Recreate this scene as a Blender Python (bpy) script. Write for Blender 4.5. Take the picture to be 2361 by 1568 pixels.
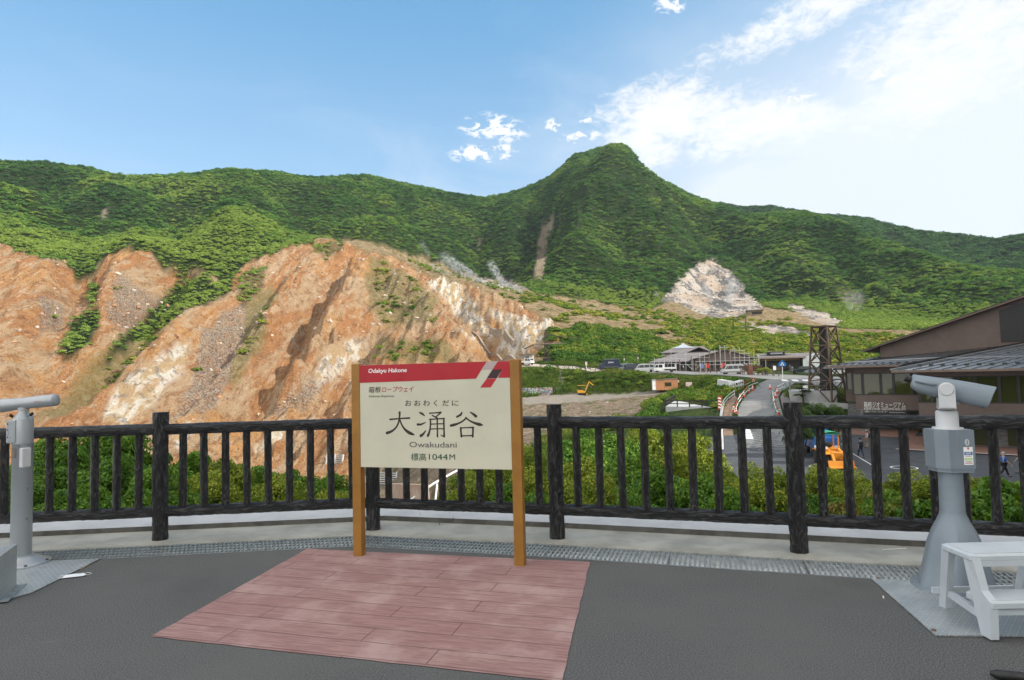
import bpy, math, random
import numpy as np
from mathutils import Vector, Matrix, Euler
random.seed(7); np.random.seed(7)
for o in list(bpy.data.objects): bpy.data.objects.remove(o)
SC = bpy.context.scene; COL = SC.collection
R_ = math.radians

# ------------------------------------------------------------------ camera, sun, sky, exposure
FPX, PW, PH = 1450.0, 2361.0, 1568.0         # focal length and frame in photo pixels
HOR0, ROLL = 861.0, math.atan(0.024)
PITCH = math.atan((HOR0 - PH/2)/FPX)
EYE = 1.5
FWD = Vector((0, math.cos(PITCH), math.sin(PITCH)))
_r0 = Vector((1, 0, 0)); _u0 = Vector((0, -math.sin(PITCH), math.cos(PITCH)))
RGT = _r0*math.cos(ROLL) - _u0*math.sin(ROLL)
UPV = _r0*math.sin(ROLL) + _u0*math.cos(ROLL)
cam = bpy.data.cameras.new("camera"); camo = bpy.data.objects.new("camera", cam); COL.objects.link(camo)
cam.sensor_width = 36; cam.lens = 36*FPX/PW; cam.clip_start = 0.05; cam.clip_end = 8000
m = Matrix((RGT, UPV, -FWD)).transposed().to_4x4(); m.translation = (0, 0, EYE)
camo.matrix_world = m
SC.camera = camo
SUN_AZ, SUN_EL = 112.0, 33.0                 # clockwise from the view direction (+Y), degrees
sdir = Vector((math.sin(R_(SUN_AZ))*math.cos(R_(SUN_EL)), math.cos(R_(SUN_AZ))*math.cos(R_(SUN_EL)), math.sin(R_(SUN_EL))))
sl = bpy.data.lights.new("sun", 'SUN'); sl.energy = 3.3; sl.angle = R_(0.5); sl.color = (1.0, 0.93, 0.82)
so = bpy.data.objects.new("sun", sl); COL.objects.link(so)
so.rotation_euler = sdir.to_track_quat('Z', 'Y').to_euler()
SC.view_settings.view_transform = 'Standard'; SC.view_settings.look = 'None'
SC.view_settings.exposure = 0.9; SC.view_settings.gamma = 1.0

def pix_dir(x, y):
    v = FWD + RGT*((x - PW/2)/FPX) + UPV*((PH/2 - y)/FPX)
    return v.normalized()
def at(x, y, d):                              # point seen at photo pixel (x, y) at horizontal distance d
    v = pix_dir(x, y); h = math.hypot(v.x, v.y)
    return Vector((v.x/h*d, v.y/h*d, EYE + v.z/h*d))
def on_z(x, y, z=0.0):                        # point seen at the pixel on the level plane z
    v = pix_dir(x, y); t = (z - EYE)/v.z
    return Vector((v.x*t, v.y*t, z))
def to_pix(X, Y, Z):                          # arrays -> photo pixels
    dx, dy, dz = X, Y, Z - EYE
    w = dx*FWD.x + dy*FWD.y + dz*FWD.z
    a = dx*RGT.x + dy*RGT.y + dz*RGT.z; b = dx*UPV.x + dy*UPV.y + dz*UPV.z
    return PW/2 + FPX*a/w, PH/2 - FPX*b/w

class NT:                                     # terse node-tree helper
    def __init__(s, nt): s.nt = nt
    def n(s, t, ins=None, **kw):
        nd = s.nt.nodes.new(t)
        for k, v in kw.items(): setattr(nd, k, v)
        for k, v in (ins or {}).items(): s.put(nd.inputs[k], v)
        return nd
    def put(s, sock, v):
        if isinstance(v, bpy.types.NodeSocket): s.nt.links.new(v, sock)
        elif isinstance(v, bpy.types.Node): s.nt.links.new(v.outputs[0], sock)
        else: sock.default_value = v
    def math(s, op, a, b=0.0, c=0.0, clamp=False):
        nd = s.n('ShaderNodeMath', {0: a, 1: b, 2: c}, operation=op); nd.use_clamp = clamp; return nd.outputs[0]
    def vec(s, op, a, b=(0, 0, 0), out=0):
        return s.n('ShaderNodeVectorMath', {0: a, 1: b}, operation=op).outputs[out]
    def mr(s, v, a, b, c=0.0, d=1.0, smooth=True):
        return s.n('ShaderNodeMapRange', {'Value': v, 'From Min': a, 'From Max': b, 'To Min': c, 'To Max': d}, interpolation_type='SMOOTHSTEP' if smooth else 'LINEAR').outputs[0]
    def mix(s, f, a, b, bt='MIX'):
        nd = s.n('ShaderNodeMix', data_type='RGBA', blend_type=bt)
        s.put(nd.inputs[0], f); s.put(nd.inputs[6], c4(a)); s.put(nd.inputs[7], c4(b)); return nd.outputs[2]
    def noise(s, vec, scale, detail=4, rough=.55, out=0, dist=0.0):
        ins = {'Scale': scale, 'Detail': detail, 'Roughness': rough, 'Distortion': dist}
        if vec is not None: ins['Vector'] = vec
        return s.n('ShaderNodeTexNoise', ins).outputs[out]
    def ramp(s, f, stops):
        nd = s.n('ShaderNodeValToRGB', {0: f}); cr = nd.color_ramp
        while len(cr.elements) < len(stops): cr.elements.new(.5)
        for e, (p, c) in zip(cr.elements, stops): e.position = p; e.color = c4(c)
        return nd.outputs[0]
def c4(c):
    if isinstance(c, (tuple, list)) and len(c) == 3: return (*c, 1.0)
    return c

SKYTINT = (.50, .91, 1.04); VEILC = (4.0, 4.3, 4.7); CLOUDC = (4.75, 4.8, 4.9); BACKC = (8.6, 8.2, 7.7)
W = bpy.data.worlds.new("World"); SC.world = W; W.use_nodes = True
W.node_tree.nodes.clear(); w = NT(W.node_tree)
sky = w.n('ShaderNodeTexSky', sky_type='NISHITA', sun_disc=False, sun_elevation=R_(SUN_EL), sun_rotation=R_(SUN_AZ), altitude=1000, air_density=1.0, dust_density=1.0, ozone_density=1.5)
dirv = w.vec('NORMALIZE', w.n('ShaderNodeTexCoord').outputs['Generated'])
def blob(px, py, rx, ry, tilt=0.0):           # soft elliptical cloud seat, by direction in the sky
    c = pix_dir(px, py); t1 = Vector((0, 0, 1)).cross(c).normalized()*-1; t2 = t1.cross(c)*1
    if t2.z < 0: t2 = -t2
    a, b = math.cos(tilt), math.sin(tilt); e1, e2 = t1*a + t2*b, t2*a - t1*b
    q = w.vec('SUBTRACT', dirv, tuple(c))
    u = w.math('MULTIPLY', w.vec('DOT_PRODUCT', q, tuple(e1), 1), FPX/rx)
    v = w.math('MULTIPLY', w.vec('DOT_PRODUCT', q, tuple(e2), 1), FPX/ry)
    r = w.math('SQRT', w.math('ADD', w.math('MULTIPLY', u, u), w.math('MULTIPLY', v, v)))
    return w.mr(r, 0.15, 1.25, 1.0, 0.0)
seats = [(1560, 255, 230, 95, -.05), (1490, 330, 130, 75, 0), (1720, 285, 240, 85, 0), (1830, 50, 250, 55, .2), (1950, -10, 260, 60, .15),
         (2190, 110, 240, 170, .3), (2060, 175, 80, 55, .2), (2330, 60, 160, 150, 0), (1845, 226, 60, 22, 0), (1135, 296, 92, 36, -.1),
         (1275, 290, 25, 20, 0), (1090, 356, 70, 24, 0), (1160, 350, 42, 20, 0), (1335, 312, 60, 22, 0), (1545, 12, 40, 26, 0), (1350, 276, 26, 10, 0)]
stretch = w.vec('MULTIPLY', dirv, (1.0, 1.0, 1.9))
n1 = w.noise(stretch, 9.0, 9, .62, dist=.25)
n2 = w.noise(stretch, 2.6, 5, .55)
n3 = w.noise(stretch, 46.0, 8, .66, dist=.6)
tot = None
for sct in seats:
    b_ = blob(*sct)
    if sct[2] < 100: b_ = w.math('MULTIPLY', b_, w.mr(n3, .38, .60, .0, 1.25))
    tot = b_ if tot is None else w.math('MAXIMUM', tot, b_)
soft = w.math('ADD', tot, w.math('ADD', w.math('MULTIPLY', w.math('SUBTRACT', n1, .5), 1.6), w.math('MULTIPLY', w.math('SUBTRACT', n3, .5), 1.7)))
cum = w.math('MULTIPLY', w.mr(soft, .24, 1.10), w.mr(tot, .0, .5))
# thin high veil: strong to the right where the sun stands, thin streaks elsewhere
right = w.vec('DOT_PRODUCT', dirv, tuple(pix_dir(2650, 560)), 1)
veil = w.mr(right, .68, .985, 0.0, 1.0)
up = w.n('ShaderNodeSeparateXYZ', {0: dirv}).outputs[2]
low = w.mr(up, .12, .60, 1.0, 0.0)
streak = w.mr(w.noise(w.vec('MULTIPLY', dirv, (1, 1, 3.0)), 3.2, 7, .6, dist=.5), .40, .78)
veil2 = w.math('ADD', w.math('MULTIPLY', veil, w.math('ADD', .30, w.math('MULTIPLY', low, .62))),
               w.math('MULTIPLY', streak, w.math('MULTIPLY', low, w.mr(right, .25, .9, .16, .62))), clamp=True)
veil2 = w.math('ADD', veil2, w.math('MULTIPLY', low, .36), clamp=True)
# unseen bright cloud added overhead and behind, to lift the shaded terrace
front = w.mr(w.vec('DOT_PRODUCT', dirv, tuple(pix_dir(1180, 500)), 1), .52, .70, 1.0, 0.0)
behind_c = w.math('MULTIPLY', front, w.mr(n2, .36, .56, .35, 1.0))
skyc = w.mix(.62, w.vec('MULTIPLY', sky.outputs[0], SKYTINT), (.74, 2.06, 3.55))     # even pale blue mixed in to flatten the sky gradient
skyc = w.mix(w.math('MULTIPLY', veil2, .95), skyc, VEILC)
skyc = w.mix(w.math('MULTIPLY', cum, .93), skyc, w.mix(w.mr(n2, .3, .7), tuple(c*.94 for c in CLOUDC), CLOUDC))
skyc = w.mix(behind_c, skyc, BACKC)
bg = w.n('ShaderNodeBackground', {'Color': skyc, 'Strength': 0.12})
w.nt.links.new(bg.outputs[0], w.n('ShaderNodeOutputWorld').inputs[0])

# ------------------------------------------------------------------ helpers
def new_mat(name, col=(.5, .5, .5), rough=.6, metal=0.0, spec=.5):
    mt = bpy.data.materials.new(name); mt.use_nodes = True
    b = mt.node_tree.nodes['Principled BSDF']
    b.inputs['Base Color'].default_value = c4(col); b.inputs['Roughness'].default_value = rough
    b.inputs['Metallic'].default_value = metal; b.inputs['Specular IOR Level'].default_value = spec
    mt['bsdf'] = b.name
    return mt
def nodes(mt): return NT(mt.node_tree), mt.node_tree.nodes['Principled BSDF']
def mottled(name, col, col2, scale=3.0, rough=.7, bump=.0, bscale=20.0, metal=0.0, spec=.4, rr=.12):
    """paint / plaster / concrete: two tones mixed by world-scale noise, uneven gloss, fine bump"""
    mt = new_mat(name, col, rough, metal, spec); t, b = nodes(mt)
    oc = t.n('ShaderNodeTexCoord').outputs['Object']
    f = t.mr(t.noise(oc, scale, 6, .62), .35, .68)
    t.put(b.inputs['Base Color'], t.mix(f, col, col2))
    t.put(b.inputs['Roughness'], t.mr(t.noise(oc, scale*2.3, 4), .3, .7, max(.03, rough - rr), min(1, rough + rr), False))
    if bump: t.put(b.inputs['Normal'], t.n('ShaderNodeBump', {'Height': t.noise(oc, bscale, 5, .6), 'Strength': bump, 'Distance': .02}))
    return mt

class MB:
    def __init__(s): s.v = []; s.f = []; s.m = []; s.s = []; s.M = Matrix.Identity(4)
    def add(s, vs, fs, mi=0, smooth=False):
        o = len(s.v); M = s.M
        s.v += [tuple(M @ Vector(p)) for p in vs]
        s.f += [tuple(i + o for i in f) for f in fs]; s.m += [mi]*len(fs); s.s += [smooth]*len(fs); return s
    def box(s, c, d, mi=0, rot=None, bev=0.0):
        x, y, z = d[0]/2, d[1]/2, d[2]/2
        if bev > 0:
            e = min(bev, x*.9, y*.9, z*.9)
            out = [(-x+e, -y), (x-e, -y), (x, -y+e), (x, y-e), (x-e, y), (-x+e, y), (-x, y-e), (-x, -y+e)]
            k = lambda p, q: (p[0]*(1-q/x) if x else 0, p[1]*(1-q/y) if y else 0)
            vs = [(*k(p, e), -z) for p in out] + [(*p, -z+e) for p in out] + [(*p, z-e) for p in out] + [(*k(p, e), z) for p in out]
            fs = [tuple(range(7, -1, -1)), tuple(range(24, 32))]
            for L in range(3): fs += [(L*8+i, L*8+(i+1) % 8, L*8+8+(i+1) % 8, L*8+8+i) for i in range(8)]
        else:
            vs = [(-x,-y,-z),(x,-y,-z),(x,y,-z),(-x,y,-z),(-x,-y,z),(x,-y,z),(x,y,z),(-x,y,z)]
            fs = [(3,2,1,0),(4,5,6,7),(0,1,5,4),(1,2,6,5),(2,3,7,6),(3,0,4,7)]
        c = Vector(c)
        if rot is not None: vs = [c + rot @ Vector(p) for p in vs]
        else: vs = [c + Vector(p) for p in vs]
        return s.add(vs, fs, mi)
    def beam(s, a, b, wx, wy, mi=0, up=(0, 0, 1)):
        a, b = Vector(a), Vector(b); d = b - a; L = d.length
        if L < 1e-6: return s
        z = d/L; upv = Vector(up)
        if abs(z.dot(upv)) > .98: upv = Vector((0, 1, 0))
        x = upv.cross(z).normalized(); y = z.cross(x)
        R = Matrix((x, y, z)).transposed()
        return s.box((a + b)/2, (wx, wy, L), mi, R)
    def tube(s, pts, r, n=8, mi=0, cap=True, smooth=True, jit=None):
        pts = [Vector(p) for p in pts]; N = len(pts); rs = r if isinstance(r, (list, tuple)) else [r]*N
        vs = []; prev = None
        for i, p in enumerate(pts):
            d = (pts[min(i+1, N-1)] - pts[max(i-1, 0)]).normalized()
            if prev is None:
                a = Vector((0, 0, 1)) if abs(d.z) < .9 else Vector((1, 0, 0))
                x = (a - d*a.dot(d)).normalized()
            else: x = (prev - d*prev.dot(d)).normalized()
            prev = x; y = d.cross(x)
            for k in range(n):
                t = 2*math.pi*k/n; rr = rs[i]*(jit(i, k) if jit else 1)
                vs.append(p + (x*math.cos(t) + y*math.sin(t))*rr)
        fs = [(i*n+k, i*n+(k+1) % n, (i+1)*n+(k+1) % n, (i+1)*n+k) for i in range(N-1) for k in range(n)]
        s.add(vs, fs, mi, smooth)
        if cap: s.add(vs[:n], [tuple(range(n-1, -1, -1))], mi); s.add(vs[-n:], [tuple(range(n))], mi)
        return s
    def cyl(s, c, r, h, n=16, mi=0, r2=None, axis=(0, 0, 1), smooth=True):
        c = Vector(c); a = Vector(axis).normalized()
        return s.tube([c, c + a*h], [r, r if r2 is None else r2], n, mi, True, smooth)
    def lathe(s, prof, n=24, mi=0, c=(0, 0, 0), smooth=True):
        vs = [(c[0]+r*math.cos(2*math.pi*k/n), c[1]+r*math.sin(2*math.pi*k/n), c[2]+z) for r, z in prof for k in range(n)]
        N = len(prof)
        fs = [(i*n+k, i*n+(k+1) % n, (i+1)*n+(k+1) % n, (i+1)*n+k) for i in range(N-1) for k in range(n)]
        s.add(vs, fs, mi, smooth)
        if prof[0][0] > 1e-4: s.add(vs[:n], [tuple(range(n-1, -1, -1))], mi)
        if prof[-1][0] > 1e-4: s.add(vs[-n:], [tuple(range(n))], mi)
        return s
    def prism(s, poly, vec, mi=0, smooth=False):      # planar 3-D polygon swept along vec
        n = len(poly); a = [Vector(p) for p in poly]; b = [p + Vector(vec) for p in a]
        nrm = Vector((0, 0, 0))
        for i in range(n): nrm += (a[i] - a[0]).cross(a[(i+1) % n] - a[0])
        flip = nrm.dot(Vector(vec)) > 0
        fs = [tuple(range(n))[::-1], tuple(range(n, 2*n))] + [(i, (i+1) % n, n+(i+1) % n, n+i) for i in range(n)]
        if not flip: fs = [f[::-1] for f in fs]
        return s.add(a + b, fs, mi, smooth)
    def quad(s, a, b, c, d, mi=0): return s.add([a, b, c, d], [(0, 1, 2, 3)], mi)
    def build(s, name, mats, parent=None, loc=None):
        me = bpy.data.meshes.new(name); me.from_pydata(s.v, [], s.f)
        if not isinstance(mats, (list, tuple)): mats = [mats]
        for mt in mats: me.materials.append(mt)
        me.polygons.foreach_set('material_index', s.m); me.polygons.foreach_set('use_smooth', s.s); me.update()
        o = bpy.data.objects.new(name, me); COL.objects.link(o)
        if parent is not None: o.parent = parent
        if loc is not None: o.location = loc
        return o
def thing(name, label, cat, loc=(0, 0, 0), rotz=0.0, group=None):
    o = bpy.data.objects.new(name, None); COL.objects.link(o); o.empty_display_size = .2
    o.location = loc; o.rotation_euler = (0, 0, rotz); return tag(o, label, cat, group)
def tag(o, label, cat, group=None, kind=None):
    o['label'] = label; o['category'] = cat
    if group: o['group'] = group
    if kind: o['kind'] = kind
    return o
def struct(o): o['kind'] = 'structure'; return o
def dup(root, loc, rotz=None, label=None, group=None, scale=None):
    kids = [c for c in COL.objects if c.parent == root]
    r = root.copy(); COL.objects.link(r); r.location = loc
    if rotz is not None: r.rotation_euler = (0, 0, rotz)
    if scale is not None: r.scale = scale if hasattr(scale, '__len__') else (scale,)*3
    if label: r['label'] = label
    if group: r['group'] = group
    for ch in kids:
        c = ch.copy(); COL.objects.link(c); c.parent = r
        for g in [q for q in COL.objects if q.parent == ch]:
            d = g.copy(); COL.objects.link(d); d.parent = c
    return r
def text(body, size, M, mat, name, parent=None, depth=.002, align='LEFT', sx=1.0, shear=0.0, bold=0.0):
    cu = bpy.data.curves.new('lettering', 'FONT'); cu.body = body; cu.size = size; cu.extrude = depth; cu.align_x = align; cu.shear = shear; cu.offset = bold
    cu.resolution_u = 3
    t = bpy.data.objects.new('lettering', cu); COL.objects.link(t)
    bpy.context.view_layer.update()
    me = bpy.data.meshes.new_from_object(t.evaluated_get(bpy.context.evaluated_depsgraph_get()))
    COL.objects.unlink(t); bpy.data.objects.remove(t)
    me.transform(M @ Matrix.Diagonal((sx, 1, 1, 1))); me.materials.clear(); me.materials.append(mat)
    o = bpy.data.objects.new(name, me); COL.objects.link(o)
    if parent is not None: o.parent = parent
    return o

# ------------------------------------------------------------------ terrain
def _hash(ix, iy, seed):
    h = (ix.astype(np.int64)*374761393 + iy.astype(np.int64)*668265263 + seed*1442695041) & 0x7fffffff
    h = ((h ^ (h >> 13))*1274126177) & 0x7fffffff
    return ((h ^ (h >> 16)) & 0xffff)/65535.0
def vnoise(x, y, seed=0):
    ix, iy = np.floor(x), np.floor(y); fx, fy = x-ix, y-iy
    fx = fx*fx*fx*(fx*(fx*6-15)+10); fy = fy*fy*fy*(fy*(fy*6-15)+10)
    a, b = _hash(ix, iy, seed), _hash(ix+1, iy, seed); c, d = _hash(ix, iy+1, seed), _hash(ix+1, iy+1, seed)
    return (a*(1-fx)+b*fx)*(1-fy) + (c*(1-fx)+d*fx)*fy
def fbm(x, y, oct=5, seed=0, gain=.5):
    t = np.zeros_like(x); a = 1.0; s = 0.0
    for i in range(oct):
        t += a*vnoise(x*2**i + 17.3*i, y*2**i - 9.1*i, seed+i); s += a; a *= gain
    return t/s
def ridged(x, y, oct=4, seed=0):
    t = np.zeros_like(x); a = 1.0; s = 0.0
    for i in range(oct):
        t += a*(1-np.abs(2*vnoise(x*2**i, y*2**i, seed+i)-1)); s += a; a *= .5
    return t/s
def sstep(a, b, v): t = np.clip((v-a)/(b-a), 0, 1); return t*t*(3-2*t)

# rows of the ground from near to far: (x, y, d) photo pixel + horizontal distance, or (x, None, d, z)
ROWS = [
 [(-900,None,6.3,-.30),(400,None,6.6,-.30),(861,None,6.9,-.30),(1286,None,6.55,-.30),(1843,None,6.4,-.3),(3200,None,6.4,-.3)],
 [(-900,None,9,-2.2),(1000,None,9,-2.0),(1400,None,9,-1.6),(2361,None,8.6,-1.5),(3200,None,8.6,-1.5)],
 [(-900,None,24,-9),(800,None,24,-9),(1300,None,24,-6.6),(1600,None,24,-5.9),(1900,None,20,-6.2),(2361,None,18,-6.4),(3200,None,18,-6.5)],
 [(-900,None,70,-26),(600,None,70,-26),(860,None,66,-22),(1000,None,62,-17),(1200,None,60,-12),(1350,None,56,-9.2),(1500,None,50,-7.9),(1620,None,45,-7.1),(1700,None,40,-6.6),(2361,None,40,-6.6),(3200,None,40,-6.6)],
 [(-900,None,150,-26),(300,None,150,-27),(600,None,140,-26),(800,None,115,-22),(900,None,100,-19),(1050,None,92,-14.5),(1200,None,88,-10.2),(1350,None,84,-8.2),(1500,None,80,-6.9),(1640,None,70,-6.4),(1720,None,68,-6.5),(2361,None,64,-6.5),(3200,None,60,-6.5)],
 [(-900,1030,195),(0,1030,190),(300,1050,188),(600,1085,182),(750,1100,168),(900,1115,138),(1050,1010,122),(1200,972,114),(1300,966,110),(1450,958,103),(1600,950,92),(1700,955,86),(1800,955,86),(1900,None,86,-5.0),(2361,None,80,-6.2),(3200,None,80,-6.4)],
 [(-900,900,232),(0,900,230),(300,900,226),(600,905,220),(750,910,208),(900,935,188),(1050,925,168),(1200,915,152),(1340,912,152),(1500,905,146),(1600,902,136),(1700,898,108),(1800,896,108),(1900,None,108,-2.6),(2000,None,108,-3.0),(2361,None,108,-4.5),(3200,None,108,-5)],
 [(-900,740,285),(0,740,283),(300,745,276),(600,745,272),(750,750,262),(900,785,242),(1050,815,215),(1200,849,174),(1300,853,171),(1450,858,158),(1600,866,148),(1700,868,135),(1850,868,135),(1950,None,135,-.6),(2361,None,135,-1.0),(3200,None,135,-1)],
 [(-900,640,328),(0,640,328),(300,650,318),(600,650,312),(750,650,308),(900,690,288),(1050,748,256),(1150,790,225),(1230,836,190),(1300,839,188),(1450,845,186),(1600,849,190),(1750,850,190),(1900,849,190),(2000,846,190),(2361,None,190,1.2),(3200,None,190,2)],
 [(-900,560,362),(0,566,360),(200,585,350),(310,568,352),(400,600,338),(500,605,335),(600,590,345),(740,553,360),(850,577,350),(1000,624,330),(1100,652,312),(1200,684,292),(1300,712,272),(1400,742,255),(1500,768,244),(1600,785,240),(1800,795,236),(2000,800,236),(2361,800,236),(3200,800,236)],
 [(-900,520,402),(0,522,402),(300,525,396),(500,540,390),(740,540,402),(850,563,396),(1000,628,372),(1100,656,350),(1200,680,335),(1300,705,330),(1400,722,325),(1500,735,320),(1650,735,318),(1800,742,316),(2000,752,314),(2361,762,314),(3200,765,314)],
 [(-900,480,472),(0,482,470),(300,485,466),(600,494,466),(740,512,472),(850,545,478),(1000,594,470),(1100,630,455),(1200,660,440),(1300,684,430),(1450,695,425),(1550,700,420),(1640,708,420),(1750,700,420),(1900,708,416),(2000,724,410),(2200,742,404),(2361,750,400),(3200,755,400)],
 [(-900,430,562),(0,432,560),(300,448,558),(600,444,575),(850,475,610),(1000,525,630),(1110,560,640),(1180,545,600),(1240,580,650),(1320,548,560),(1420,540,570),(1550,580,570),(1640,615,560),(1750,600,545),(1900,606,525),(2000,618,505),(2200,650,475),(2361,668,455),(3200,690,440)],
 [(-900,372,650),(0,384,655),(100,380,655),(200,391,655),(290,413,665),(350,410,670),(440,413,675),(520,402,680),(600,405,690),(700,413,710),(850,415,750),(950,435,780),(1050,455,810),(1110,461,820),(1150,457,815),(1200,445,810),(1265,420,820),(1298,400,840),(1328,377,860),(1365,366,880),(1398,361,890),(1409,352,895),(1437,351,895),(1455,362,890),(1470,386,880),(1500,410,860),(1550,440,830),(1590,461,805),(1640,476,785),(1720,507,730),(1800,492,695),(1860,489,680),(1920,500,655),(2000,532,615),(2100,574,570),(2200,606,535),(2361,636,495),(3200,690,460)],
]
NA, ND = 900, 760
AZ0, AZ1 = -0.98, 0.98
azs = np.linspace(AZ0, AZ1, NA)
ds = np.exp(np.linspace(math.log(6.2), math.log(1150.0), ND))
rd, rz = [], []
for row in ROWS:
    A, D, Z = [], [], []
    for p in row:
        v = pix_dir(p[0], p[1] if p[1] is not None else HOR0)
        A.append(math.atan2(v.x, v.y)); D.append(p[2])
        Z.append(p[3] if p[1] is None else at(*p).z)
    rd.append(np.interp(azs, A, D)); rz.append(np.interp(azs, A, Z))
rd.append(rd[-1]+70); rz.append(rz[-1]-22)
rd.append(rd[-2]+330); rz.append(rz[-2]-190)
rd, rz = np.array(rd), np.array(rz)
ZG = np.empty((NA, ND))
for i in range(NA):                       # monotone cubic (PCHIP-like) profile along each bearing
    x, y = rd[i*0:, i], rz[:, i]; h = np.diff(x); dl = np.diff(y)/h
    mslope = np.zeros(len(x)); mslope[0] = dl[0]; mslope[-1] = dl[-1]
    for k in range(1, len(x)-1):
        mslope[k] = 0 if dl[k-1]*dl[k] <= 0 else 2*dl[k-1]*dl[k]/(dl[k-1]+dl[k])
    j = np.clip(np.searchsorted(x, ds)-1, 0, len(h)-1); t = np.clip((ds-x[j])/h[j], 0, 1)
    ZG[i] = (2*t**3-3*t**2+1)*y[j] + (t**3-2*t**2+t)*h[j]*mslope[j] + (-2*t**3+3*t**2)*y[j+1] + (t**3-t**2)*h[j]*mslope[j+1]
def blur(a, n, axis):
    for _ in range(n):
        b = a.copy(); s0 = [slice(None)]*2; s1 = [slice(None)]*2; sm = [slice(None)]*2
        s0[axis] = slice(0, -2); s1[axis] = slice(2, None); sm[axis] = slice(1, -1)
        b[tuple(sm)] = .25*a[tuple(s0)] + .5*a[tuple(sm)] + .25*a[tuple(s1)]; a = b
    return a
ZG = blur(ZG, 10, 0)
AA, DD = np.meshgrid(azs, ds, indexing='ij')
XX, YY = DD*np.sin(AA), DD*np.cos(AA)
PX, PY = to_pix(XX, YY, ZG)               # where each bit of ground lies in the photo, to seat its cover

def gz(x, y):                             # ground height, bilinear
    a = (math.atan2(x, y)-AZ0)/(AZ1-AZ0)*(NA-1); d = math.hypot(x, y)
    b = (math.log(max(d, 6.2))-math.log(6.2))/(math.log(1150.0)-math.log(6.2))*(ND-1)
    a = min(max(a, 0), NA-1.001); b = min(max(b, 0), ND-1.001); i, j = int(a), int(b); fa, fb = a-i, b-j
    return float((ZG[i, j]*(1-fb)+ZG[i, j+1]*fb)*(1-fa) + (ZG[i+1, j]*(1-fb)+ZG[i+1, j+1]*fb)*fa)
def grid_lookup(G, x, y):
    a = np.clip((np.arctan2(x, y)-AZ0)/(AZ1-AZ0)*(NA-1), 0, NA-1.001); d = np.hypot(x, y)
    b = np.clip((np.log(np.maximum(d, 6.2))-math.log(6.2))/(math.log(1150.0)-math.log(6.2))*(ND-1), 0, ND-1.001)
    i, j = a.astype(int), b.astype(int); fa, fb = a-i, b-j
    return (G[i, j]*(1-fb)+G[i, j+1]*fb)*(1-fa) + (G[i+1, j]*(1-fb)+G[i+1, j+1]*fb)*fa
def ground(x, y, dmin=8.0, dmax=1100.0):  # first ground point seen through photo pixel (x, y)
    v = pix_dir(x, y); h = math.hypot(v.x, v.y); sx, sy, sz = v.x/h, v.y/h, v.z/h
    d = dmin; prev = d
    while d < dmax:
        if EYE + sz*d <= gz(sx*d, sy*d):
            lo, hi = prev, d
            for _ in range(24):
                mid = (lo+hi)/2
                if EYE + sz*mid <= gz(sx*mid, sy*mid): hi = mid
                else: lo = mid
            return Vector((sx*hi, sy*hi, gz(sx*hi, sy*hi)))
        prev = d; d *= 1.006
    return Vector((sx*dmax, sy*dmax, gz(sx*dmax, sy*dmax)))

def line_dist(pts, widths):               # distance in plan to a line through ground points; returns (dist/width, along)
    W3 = [ground(*p, 60.0) for p in pts]; best = np.full(XX.shape, 1e9); al = np.zeros(XX.shape); sd = np.zeros(XX.shape)
    n = len(W3)-1
    for k in range(n):
        a, b = W3[k], W3[k+1]; ex, ey = b.x-a.x, b.y-a.y; L2 = ex*ex+ey*ey+1e-9
        t = np.clip(((XX-a.x)*ex+(YY-a.y)*ey)/L2, 0, 1)
        q = np.hypot(XX-a.x-t*ex, YY-a.y-t*ey); wd = widths[0]+(widths[1]-widths[0])*(k+t)/n
        q = q/wd; mk = q < best; best = np.where(mk, q, best); al = np.where(mk, (k+t)/n, al)
    return best, al
CARVE = []
def carve(pts, w0, w1, depth, sharp=1.0):
    q, al = line_dist(pts, (w0, w1))
    wob = 1 + .35*(fbm(XX/9, YY/9, 3, 55)-.5)*2
    prof = np.clip(1-q*wob, 0, 1)**sharp
    CARVE.append(-depth*1.45*prof*np.minimum(1, np.minimum(al/.12+.25, (1-al)/.12+.25)))
# gullies and spurs of the orange slope
carve([(805,580),(750,655),(702,728),(662,808),(600,890),(525,962)], 13, 17, 8.5)
carve([(770,590),(690,660),(650,700),(600,790),(520,880),(420,965)], 11, 14, -4)
carve([(850,600),(800,680),(760,760),(700,850),(650,920)], 14, 18, -6)
carve([(435,590),(400,660),(335,725),(250,830),(150,935)], 14, 18, 7)
carve([(190,605),(170,690),(120,790),(60,900)], 12, 16, 7)
carve([(310,568),(290,640),(240,720),(180,850)], 16, 16, -6)
carve([(120,600),(100,700),(50,800),(0,900)], 14, 16, -5)
carve([(480,640),(420,760),(330,880),(270,960)], 12, 14, -4)
carve([(640,640),(560,760),(470,890),(400,965)], 10, 14, 4)
carve([(860,765),(815,820),(770,880),(700,950)], 12, 14, 7)
carve([(1010,668),(1075,720),(1120,775),(1165,822)], 20, 16, 5, 1.3)
carve([(930,650),(1010,740),(1090,800)], 14, 12, -4)
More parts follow.
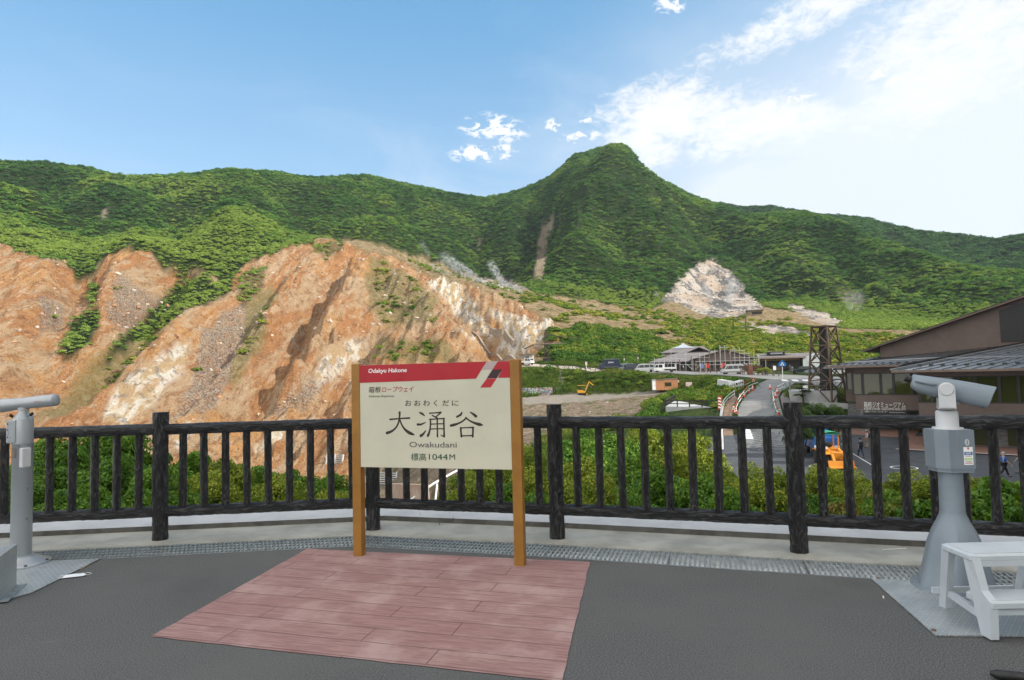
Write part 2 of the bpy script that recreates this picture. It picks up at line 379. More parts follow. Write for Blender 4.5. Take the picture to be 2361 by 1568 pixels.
# folds of the mountain
carve([(1105,470),(1098,540),(1110,600),(1130,645)], 55, 45, 16)
carve([(1290,495),(1252,560),(1240,640)], 50, 40, 20)
carve([(1412,410),(1390,450),(1330,560),(1318,660)], 50, 70, -19)
carve([(1485,430),(1510,480),(1545,560),(1560,660)], 55, 70, -9)
carve([(1452,450),(1446,520),(1440,650)], 40, 40, 12)
carve([(1600,480),(1625,560),(1640,620)], 50, 45, 16)
carve([(1735,520),(1760,600),(1800,690)], 40, 40, 8)
carve([(1900,500),(1960,600),(1975,680)], 45, 45, 9)
carve([(345,415),(400,470),(425,560)], 30, 26, 9)
carve([(660,420),(720,500),(760,540)], 40, 30, 10)
carve([(120,390),(180,470),(200,560)], 35, 30, 8)
carve([(560,405),(540,470),(520,580)], 45, 40, -8)
mtn = ((fbm(XX/60, YY/60, 5, 91)-.5)*30 + (ridged(XX/70, YY/110, 3, 19)-.6)*36)*sstep(380, 500, DD)*np.clip(1.1-.95*sstep(.72, .99, DD/np.interp(AA, azs, rd[-3])), .15, 1)
ZG = ZG + mtn
for c_ in CARVE: ZG = ZG + c_
PX, PY = to_pix(XX, YY, ZG)

# cover masks, from outlines on the ground
def inside(poly, soft=6.0, warp=9.0, seed=3):
    wx = (fbm(XX/16, YY/16, 4, seed)-.5)*2*warp; wy = (fbm(XX/16, YY/16, 4, seed+9)-.5)*2*warp
    x, y = PX+wx, PY+wy; c = np.zeros(x.shape, bool); n = len(poly)
    for i in range(n):
        (x0, y0), (x1, y1) = poly[i], poly[(i+1) % n]
        if y0 == y1: continue
        c ^= ((y0 > y) != (y1 > y)) & (x < (x1-x0)*(y-y0)/(y1-y0)+x0)
    return c.astype(float)
far = DD > 120
ORANGE = inside([(-900,545),(0,562),(60,592),(165,612),(215,632),(260,580),(320,562),(380,610),(440,632),(480,640),(560,610),(620,590),(735,552),(800,562),(900,592),(1000,632),(1100,662),(1200,706),(1270,748),(1330,768),(1290,800),(1240,826),(1200,848),(1180,930),(1060,1010),(900,1180),(-900,1100)])*(DD > 110)*(DD < 372)
g_up = inside([(-900,200),(-900,548),(0,556),(40,588),(110,598),(160,618),(178,655),(212,640),(224,602),(262,578),(300,564),(340,585),(372,618),(398,612),(430,636),(452,612),(500,640),(525,662),(570,600),(640,592),(700,563),(735,546),(800,548),(900,566),(1000,600),(1060,628),(1130,640),(1200,662),(1270,680),(1350,690),(1500,716),(1530,700),(1560,680),(1600,650),(1625,600),(1650,606),(1690,650),(1720,690),(1760,705),(1830,722),(1950,760),(2100,800),(3200,820),(3200,200)])
g_lobe = np.maximum.reduce([inside([(405,640),(470,640),(525,650),(520,690),(440,715),(380,760),(310,800),(250,840),(225,850),(300,770),(350,720)], warp=6),
    inside([(160,760),(185,740),(230,715),(230,760),(205,800),(160,835),(140,820)], warp=7), inside([(205,660),(222,640),(225,700),(205,720)], warp=5),
    inside([(560,640),(620,620),(600,680),(560,720),(545,690)], warp=8)*.6, inside([(720,560),(800,560),(780,590),(730,585)], warp=6)*.6])
g_scrub = inside([(1275,768),(1360,758),(1480,770),(1560,752),(1640,740),(1800,745),(1900,760),(2400,800),(3200,800),(3200,870),(2000,862),(1740,848),(1540,842),(1420,842),(1300,838),(1260,826),(1240,812)])*(DD > 188)*(DD < 440)
g_dry = inside([(900,572),(1000,600),(1130,645),(1270,684),(1350,692),(1520,716),(1600,735),(1800,735),(1900,755),(1560,756),(1480,772),(1360,760),(1270,746),(1200,704),(1100,660),(1000,632)])*(DD > 240)
fum = inside([(1520,690),(1560,650),(1600,612),(1640,598),(1690,628),(1720,670),(1760,705),(1740,722),(1690,745),(1640,735),(1600,715),(1560,700)], warp=7)*(DD > 330)
fum2 = np.maximum.reduce([inside([(1810,698),(1850,702),(1900,722),(1945,742),(1930,755),(1880,742),(1820,716)], warp=8), inside([(1690,735),(1740,742),(1800,752),(1875,765),(1870,778),(1790,772),(1700,760)], warp=7),
    inside([(1935,672),(1985,668),(2010,705),(1980,722),(1950,715)], warp=14)*.4])*(DD > 250)
scar = np.maximum(inside([(1292,494),(1262,545),(1258,600),(1252,645),(1228,645),(1238,590),(1238,545),(1268,505)], warp=5), np.maximum(inside([(236,480),(252,476),(246,502),(230,506)], warp=3), inside([(1104,540),(1112,545),(1108,590),(1100,585)], warp=4)*.8))*(DD > 380)
behind = inside([(1090,648),(1140,640),(1195,652),(1215,668),(1150,668)], warp=5)*(DD > 300)
peakrock = inside([(1428,432),(1442,425),(1450,455),(1432,470)], warp=6)*.7*(DD > 700)
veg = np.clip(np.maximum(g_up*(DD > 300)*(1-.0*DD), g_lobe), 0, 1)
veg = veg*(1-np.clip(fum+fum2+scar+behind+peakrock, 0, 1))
scrubm = g_scrub*(1-np.clip(fum+fum2, 0, 1))
white = np.maximum.reduce([inside(p_, warp=10, seed=21) for p_ in (
    [(280,905),(300,872),(340,850),(400,812),(440,800),(425,850),(380,885),(330,935),(300,975),(240,985)],
    [(725,852),(770,808),(830,780),(852,790),(830,835),(780,870),(730,880)],
    [(1020,640),(1060,655),(1090,700),(1120,745),(1150,790),(1110,770),(1060,740),(1030,700),(985,652)],
    [(1120,720),(1170,728),(1230,748),(1275,755),(1255,785),(1205,820),(1150,828),(1140,790),(1160,765)],
    [(290,1010),(340,985),(350,1005),(300,1035)], [(585,1030),(640,1000),(660,985),(650,1015),(600,1050)], [(400,1010),(440,980),(450,990),(410,1030)], [(1050,760),(1090,790),(1120,812),(1085,800)])])
grey = np.maximum.reduce([inside(p_, warp=28, seed=31) for p_ in (
    [(480,760),(560,700),(620,700),(600,780),(560,860),(500,940),(380,985),(430,890)], [(700,860),(740,830),(700,930),(640,975),(620,960)],
    [(250,640),(330,660),(380,700),(300,760),(240,740)], [(100,680),(160,700),(140,760),(80,760)], [(840,640),(960,650),(1010,720),(930,745),(850,700)])])*.85
olive = np.maximum.reduce([inside(p_, warp=14, seed=41) for p_ in (
    [(180,880),(330,740),(420,680),(400,740),(330,830),(200,960),(80,985)], [(850,600),(960,640),(1010,700),(1000,750),(900,760),(850,720)], [(860,790),(1010,790),(1060,840),(860,835)],
    [(590,690),(640,660),(610,770),(560,860),(520,880)])])
# dirt ground of the works terrace, and the lower gorge rubble
dirt = inside([(1060,1000),(1205,918),(1280,908),(1400,905),(1520,896),(1560,905),(1480,935),(1500,960),(1250,1000),(1150,1100),(900,1200),(820,1100)], warp=7)*(DD > 45)*(DD < 175)
track = inside([(1200,916),(1290,910),(1400,904),(1520,894),(1560,902),(1460,915),(1350,926),(1205,932)], warp=4)*(DD > 120)
flatm = ((DD < 205)*sstep(.16, .24, AA)*(DD > 26)).astype(float)
amp = sstep(110, 200, DD)
# fine relief
gul = ridged(XX/13+.4*fbm(XX/30, YY/30, 3, 5), YY/95, 4, 11)
rough = fbm(XX/7, YY/7, 5, 71)
relief = ORANGE*((gul-.6)*6.5 + (ridged(XX/5.2+.5*fbm(XX/12, YY/12, 3, 6), YY/44, 4, 15)-.55)*3.4 + (rough-.5)*4.6 + (ridged(XX/3.4, YY/4.2, 3, 25)-.6)*1.9*(.4+sstep(.45, .65, fbm(XX/20, YY/20, 3, 77))))
fr = np.clip(fum+fum2+scar+behind, 0, 1)*((ridged(XX/12, YY/45, 5, 33)-.6)*3.2)
ZG = ZG + relief*amp + fr*sstep(200, 330, DD) + (1-flatm)*(1-ORANGE)*(fbm(XX/5, YY/5, 4, 44)-.5)*np.clip(DD/90, .2, 1.4)*.9*(DD < 420)
me = bpy.data.meshes.new('terrain')
nv = NA*ND
me.vertices.add(nv); me.vertices.foreach_set('co', np.stack([XX, YY, ZG], -1).reshape(-1).astype(np.float32))
I, J = np.meshgrid(np.arange(NA-1), np.arange(ND-1), indexing='ij')
q = np.stack([I*ND+J, (I+1)*ND+J, (I+1)*ND+J+1, I*ND+J+1], -1).reshape(-1, 4)
me.loops.add(q.size); me.loops.foreach_set('vertex_index', q.reshape(-1).astype(np.int32))
me.polygons.add(len(q)); me.polygons.foreach_set('loop_start', (np.arange(len(q))*4).astype(np.int32))
me.polygons.foreach_set('use_smooth', np.ones(len(q), bool)); me.update(calc_edges=True)
def vattr(me, name, arr):
    a = me.attributes.new(name, 'FLOAT', 'POINT'); a.data.foreach_set('value', np.ascontiguousarray(arr, dtype=np.float32).reshape(-1))
fumall = np.clip(fum*.92 + fum2*.85 + scar*.75 + behind, 0, 1)
for k_, a_ in (('orange', ORANGE), ('white', white*ORANGE), ('grey', grey*ORANGE), ('olive', np.clip(olive*ORANGE, 0, 1)), ('fum', fumall), ('scar', scar), ('veg', np.clip(veg, 0, 1)), ('dry', np.clip(np.maximum(g_dry+scrubm*.6, (DD > 195)*(1-ORANGE)*(1-np.clip(veg, 0, 1))), 0, 1)), ('dirt', np.clip(dirt, 0, 1)), ('track', track)):
    vattr(me, k_, blur(blur(a_.astype(float), 1, 0), 1, 1))
terrain = struct(bpy.data.objects.new('hillside', me)); COL.objects.link(terrain)

mt = new_mat('hill ground', rough=.95, spec=.15); t, b = nodes(mt)
pos = t.n('ShaderNodeNewGeometry').outputs['Position']
at_ = lambda n_: t.n('ShaderNodeAttribute', attribute_name=n_).outputs['Fac']
nA = t.noise(pos, .045, 6, .6); nB = t.noise(pos, .35, 7, .65); nC = t.noise(pos, 1.4, 6, .7)
pstr = t.vec('MULTIPLY', pos, (1.0, .12, .35))
nS = t.noise(pstr, .16, 6, .62); nS2 = t.noise(pstr, .6, 5, .6)
nD = t.noise(pos, 4.5, 4, .7)
orange = t.mix(t.mr(nS, .42, .56), (.46, .215, .085), (.50, .345, .205))
orange = t.mix(t.mr(nA, .47, .64), orange, (.56, .30, .115))
orange = t.mix(t.mr(nB, .52, .66, 0, .8), orange, (.25, .11, .045))
orange = t.mix(t.mr(nS2, .53, .62, 0, .7), orange, (.60, .45, .30)); orange = t.mix(t.mr(nS2, .46, .38, 0, .55), orange, (.27, .13, .055))
stones = t.mr(nC, .54, .66, 0, .8); orange = t.mix(stones, orange, t.mix(t.mr(nA, .4, .6), (.58, .43, .29), (.48, .40, .33)))
orange = t.mix(t.mr(nC, .44, .34, 0, .75), orange, (.13, .062, .032))
orange = t.mix(t.mr(nD, .58, .70, 0, .6), orange, (.10, .055, .035))
greyc = t.mix(t.mr(nC, .42, .58), (.15, .115, .09), (.47, .40, .33)); greyc = t.mix(t.mr(nD, .54, .66), greyc, (.075, .058, .048))
orange = t.mix(t.math('MULTIPLY', at_('grey'), t.mr(nB, .3, .6, .45, 1.0)), orange, greyc)
olc = t.mix(t.mr(nB, .38, .62), (.15, .14, .04), (.36, .28, .14)); olc = t.mix(t.mr(nC, .58, .68), olc, (.06, .075, .018))
orange = t.mix(t.math('MULTIPLY', at_('olive'), t.mr(nB, .3, .55, .35, .9)), orange, olc)
whc = t.mix(t.mr(nS2, .44, .58), (.80, .74, .64), (.56, .40, .22)); whc = t.mix(t.mr(nB, .52, .64, 0, .85), whc, (.25, .25, .24)); whc = t.mix(t.mr(nC, .58, .68, 0, .6), whc, (.16, .12, .09))
whm = t.math('MULTIPLY', at_('white'), t.mr(nS, .30, .46, .45, 1.0))
orange = t.mix(whm, orange, whc)
soil = t.mix(t.mr(nB, .4, .62), (.028, .055, .012), (.075, .115, .022))
dryc = t.mix(t.mr(nB, .36, .64), (.19, .15, .065), (.44, .325, .195)); dryc = t.mix(t.mr(nC, .56, .68, 0, .7), dryc, (.085, .08, .03))
soil = t.mix(at_('dry'), soil, dryc)
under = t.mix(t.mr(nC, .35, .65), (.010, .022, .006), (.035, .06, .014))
dirtc = t.mix(t.mr(nC, .36, .62), (.20, .14, .095), (.42, .34, .26)); dirtc = t.mix(t.mr(nB, .5, .66), dirtc, (.14, .16, .06))
dirtc = t.mix(at_('track'), dirtc, t.mix(nC, (.36, .32, .27), (.46, .42, .36)))
nF = t.noise(t.vec('MULTIPLY', pos, (1.0, .35, .5)), .11, 6, .66); fumc = t.mix(t.mr(nF, .47, .54), (.62, .55, .48), (.12, .13, .145)); fumc = t.mix(t.mr(nA, .50, .62, 0, .8), fumc, (.58, .44, .33)); fumc = t.mix(t.mr(nC, .52, .64, 0, .6), fumc, (.66, .62, .58)); fumc = t.mix(t.mr(nB, .54, .66, 0, .7), fumc, (.15, .155, .16)); fumc = t.mix(t.mr(nD, .56, .68, 0, .6), fumc, (.09, .08, .075))
fumc = t.mix(t.math('MULTIPLY', at_('scar'), .8), fumc, t.mix(nC, (.17, .13, .09), (.30, .24, .18)))
col = t.mix(at_('orange'), soil, orange)
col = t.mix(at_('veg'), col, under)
col = t.mix(at_('dirt'), col, dirtc)
col = t.mix(at_('fum'), col, fumc)
t.put(b.inputs['Base Color'], col)
bh = t.math('ADD', t.math('MULTIPLY', nB, 1.5), t.math('ADD', t.math('MULTIPLY', nC, .7), t.math('MULTIPLY', t.noise(pos, 4.5, 4, .7), .22)))
t.put(b.inputs['Normal'], t.n('ShaderNodeBump', {'Height': bh, 'Strength': 1.0, 'Distance': 2.0}))
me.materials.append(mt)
M_GROUND = mt

# far ridges beyond the right shoulder: real hills 1.1 to 1.5 km off
def ridge(name, crest, d0, back, seed):
    A = [pix_dir(x, y) for x, y in crest]; az = np.array([math.atan2(v.x, v.y) for v in A]); el = np.array([v.z/math.hypot(v.x, v.y) for v in A])
    aa = np.linspace(az[0], az[-1], 220); e = np.interp(aa, az, el); rows = np.linspace(-1, 1, 60)
    a2, r2 = np.meshgrid(aa, rows, indexing='ij'); dd = d0 + r2*back
    top = (EYE + e*d0)[:, None]; z = top*(1-np.abs(r2)**1.25) - 60*np.abs(r2)
    x, y = dd*np.sin(a2), dd*np.cos(a2)
    z = z + (fbm(x/110, y/110, 4, seed)-.5)*46*np.minimum(1, np.abs(r2)*3) + (ridged(x/140, y/140, 3, seed+3)-.6)*40*np.minimum(1, np.abs(r2)*3)
    me = bpy.data.meshes.new(name); n, k = a2.shape
    I, J = np.meshgrid(np.arange(n-1), np.arange(k-1), indexing='ij'); q = np.stack([I*k+J, (I+1)*k+J, (I+1)*k+J+1, I*k+J+1], -1).reshape(-1, 4)
    me.from_pydata(np.stack([x, y, z], -1).reshape(-1, 3).tolist(), [], q.tolist()); vattr(me, 'veg', np.ones(n*k)); me.materials.append(M_GROUND)
    o = struct(bpy.data.objects.new(name, me)); COL.objects.link(o); return x, y, z
RG1 = ridge('far_ridge', [(1400,600),(1560,480),(1610,466),(1660,468),(1700,477),(1780,475),(1840,486),(1900,505),(1960,530),(2050,580)], 1180, 330, 201)
RG2 = ridge('far_ridge', [(1700,560),(1820,502),(1915,496),(2000,505),(2100,530),(2200,541),(2300,552),(2361,540),(2450,530),(2700,545),(3100,600)], 1000, 330, 231)

# ------------------------------------------------------------------ far woods and scrub (uncountable: instanced crowns)
def leafmat(name, dark, mid, light, rust=None, scale=.02, transl=.25):
    mt = new_mat(name, mid, .75, 0, .12); t, b = nodes(mt)
    pos = t.n('ShaderNodeNewGeometry').outputs['Position']
    rnd = t.n('ShaderNodeObjectInfo').outputs['Random']
    tone = t.n('ShaderNodeAttribute', attribute_name='tone', attribute_type='INSTANCER').outputs['Fac']
    f = t.math('ADD', t.math('ADD', t.math('MULTIPLY', rnd, .34), .105), t.math('MULTIPLY', t.noise(pos, scale, 4), .5))
    f = t.math('ADD', f, t.math('SUBTRACT', tone, .5))
    c = t.ramp(f, [(.12, dark), (.5, mid), (.92, light)])
    if rust: c = t.mix(t.mr(t.noise(pos, .35, 2), .60, .72, 0, .75), c, rust)
    t.put(b.inputs['Base Color'], c)
    tr = t.n('ShaderNodeBsdfTranslucent', {'Color': c}); mx = t.n('ShaderNodeMixShader', {0: transl, 1: b.outputs[0], 2: tr.outputs[0]})
    t.nt.links.new(mx.outputs[0], t.nt.nodes['Material Output'].inputs[0])
    return mt
M_WOOD = leafmat('forest leaves', (.026, .078, .018), (.082, .180, .034), (.200, .285, .050))
M_SHRUB = leafmat('scrub leaves', (.045, .105, .012), (.135, .205, .022), (.30, .30, .045), rust=(.24, .15, .05))
def crown_proto(seed, lobes=7, per=20, leaf=.30, flat=.45):
    rg = np.random.RandomState(seed); V = []; F = []
    for L in range(lobes):
        a = rg.rand()*6.283; r = (.0 if L == 0 else .35+.35*rg.rand()); c = np.array([r*math.cos(a), r*math.sin(a), .55*(1-r)+.25*rg.rand()-.1])
        R = .38+.22*rg.rand()
        for k in range(per):
            n = rg.normal(size=3); n[2] = abs(n[2])*.9-.15; n /= np.linalg.norm(n)
            p = c + n*np.array([R, R, R*flat])*(.8+.3*rg.rand())
            nn = n + rg.normal(size=3)*.45 + np.array([0, 0, .5]); nn /= np.linalg.norm(nn)
            u = np.cross(nn, rg.normal(size=3)); u /= np.linalg.norm(u); v = np.cross(nn, u)
            s = leaf*(.6+.8*rg.rand()); o = len(V)
            V += [p-u*s*.5-v*s*.35, p+u*s*.5-v*s*.25, p+u*s*.35+v*s*.4, p-u*s*.45+v*s*.3]; F.append((o, o+1, o+2, o+3))
    me = bpy.data.meshes.new('crown_clump'); me.from_pydata([tuple(p) for p in V], [], F); return me
def proto_collection(name, mat, seeds, **kw):
    c = bpy.data.collections.new(name)
    for s in seeds:
        me = crown_proto(s, **kw); me.materials.append(mat); o = bpy.data.objects.new('crown_clump', me); c.objects.link(o)
    return c
PC_WOOD = proto_collection('wood_crowns', M_WOOD, range(1, 7), lobes=8, per=34, leaf=.19, flat=.42)
PC_SHRUB = proto_collection('scrub_crowns', M_SHRUB, range(11, 17), lobes=8, per=26, leaf=.24)
def scatter(name, pts, scl, tone, coll, seed=0):
    rg = np.random.RandomState(seed); n = len(pts)
    me = bpy.data.meshes.new(name); me.vertices.add(n); me.vertices.foreach_set('co', np.asarray(pts, np.float32).reshape(-1))
    a = me.attributes.new('scl', 'FLOAT_VECTOR', 'POINT'); a.data.foreach_set('vector', np.asarray(scl, np.float32).reshape(-1))
    a = me.attributes.new('rot', 'FLOAT_VECTOR', 'POINT'); rr = np.zeros((n, 3), np.float32); rr[:, 2] = rg.rand(n)*6.28; rr[:, :2] = (rg.rand(n, 2)-.5)*.35; a.data.foreach_set('vector', rr.reshape(-1))
    a = me.attributes.new('idx', 'INT', 'POINT'); a.data.foreach_set('value', rg.randint(0, 6, n).astype(np.int32))
    a = me.attributes.new('tone', 'FLOAT', 'POINT'); a.data.foreach_set('value', np.asarray(tone, np.float32))
    o = bpy.data.objects.new(name, me); COL.objects.link(o)
    g = bpy.data.node_groups.new(name, 'GeometryNodeTree')
    g.interface.new_socket('Geometry', in_out='INPUT', socket_type='NodeSocketGeometry'); g.interface.new_socket('Geometry', in_out='OUTPUT', socket_type='NodeSocketGeometry')
    N = g.nodes; gi, go = N.new('NodeGroupInput'), N.new('NodeGroupOutput'); ip = N.new('GeometryNodeInstanceOnPoints'); ci = N.new('GeometryNodeCollectionInfo')
    ci.inputs['Collection'].default_value = coll; ci.inputs['Separate Children'].default_value = True; ci.inputs['Reset Children'].default_value = True
    def na(nm, ty):
        k = N.new('GeometryNodeInputNamedAttribute'); k.data_type = ty; k.inputs[0].default_value = nm; return k.outputs[0]
    L = g.links.new
    L(gi.outputs[0], ip.inputs['Points']); L(ci.outputs[0], ip.inputs['Instance']); ip.inputs['Pick Instance'].default_value = True
    L(na('idx', 'INT'), ip.inputs['Instance Index']); L(na('scl', 'FLOAT_VECTOR'), ip.inputs['Scale']); L(na('rot', 'FLOAT_VECTOR'), ip.inputs['Rotation'])
    L(ip.outputs[0], go.inputs[0])
    md = o.modifiers.new('scatter', 'NODES'); md.node_group = g
    return o
def jgrid(x0, x1, y0, y1, s, seed):
    rg = np.random.RandomState(seed); x, y = np.meshgrid(np.arange(x0, x1, s), np.arange(y0, y1, s))
    x = x.ravel()+(rg.rand(x.size)-.5)*s*1.1; y = y.ravel()+(rg.rand(y.size)-.5)*s*1.1; k = (np.abs(np.arctan2(x, y)) < .9); return x[k], y[k], rg
vegS = blur(blur(np.clip(veg, 0, 1), 1, 0), 1, 1)
def wood(name, x0, x1, y0, y1, s, dlo, dhi, M, size, coll, tonef, seed, sink=.15):
    x, y, rg = jgrid(x0, x1, y0, y1, s, seed); d = np.hypot(x, y)
    k = (d > dlo) & (d < dhi) & (grid_lookup(M, x, y) > rg.rand(x.size)*.75+.12); x, y, d = x[k], y[k], d[k]
    z = grid_lookup(ZG, x, y); r = size(d, rg.rand(x.size))
    sc = np.stack([r*(.85+.4*rg.rand(x.size)), r*(.85+.4*rg.rand(x.size)), r*(.7+.6*rg.rand(x.size))], -1)
    return scatter(name, np.stack([x, y, z-sink*r], -1), sc, tonef(x, y, d, rg), coll, seed)
skyd = rd[-3]
def tone_far(x, y, d, rg): return .40 + .50*(fbm(x/30, y/30, 4, 5)-.5)*2 + .22*(fbm(x/110, y/110, 2, 15)-.5)*2 + .26*(rg.rand(x.size)-.5) + .16*sstep(.36, .62, np.arctan2(x, y))*sstep(760, 520, d)  # near right dome toned yellower and lighter, sunlight put into the crown colour
def tone_left(x, y, d, rg): return .88 - .42*sstep(390, 520, d) + .35*(fbm(x/25, y/25, 3, 6)-.5)*2
o = wood('mountain_forest', -950, 950, 250, 980, 3.0, 430, 960, vegS*(DD < (np.interp(AA, azs, skyd)+45)), lambda d, r: (1.35+2.0*r*r)*np.clip(d/600, .85, 1.3), PC_WOOD, lambda x, y, d, rg: np.where(np.arctan2(x, y) < -.12, np.maximum(tone_far(x, y, d, rg), .0)+.12*sstep(620, 480, d), tone_far(x, y, d, rg)), 101)
tag(o, 'dense green broadleaf forest covering the mountain and its ridges', 'forest', kind='stuff')
o = wood('hillside_shrubs', -420, 330, 180, 440, 1.9, 200, 432, vegS, lambda d, r: (.85+1.35*r*r), PC_WOOD, tone_left, 102)
tag(o, 'bright green low shrubs above the bare orange scarp', 'shrubs', kind='stuff')
scb = np.clip(scrubm*(sstep(.30, .55, fbm(XX/14, YY/14, 4, 61))+.3*sstep(.2, .4, AA)) + .30*g_dry*sstep(.42, .62, fbm(XX/10, YY/10, 3, 62)) + .10*ORANGE*(olive + grey*.5 + .25)*sstep(.45, .6, fbm(XX/9, YY/30, 3, 64))*2.2, 0, 1)
o = wood('slope_scrub', -330, 400, 150, 440, 1.8, 186, 436, scb*1.15, lambda d, r: .75+1.5*r**1.5, PC_SHRUB, lambda x, y, d, rg: .5+.5*(rg.rand(x.size)-.5), 103)
tag(o, 'yellow green scrub dotted over the dry slope behind the visitor centre', 'scrub', kind='stuff')
for nm_, (x_, y_, z_), lb_ in (('ridge_forest', RG1, 'bluish green forest on the far ridge right of the peak'), ('ridge_forest', RG2, 'bluish green forest on the far ridge at the right edge')):
    rg = np.random.RandomState(5); n = 9000; nI, nK = x_.shape; fi = rg.rand(n)*(nI-2); fk = rg.rand(n)*(nK*.56); i, k = fi.astype(int), fk.astype(int); a, c = fi-i, fk-k
    def bl(G): return (G[i, k]*(1-c)+G[i, k+1]*c)*(1-a)+(G[i+1, k]*(1-c)+G[i+1, k+1]*c)*a
    r = 4.2+3.2*rg.rand(n); o = scatter(nm_, np.stack([bl(x_), bl(y_), bl(z_)-.5], -1), np.stack([r, r, r*.85], -1), .02+.30*rg.rand(n), PC_WOOD, 7)  # far crowns toned darker, light difference to the near dome put into colour
    tag(o, lb_, 'forest', kind='stuff')

# ------------------------------------------------------------------ terrace: deck, strips, grating, fence
def v2(p): return Vector((p.x, p.y))
FP = [on_z(370, 1250), on_z(861, 1227), on_z(1286, 1248), on_z(1843, 1281)]
FP = [v2(p) + v2(p).normalized()*.07 for p in FP]
FP = [FP[0]*2 - FP[1] + (FP[0]-FP[1])*2.0, FP[0]*2 - FP[1]] + FP
FP.append(FP[-1] + (FP[-1]-FP[-2]).normalized()*1.95); FP.append(FP[-1] + (FP[-1]-FP[-2]).normalized()*1.95); FP.append(FP[-1] + (FP[-1]-FP[-2]).normalized()*1.95)
def offs(pl, o):                           # polyline offset outward (+) or inward (-)
    out = []
    for i, p in enumerate(pl):
        a = pl[max(i-1, 0)]; b = pl[min(i+1, len(pl)-1)]
        n = None
        for (s, e) in ((a, p), (p, b)):
            if (e-s).length > 1e-6:
                d = (e-s).normalized(); q = Vector((-d.y, d.x)); n = q if n is None else n + q
        n.normalize()
        k = 1.0
        if 0 < i < len(pl)-1:
            d = (p-a).normalized(); k = 1/max(.5, n.dot(Vector((-d.y, d.x))))
        out.append(p + n*o*k)
    return out
def strip(o0, o1, z0, z1=None, sub=8):
    a, b = offs(FP, o0), offs(FP, o1); z1 = z0 if z1 is None else z1; vs = []; fs = []
    def den(pl): 
        r = []
        for i in range(len(pl)-1):
            r += [pl[i].lerp(pl[i+1], k/sub) for k in range(sub)]
        return r + [pl[-1]]
    A, B = den(a), den(b)
    for p, q in zip(A, B): vs += [(p.x, p.y, z0), (q.x, q.y, z1)]
    for i in range(len(A)-1): fs.append((2*i, 2*i+2, 2*i+3, 2*i+1))
    return vs, fs
# materials
M_ASPH = new_mat('asphalt', rough=.92, spec=.25); t, b = nodes(M_ASPH)
oc = t.n('ShaderNodeTexCoord').outputs['Object']
n1_ = t.noise(oc, 130, 3, .8); n2_ = t.noise(oc, 1.1, 5, .55); n3_ = t.noise(oc, 90, 4, .7)
c = t.mix(t.mr(n1_, .35, .7), (.048, .050, .050), (.205, .207, .203)); c = t.mix(t.mr(n2_, .38, .66, 0, .55), c, (.135, .133, .128)); c = t.mix(t.mr(t.noise(oc, .55, 4, .6), .52, .68, 0, .4), c, (.055, .056, .058)); c = t.mix(t.mr(t.noise(t.vec('MULTIPLY', oc, (1, 9, 1)), 2.4, 4, .6), .66, .74, 0, .35), c, (.24, .235, .22))
vor = t.n('ShaderNodeTexVoronoi', {'Vector': oc, 'Scale': 55.0}); c = t.mix(t.mr(vor.outputs[0], .07, .03, 0, .35), c, (.30, .29, .27))
t.put(b.inputs['Base Color'], c); t.put(b.inputs['Normal'], t.n('ShaderNodeBump', {'Height': t.math('ADD', n1_, n3_), 'Strength': .7, 'Distance': .006}))
M_CONC = mottled('concrete strip', (.44, .43, .38), (.30, .295, .26), 2.4, .88, .25, 45)
M_COPE = mottled('coping concrete', (.52, .53, .54), (.44, .45, .46), 3.0, .85, .3, 60)
M_COPED = mottled('coping joint', (.10, .10, .09), (.17, .165, .15), 5, .9, .2, 40)
M_GALV = mottled('galvanised steel', (.42, .45, .46), (.30, .33, .34), 14, .45, .15, 60, .75)
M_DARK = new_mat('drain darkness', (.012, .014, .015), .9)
M_BARK = new_mat('black bark casting', (.014, .014, .015), .38, 0, .55); t, b = nodes(M_BARK)
oc = t.n('ShaderNodeTexCoord').outputs['Object']
def bark(t, b, stretch):
    v = t.vec('MULTIPLY', oc, stretch)
    f = t.noise(v, 30, 4, .6, dist=1.2); g = t.noise(oc, 170, 3, .6)
    t.put(b.inputs['Base Color'], t.mix(t.mr(f, .48, .66), (.006, .006, .007), (.075, .076, .080)))  # paler ridges paint the highlights into the black bark
    t.put(b.inputs['Roughness'], t.mr(g, .3, .7, .28, .55, False))
    t.put(b.inputs['Normal'], t.n('ShaderNodeBump', {'Height': t.math('ADD', f, t.math('MULTIPLY', g, .25)), 'Strength': 1.0, 'Distance': .06}))
bark(t, b, (1, 1, .28))
M_BARKH = new_mat('black bark casting, lying', (.014, .014, .015), .38, 0, .55); t, b = nodes(M_BARKH)
oc = t.n('ShaderNodeTexCoord').outputs['Object']; bark(t, b, (.22, 1, 1))
M_CUT = mottled('sawn log end', (.10, .085, .075), (.05, .045, .04), 30, .7, .3, 60)

deck = MB()
inner = offs(FP, -.55)
poly = [(p.x, p.y, 0) for p in inner] + [(14, 3, 0), (14, -16, 0), (-14, -16, 0), (-14, 3, 0)]
deck.add(poly, [tuple(range(len(poly)))[::-1]])
o = struct(deck.build('asphalt', M_ASPH))
if o.data.polygons[0].normal.z < 0: o.data.flip_normals()
st = MB(); st.add(*strip(-.19, .36, .012)); vs, fs = strip(-.19, -.19, -.2, .012); st.add(vs, fs)
o = struct(st.build('concrete_strip', M_CONC))
st = MB(); vs, fs = strip(.36, .362, .010, .060); st.add(vs, fs, 1); vs, fs = strip(.362, .375, .060, .064); st.add(vs, fs, 0)
st.add(*strip(.375, .93, .064, .078), 0); vs, fs = strip(.93, .94, .078, -1.2); st.add(vs, fs, 0)
o = struct(st.build('coping', [M_COPE, M_COPED]))
st = MB(); st.add(*strip(-.56, -.18, -.14)); struct(st.build('drain_channel', M_DARK))
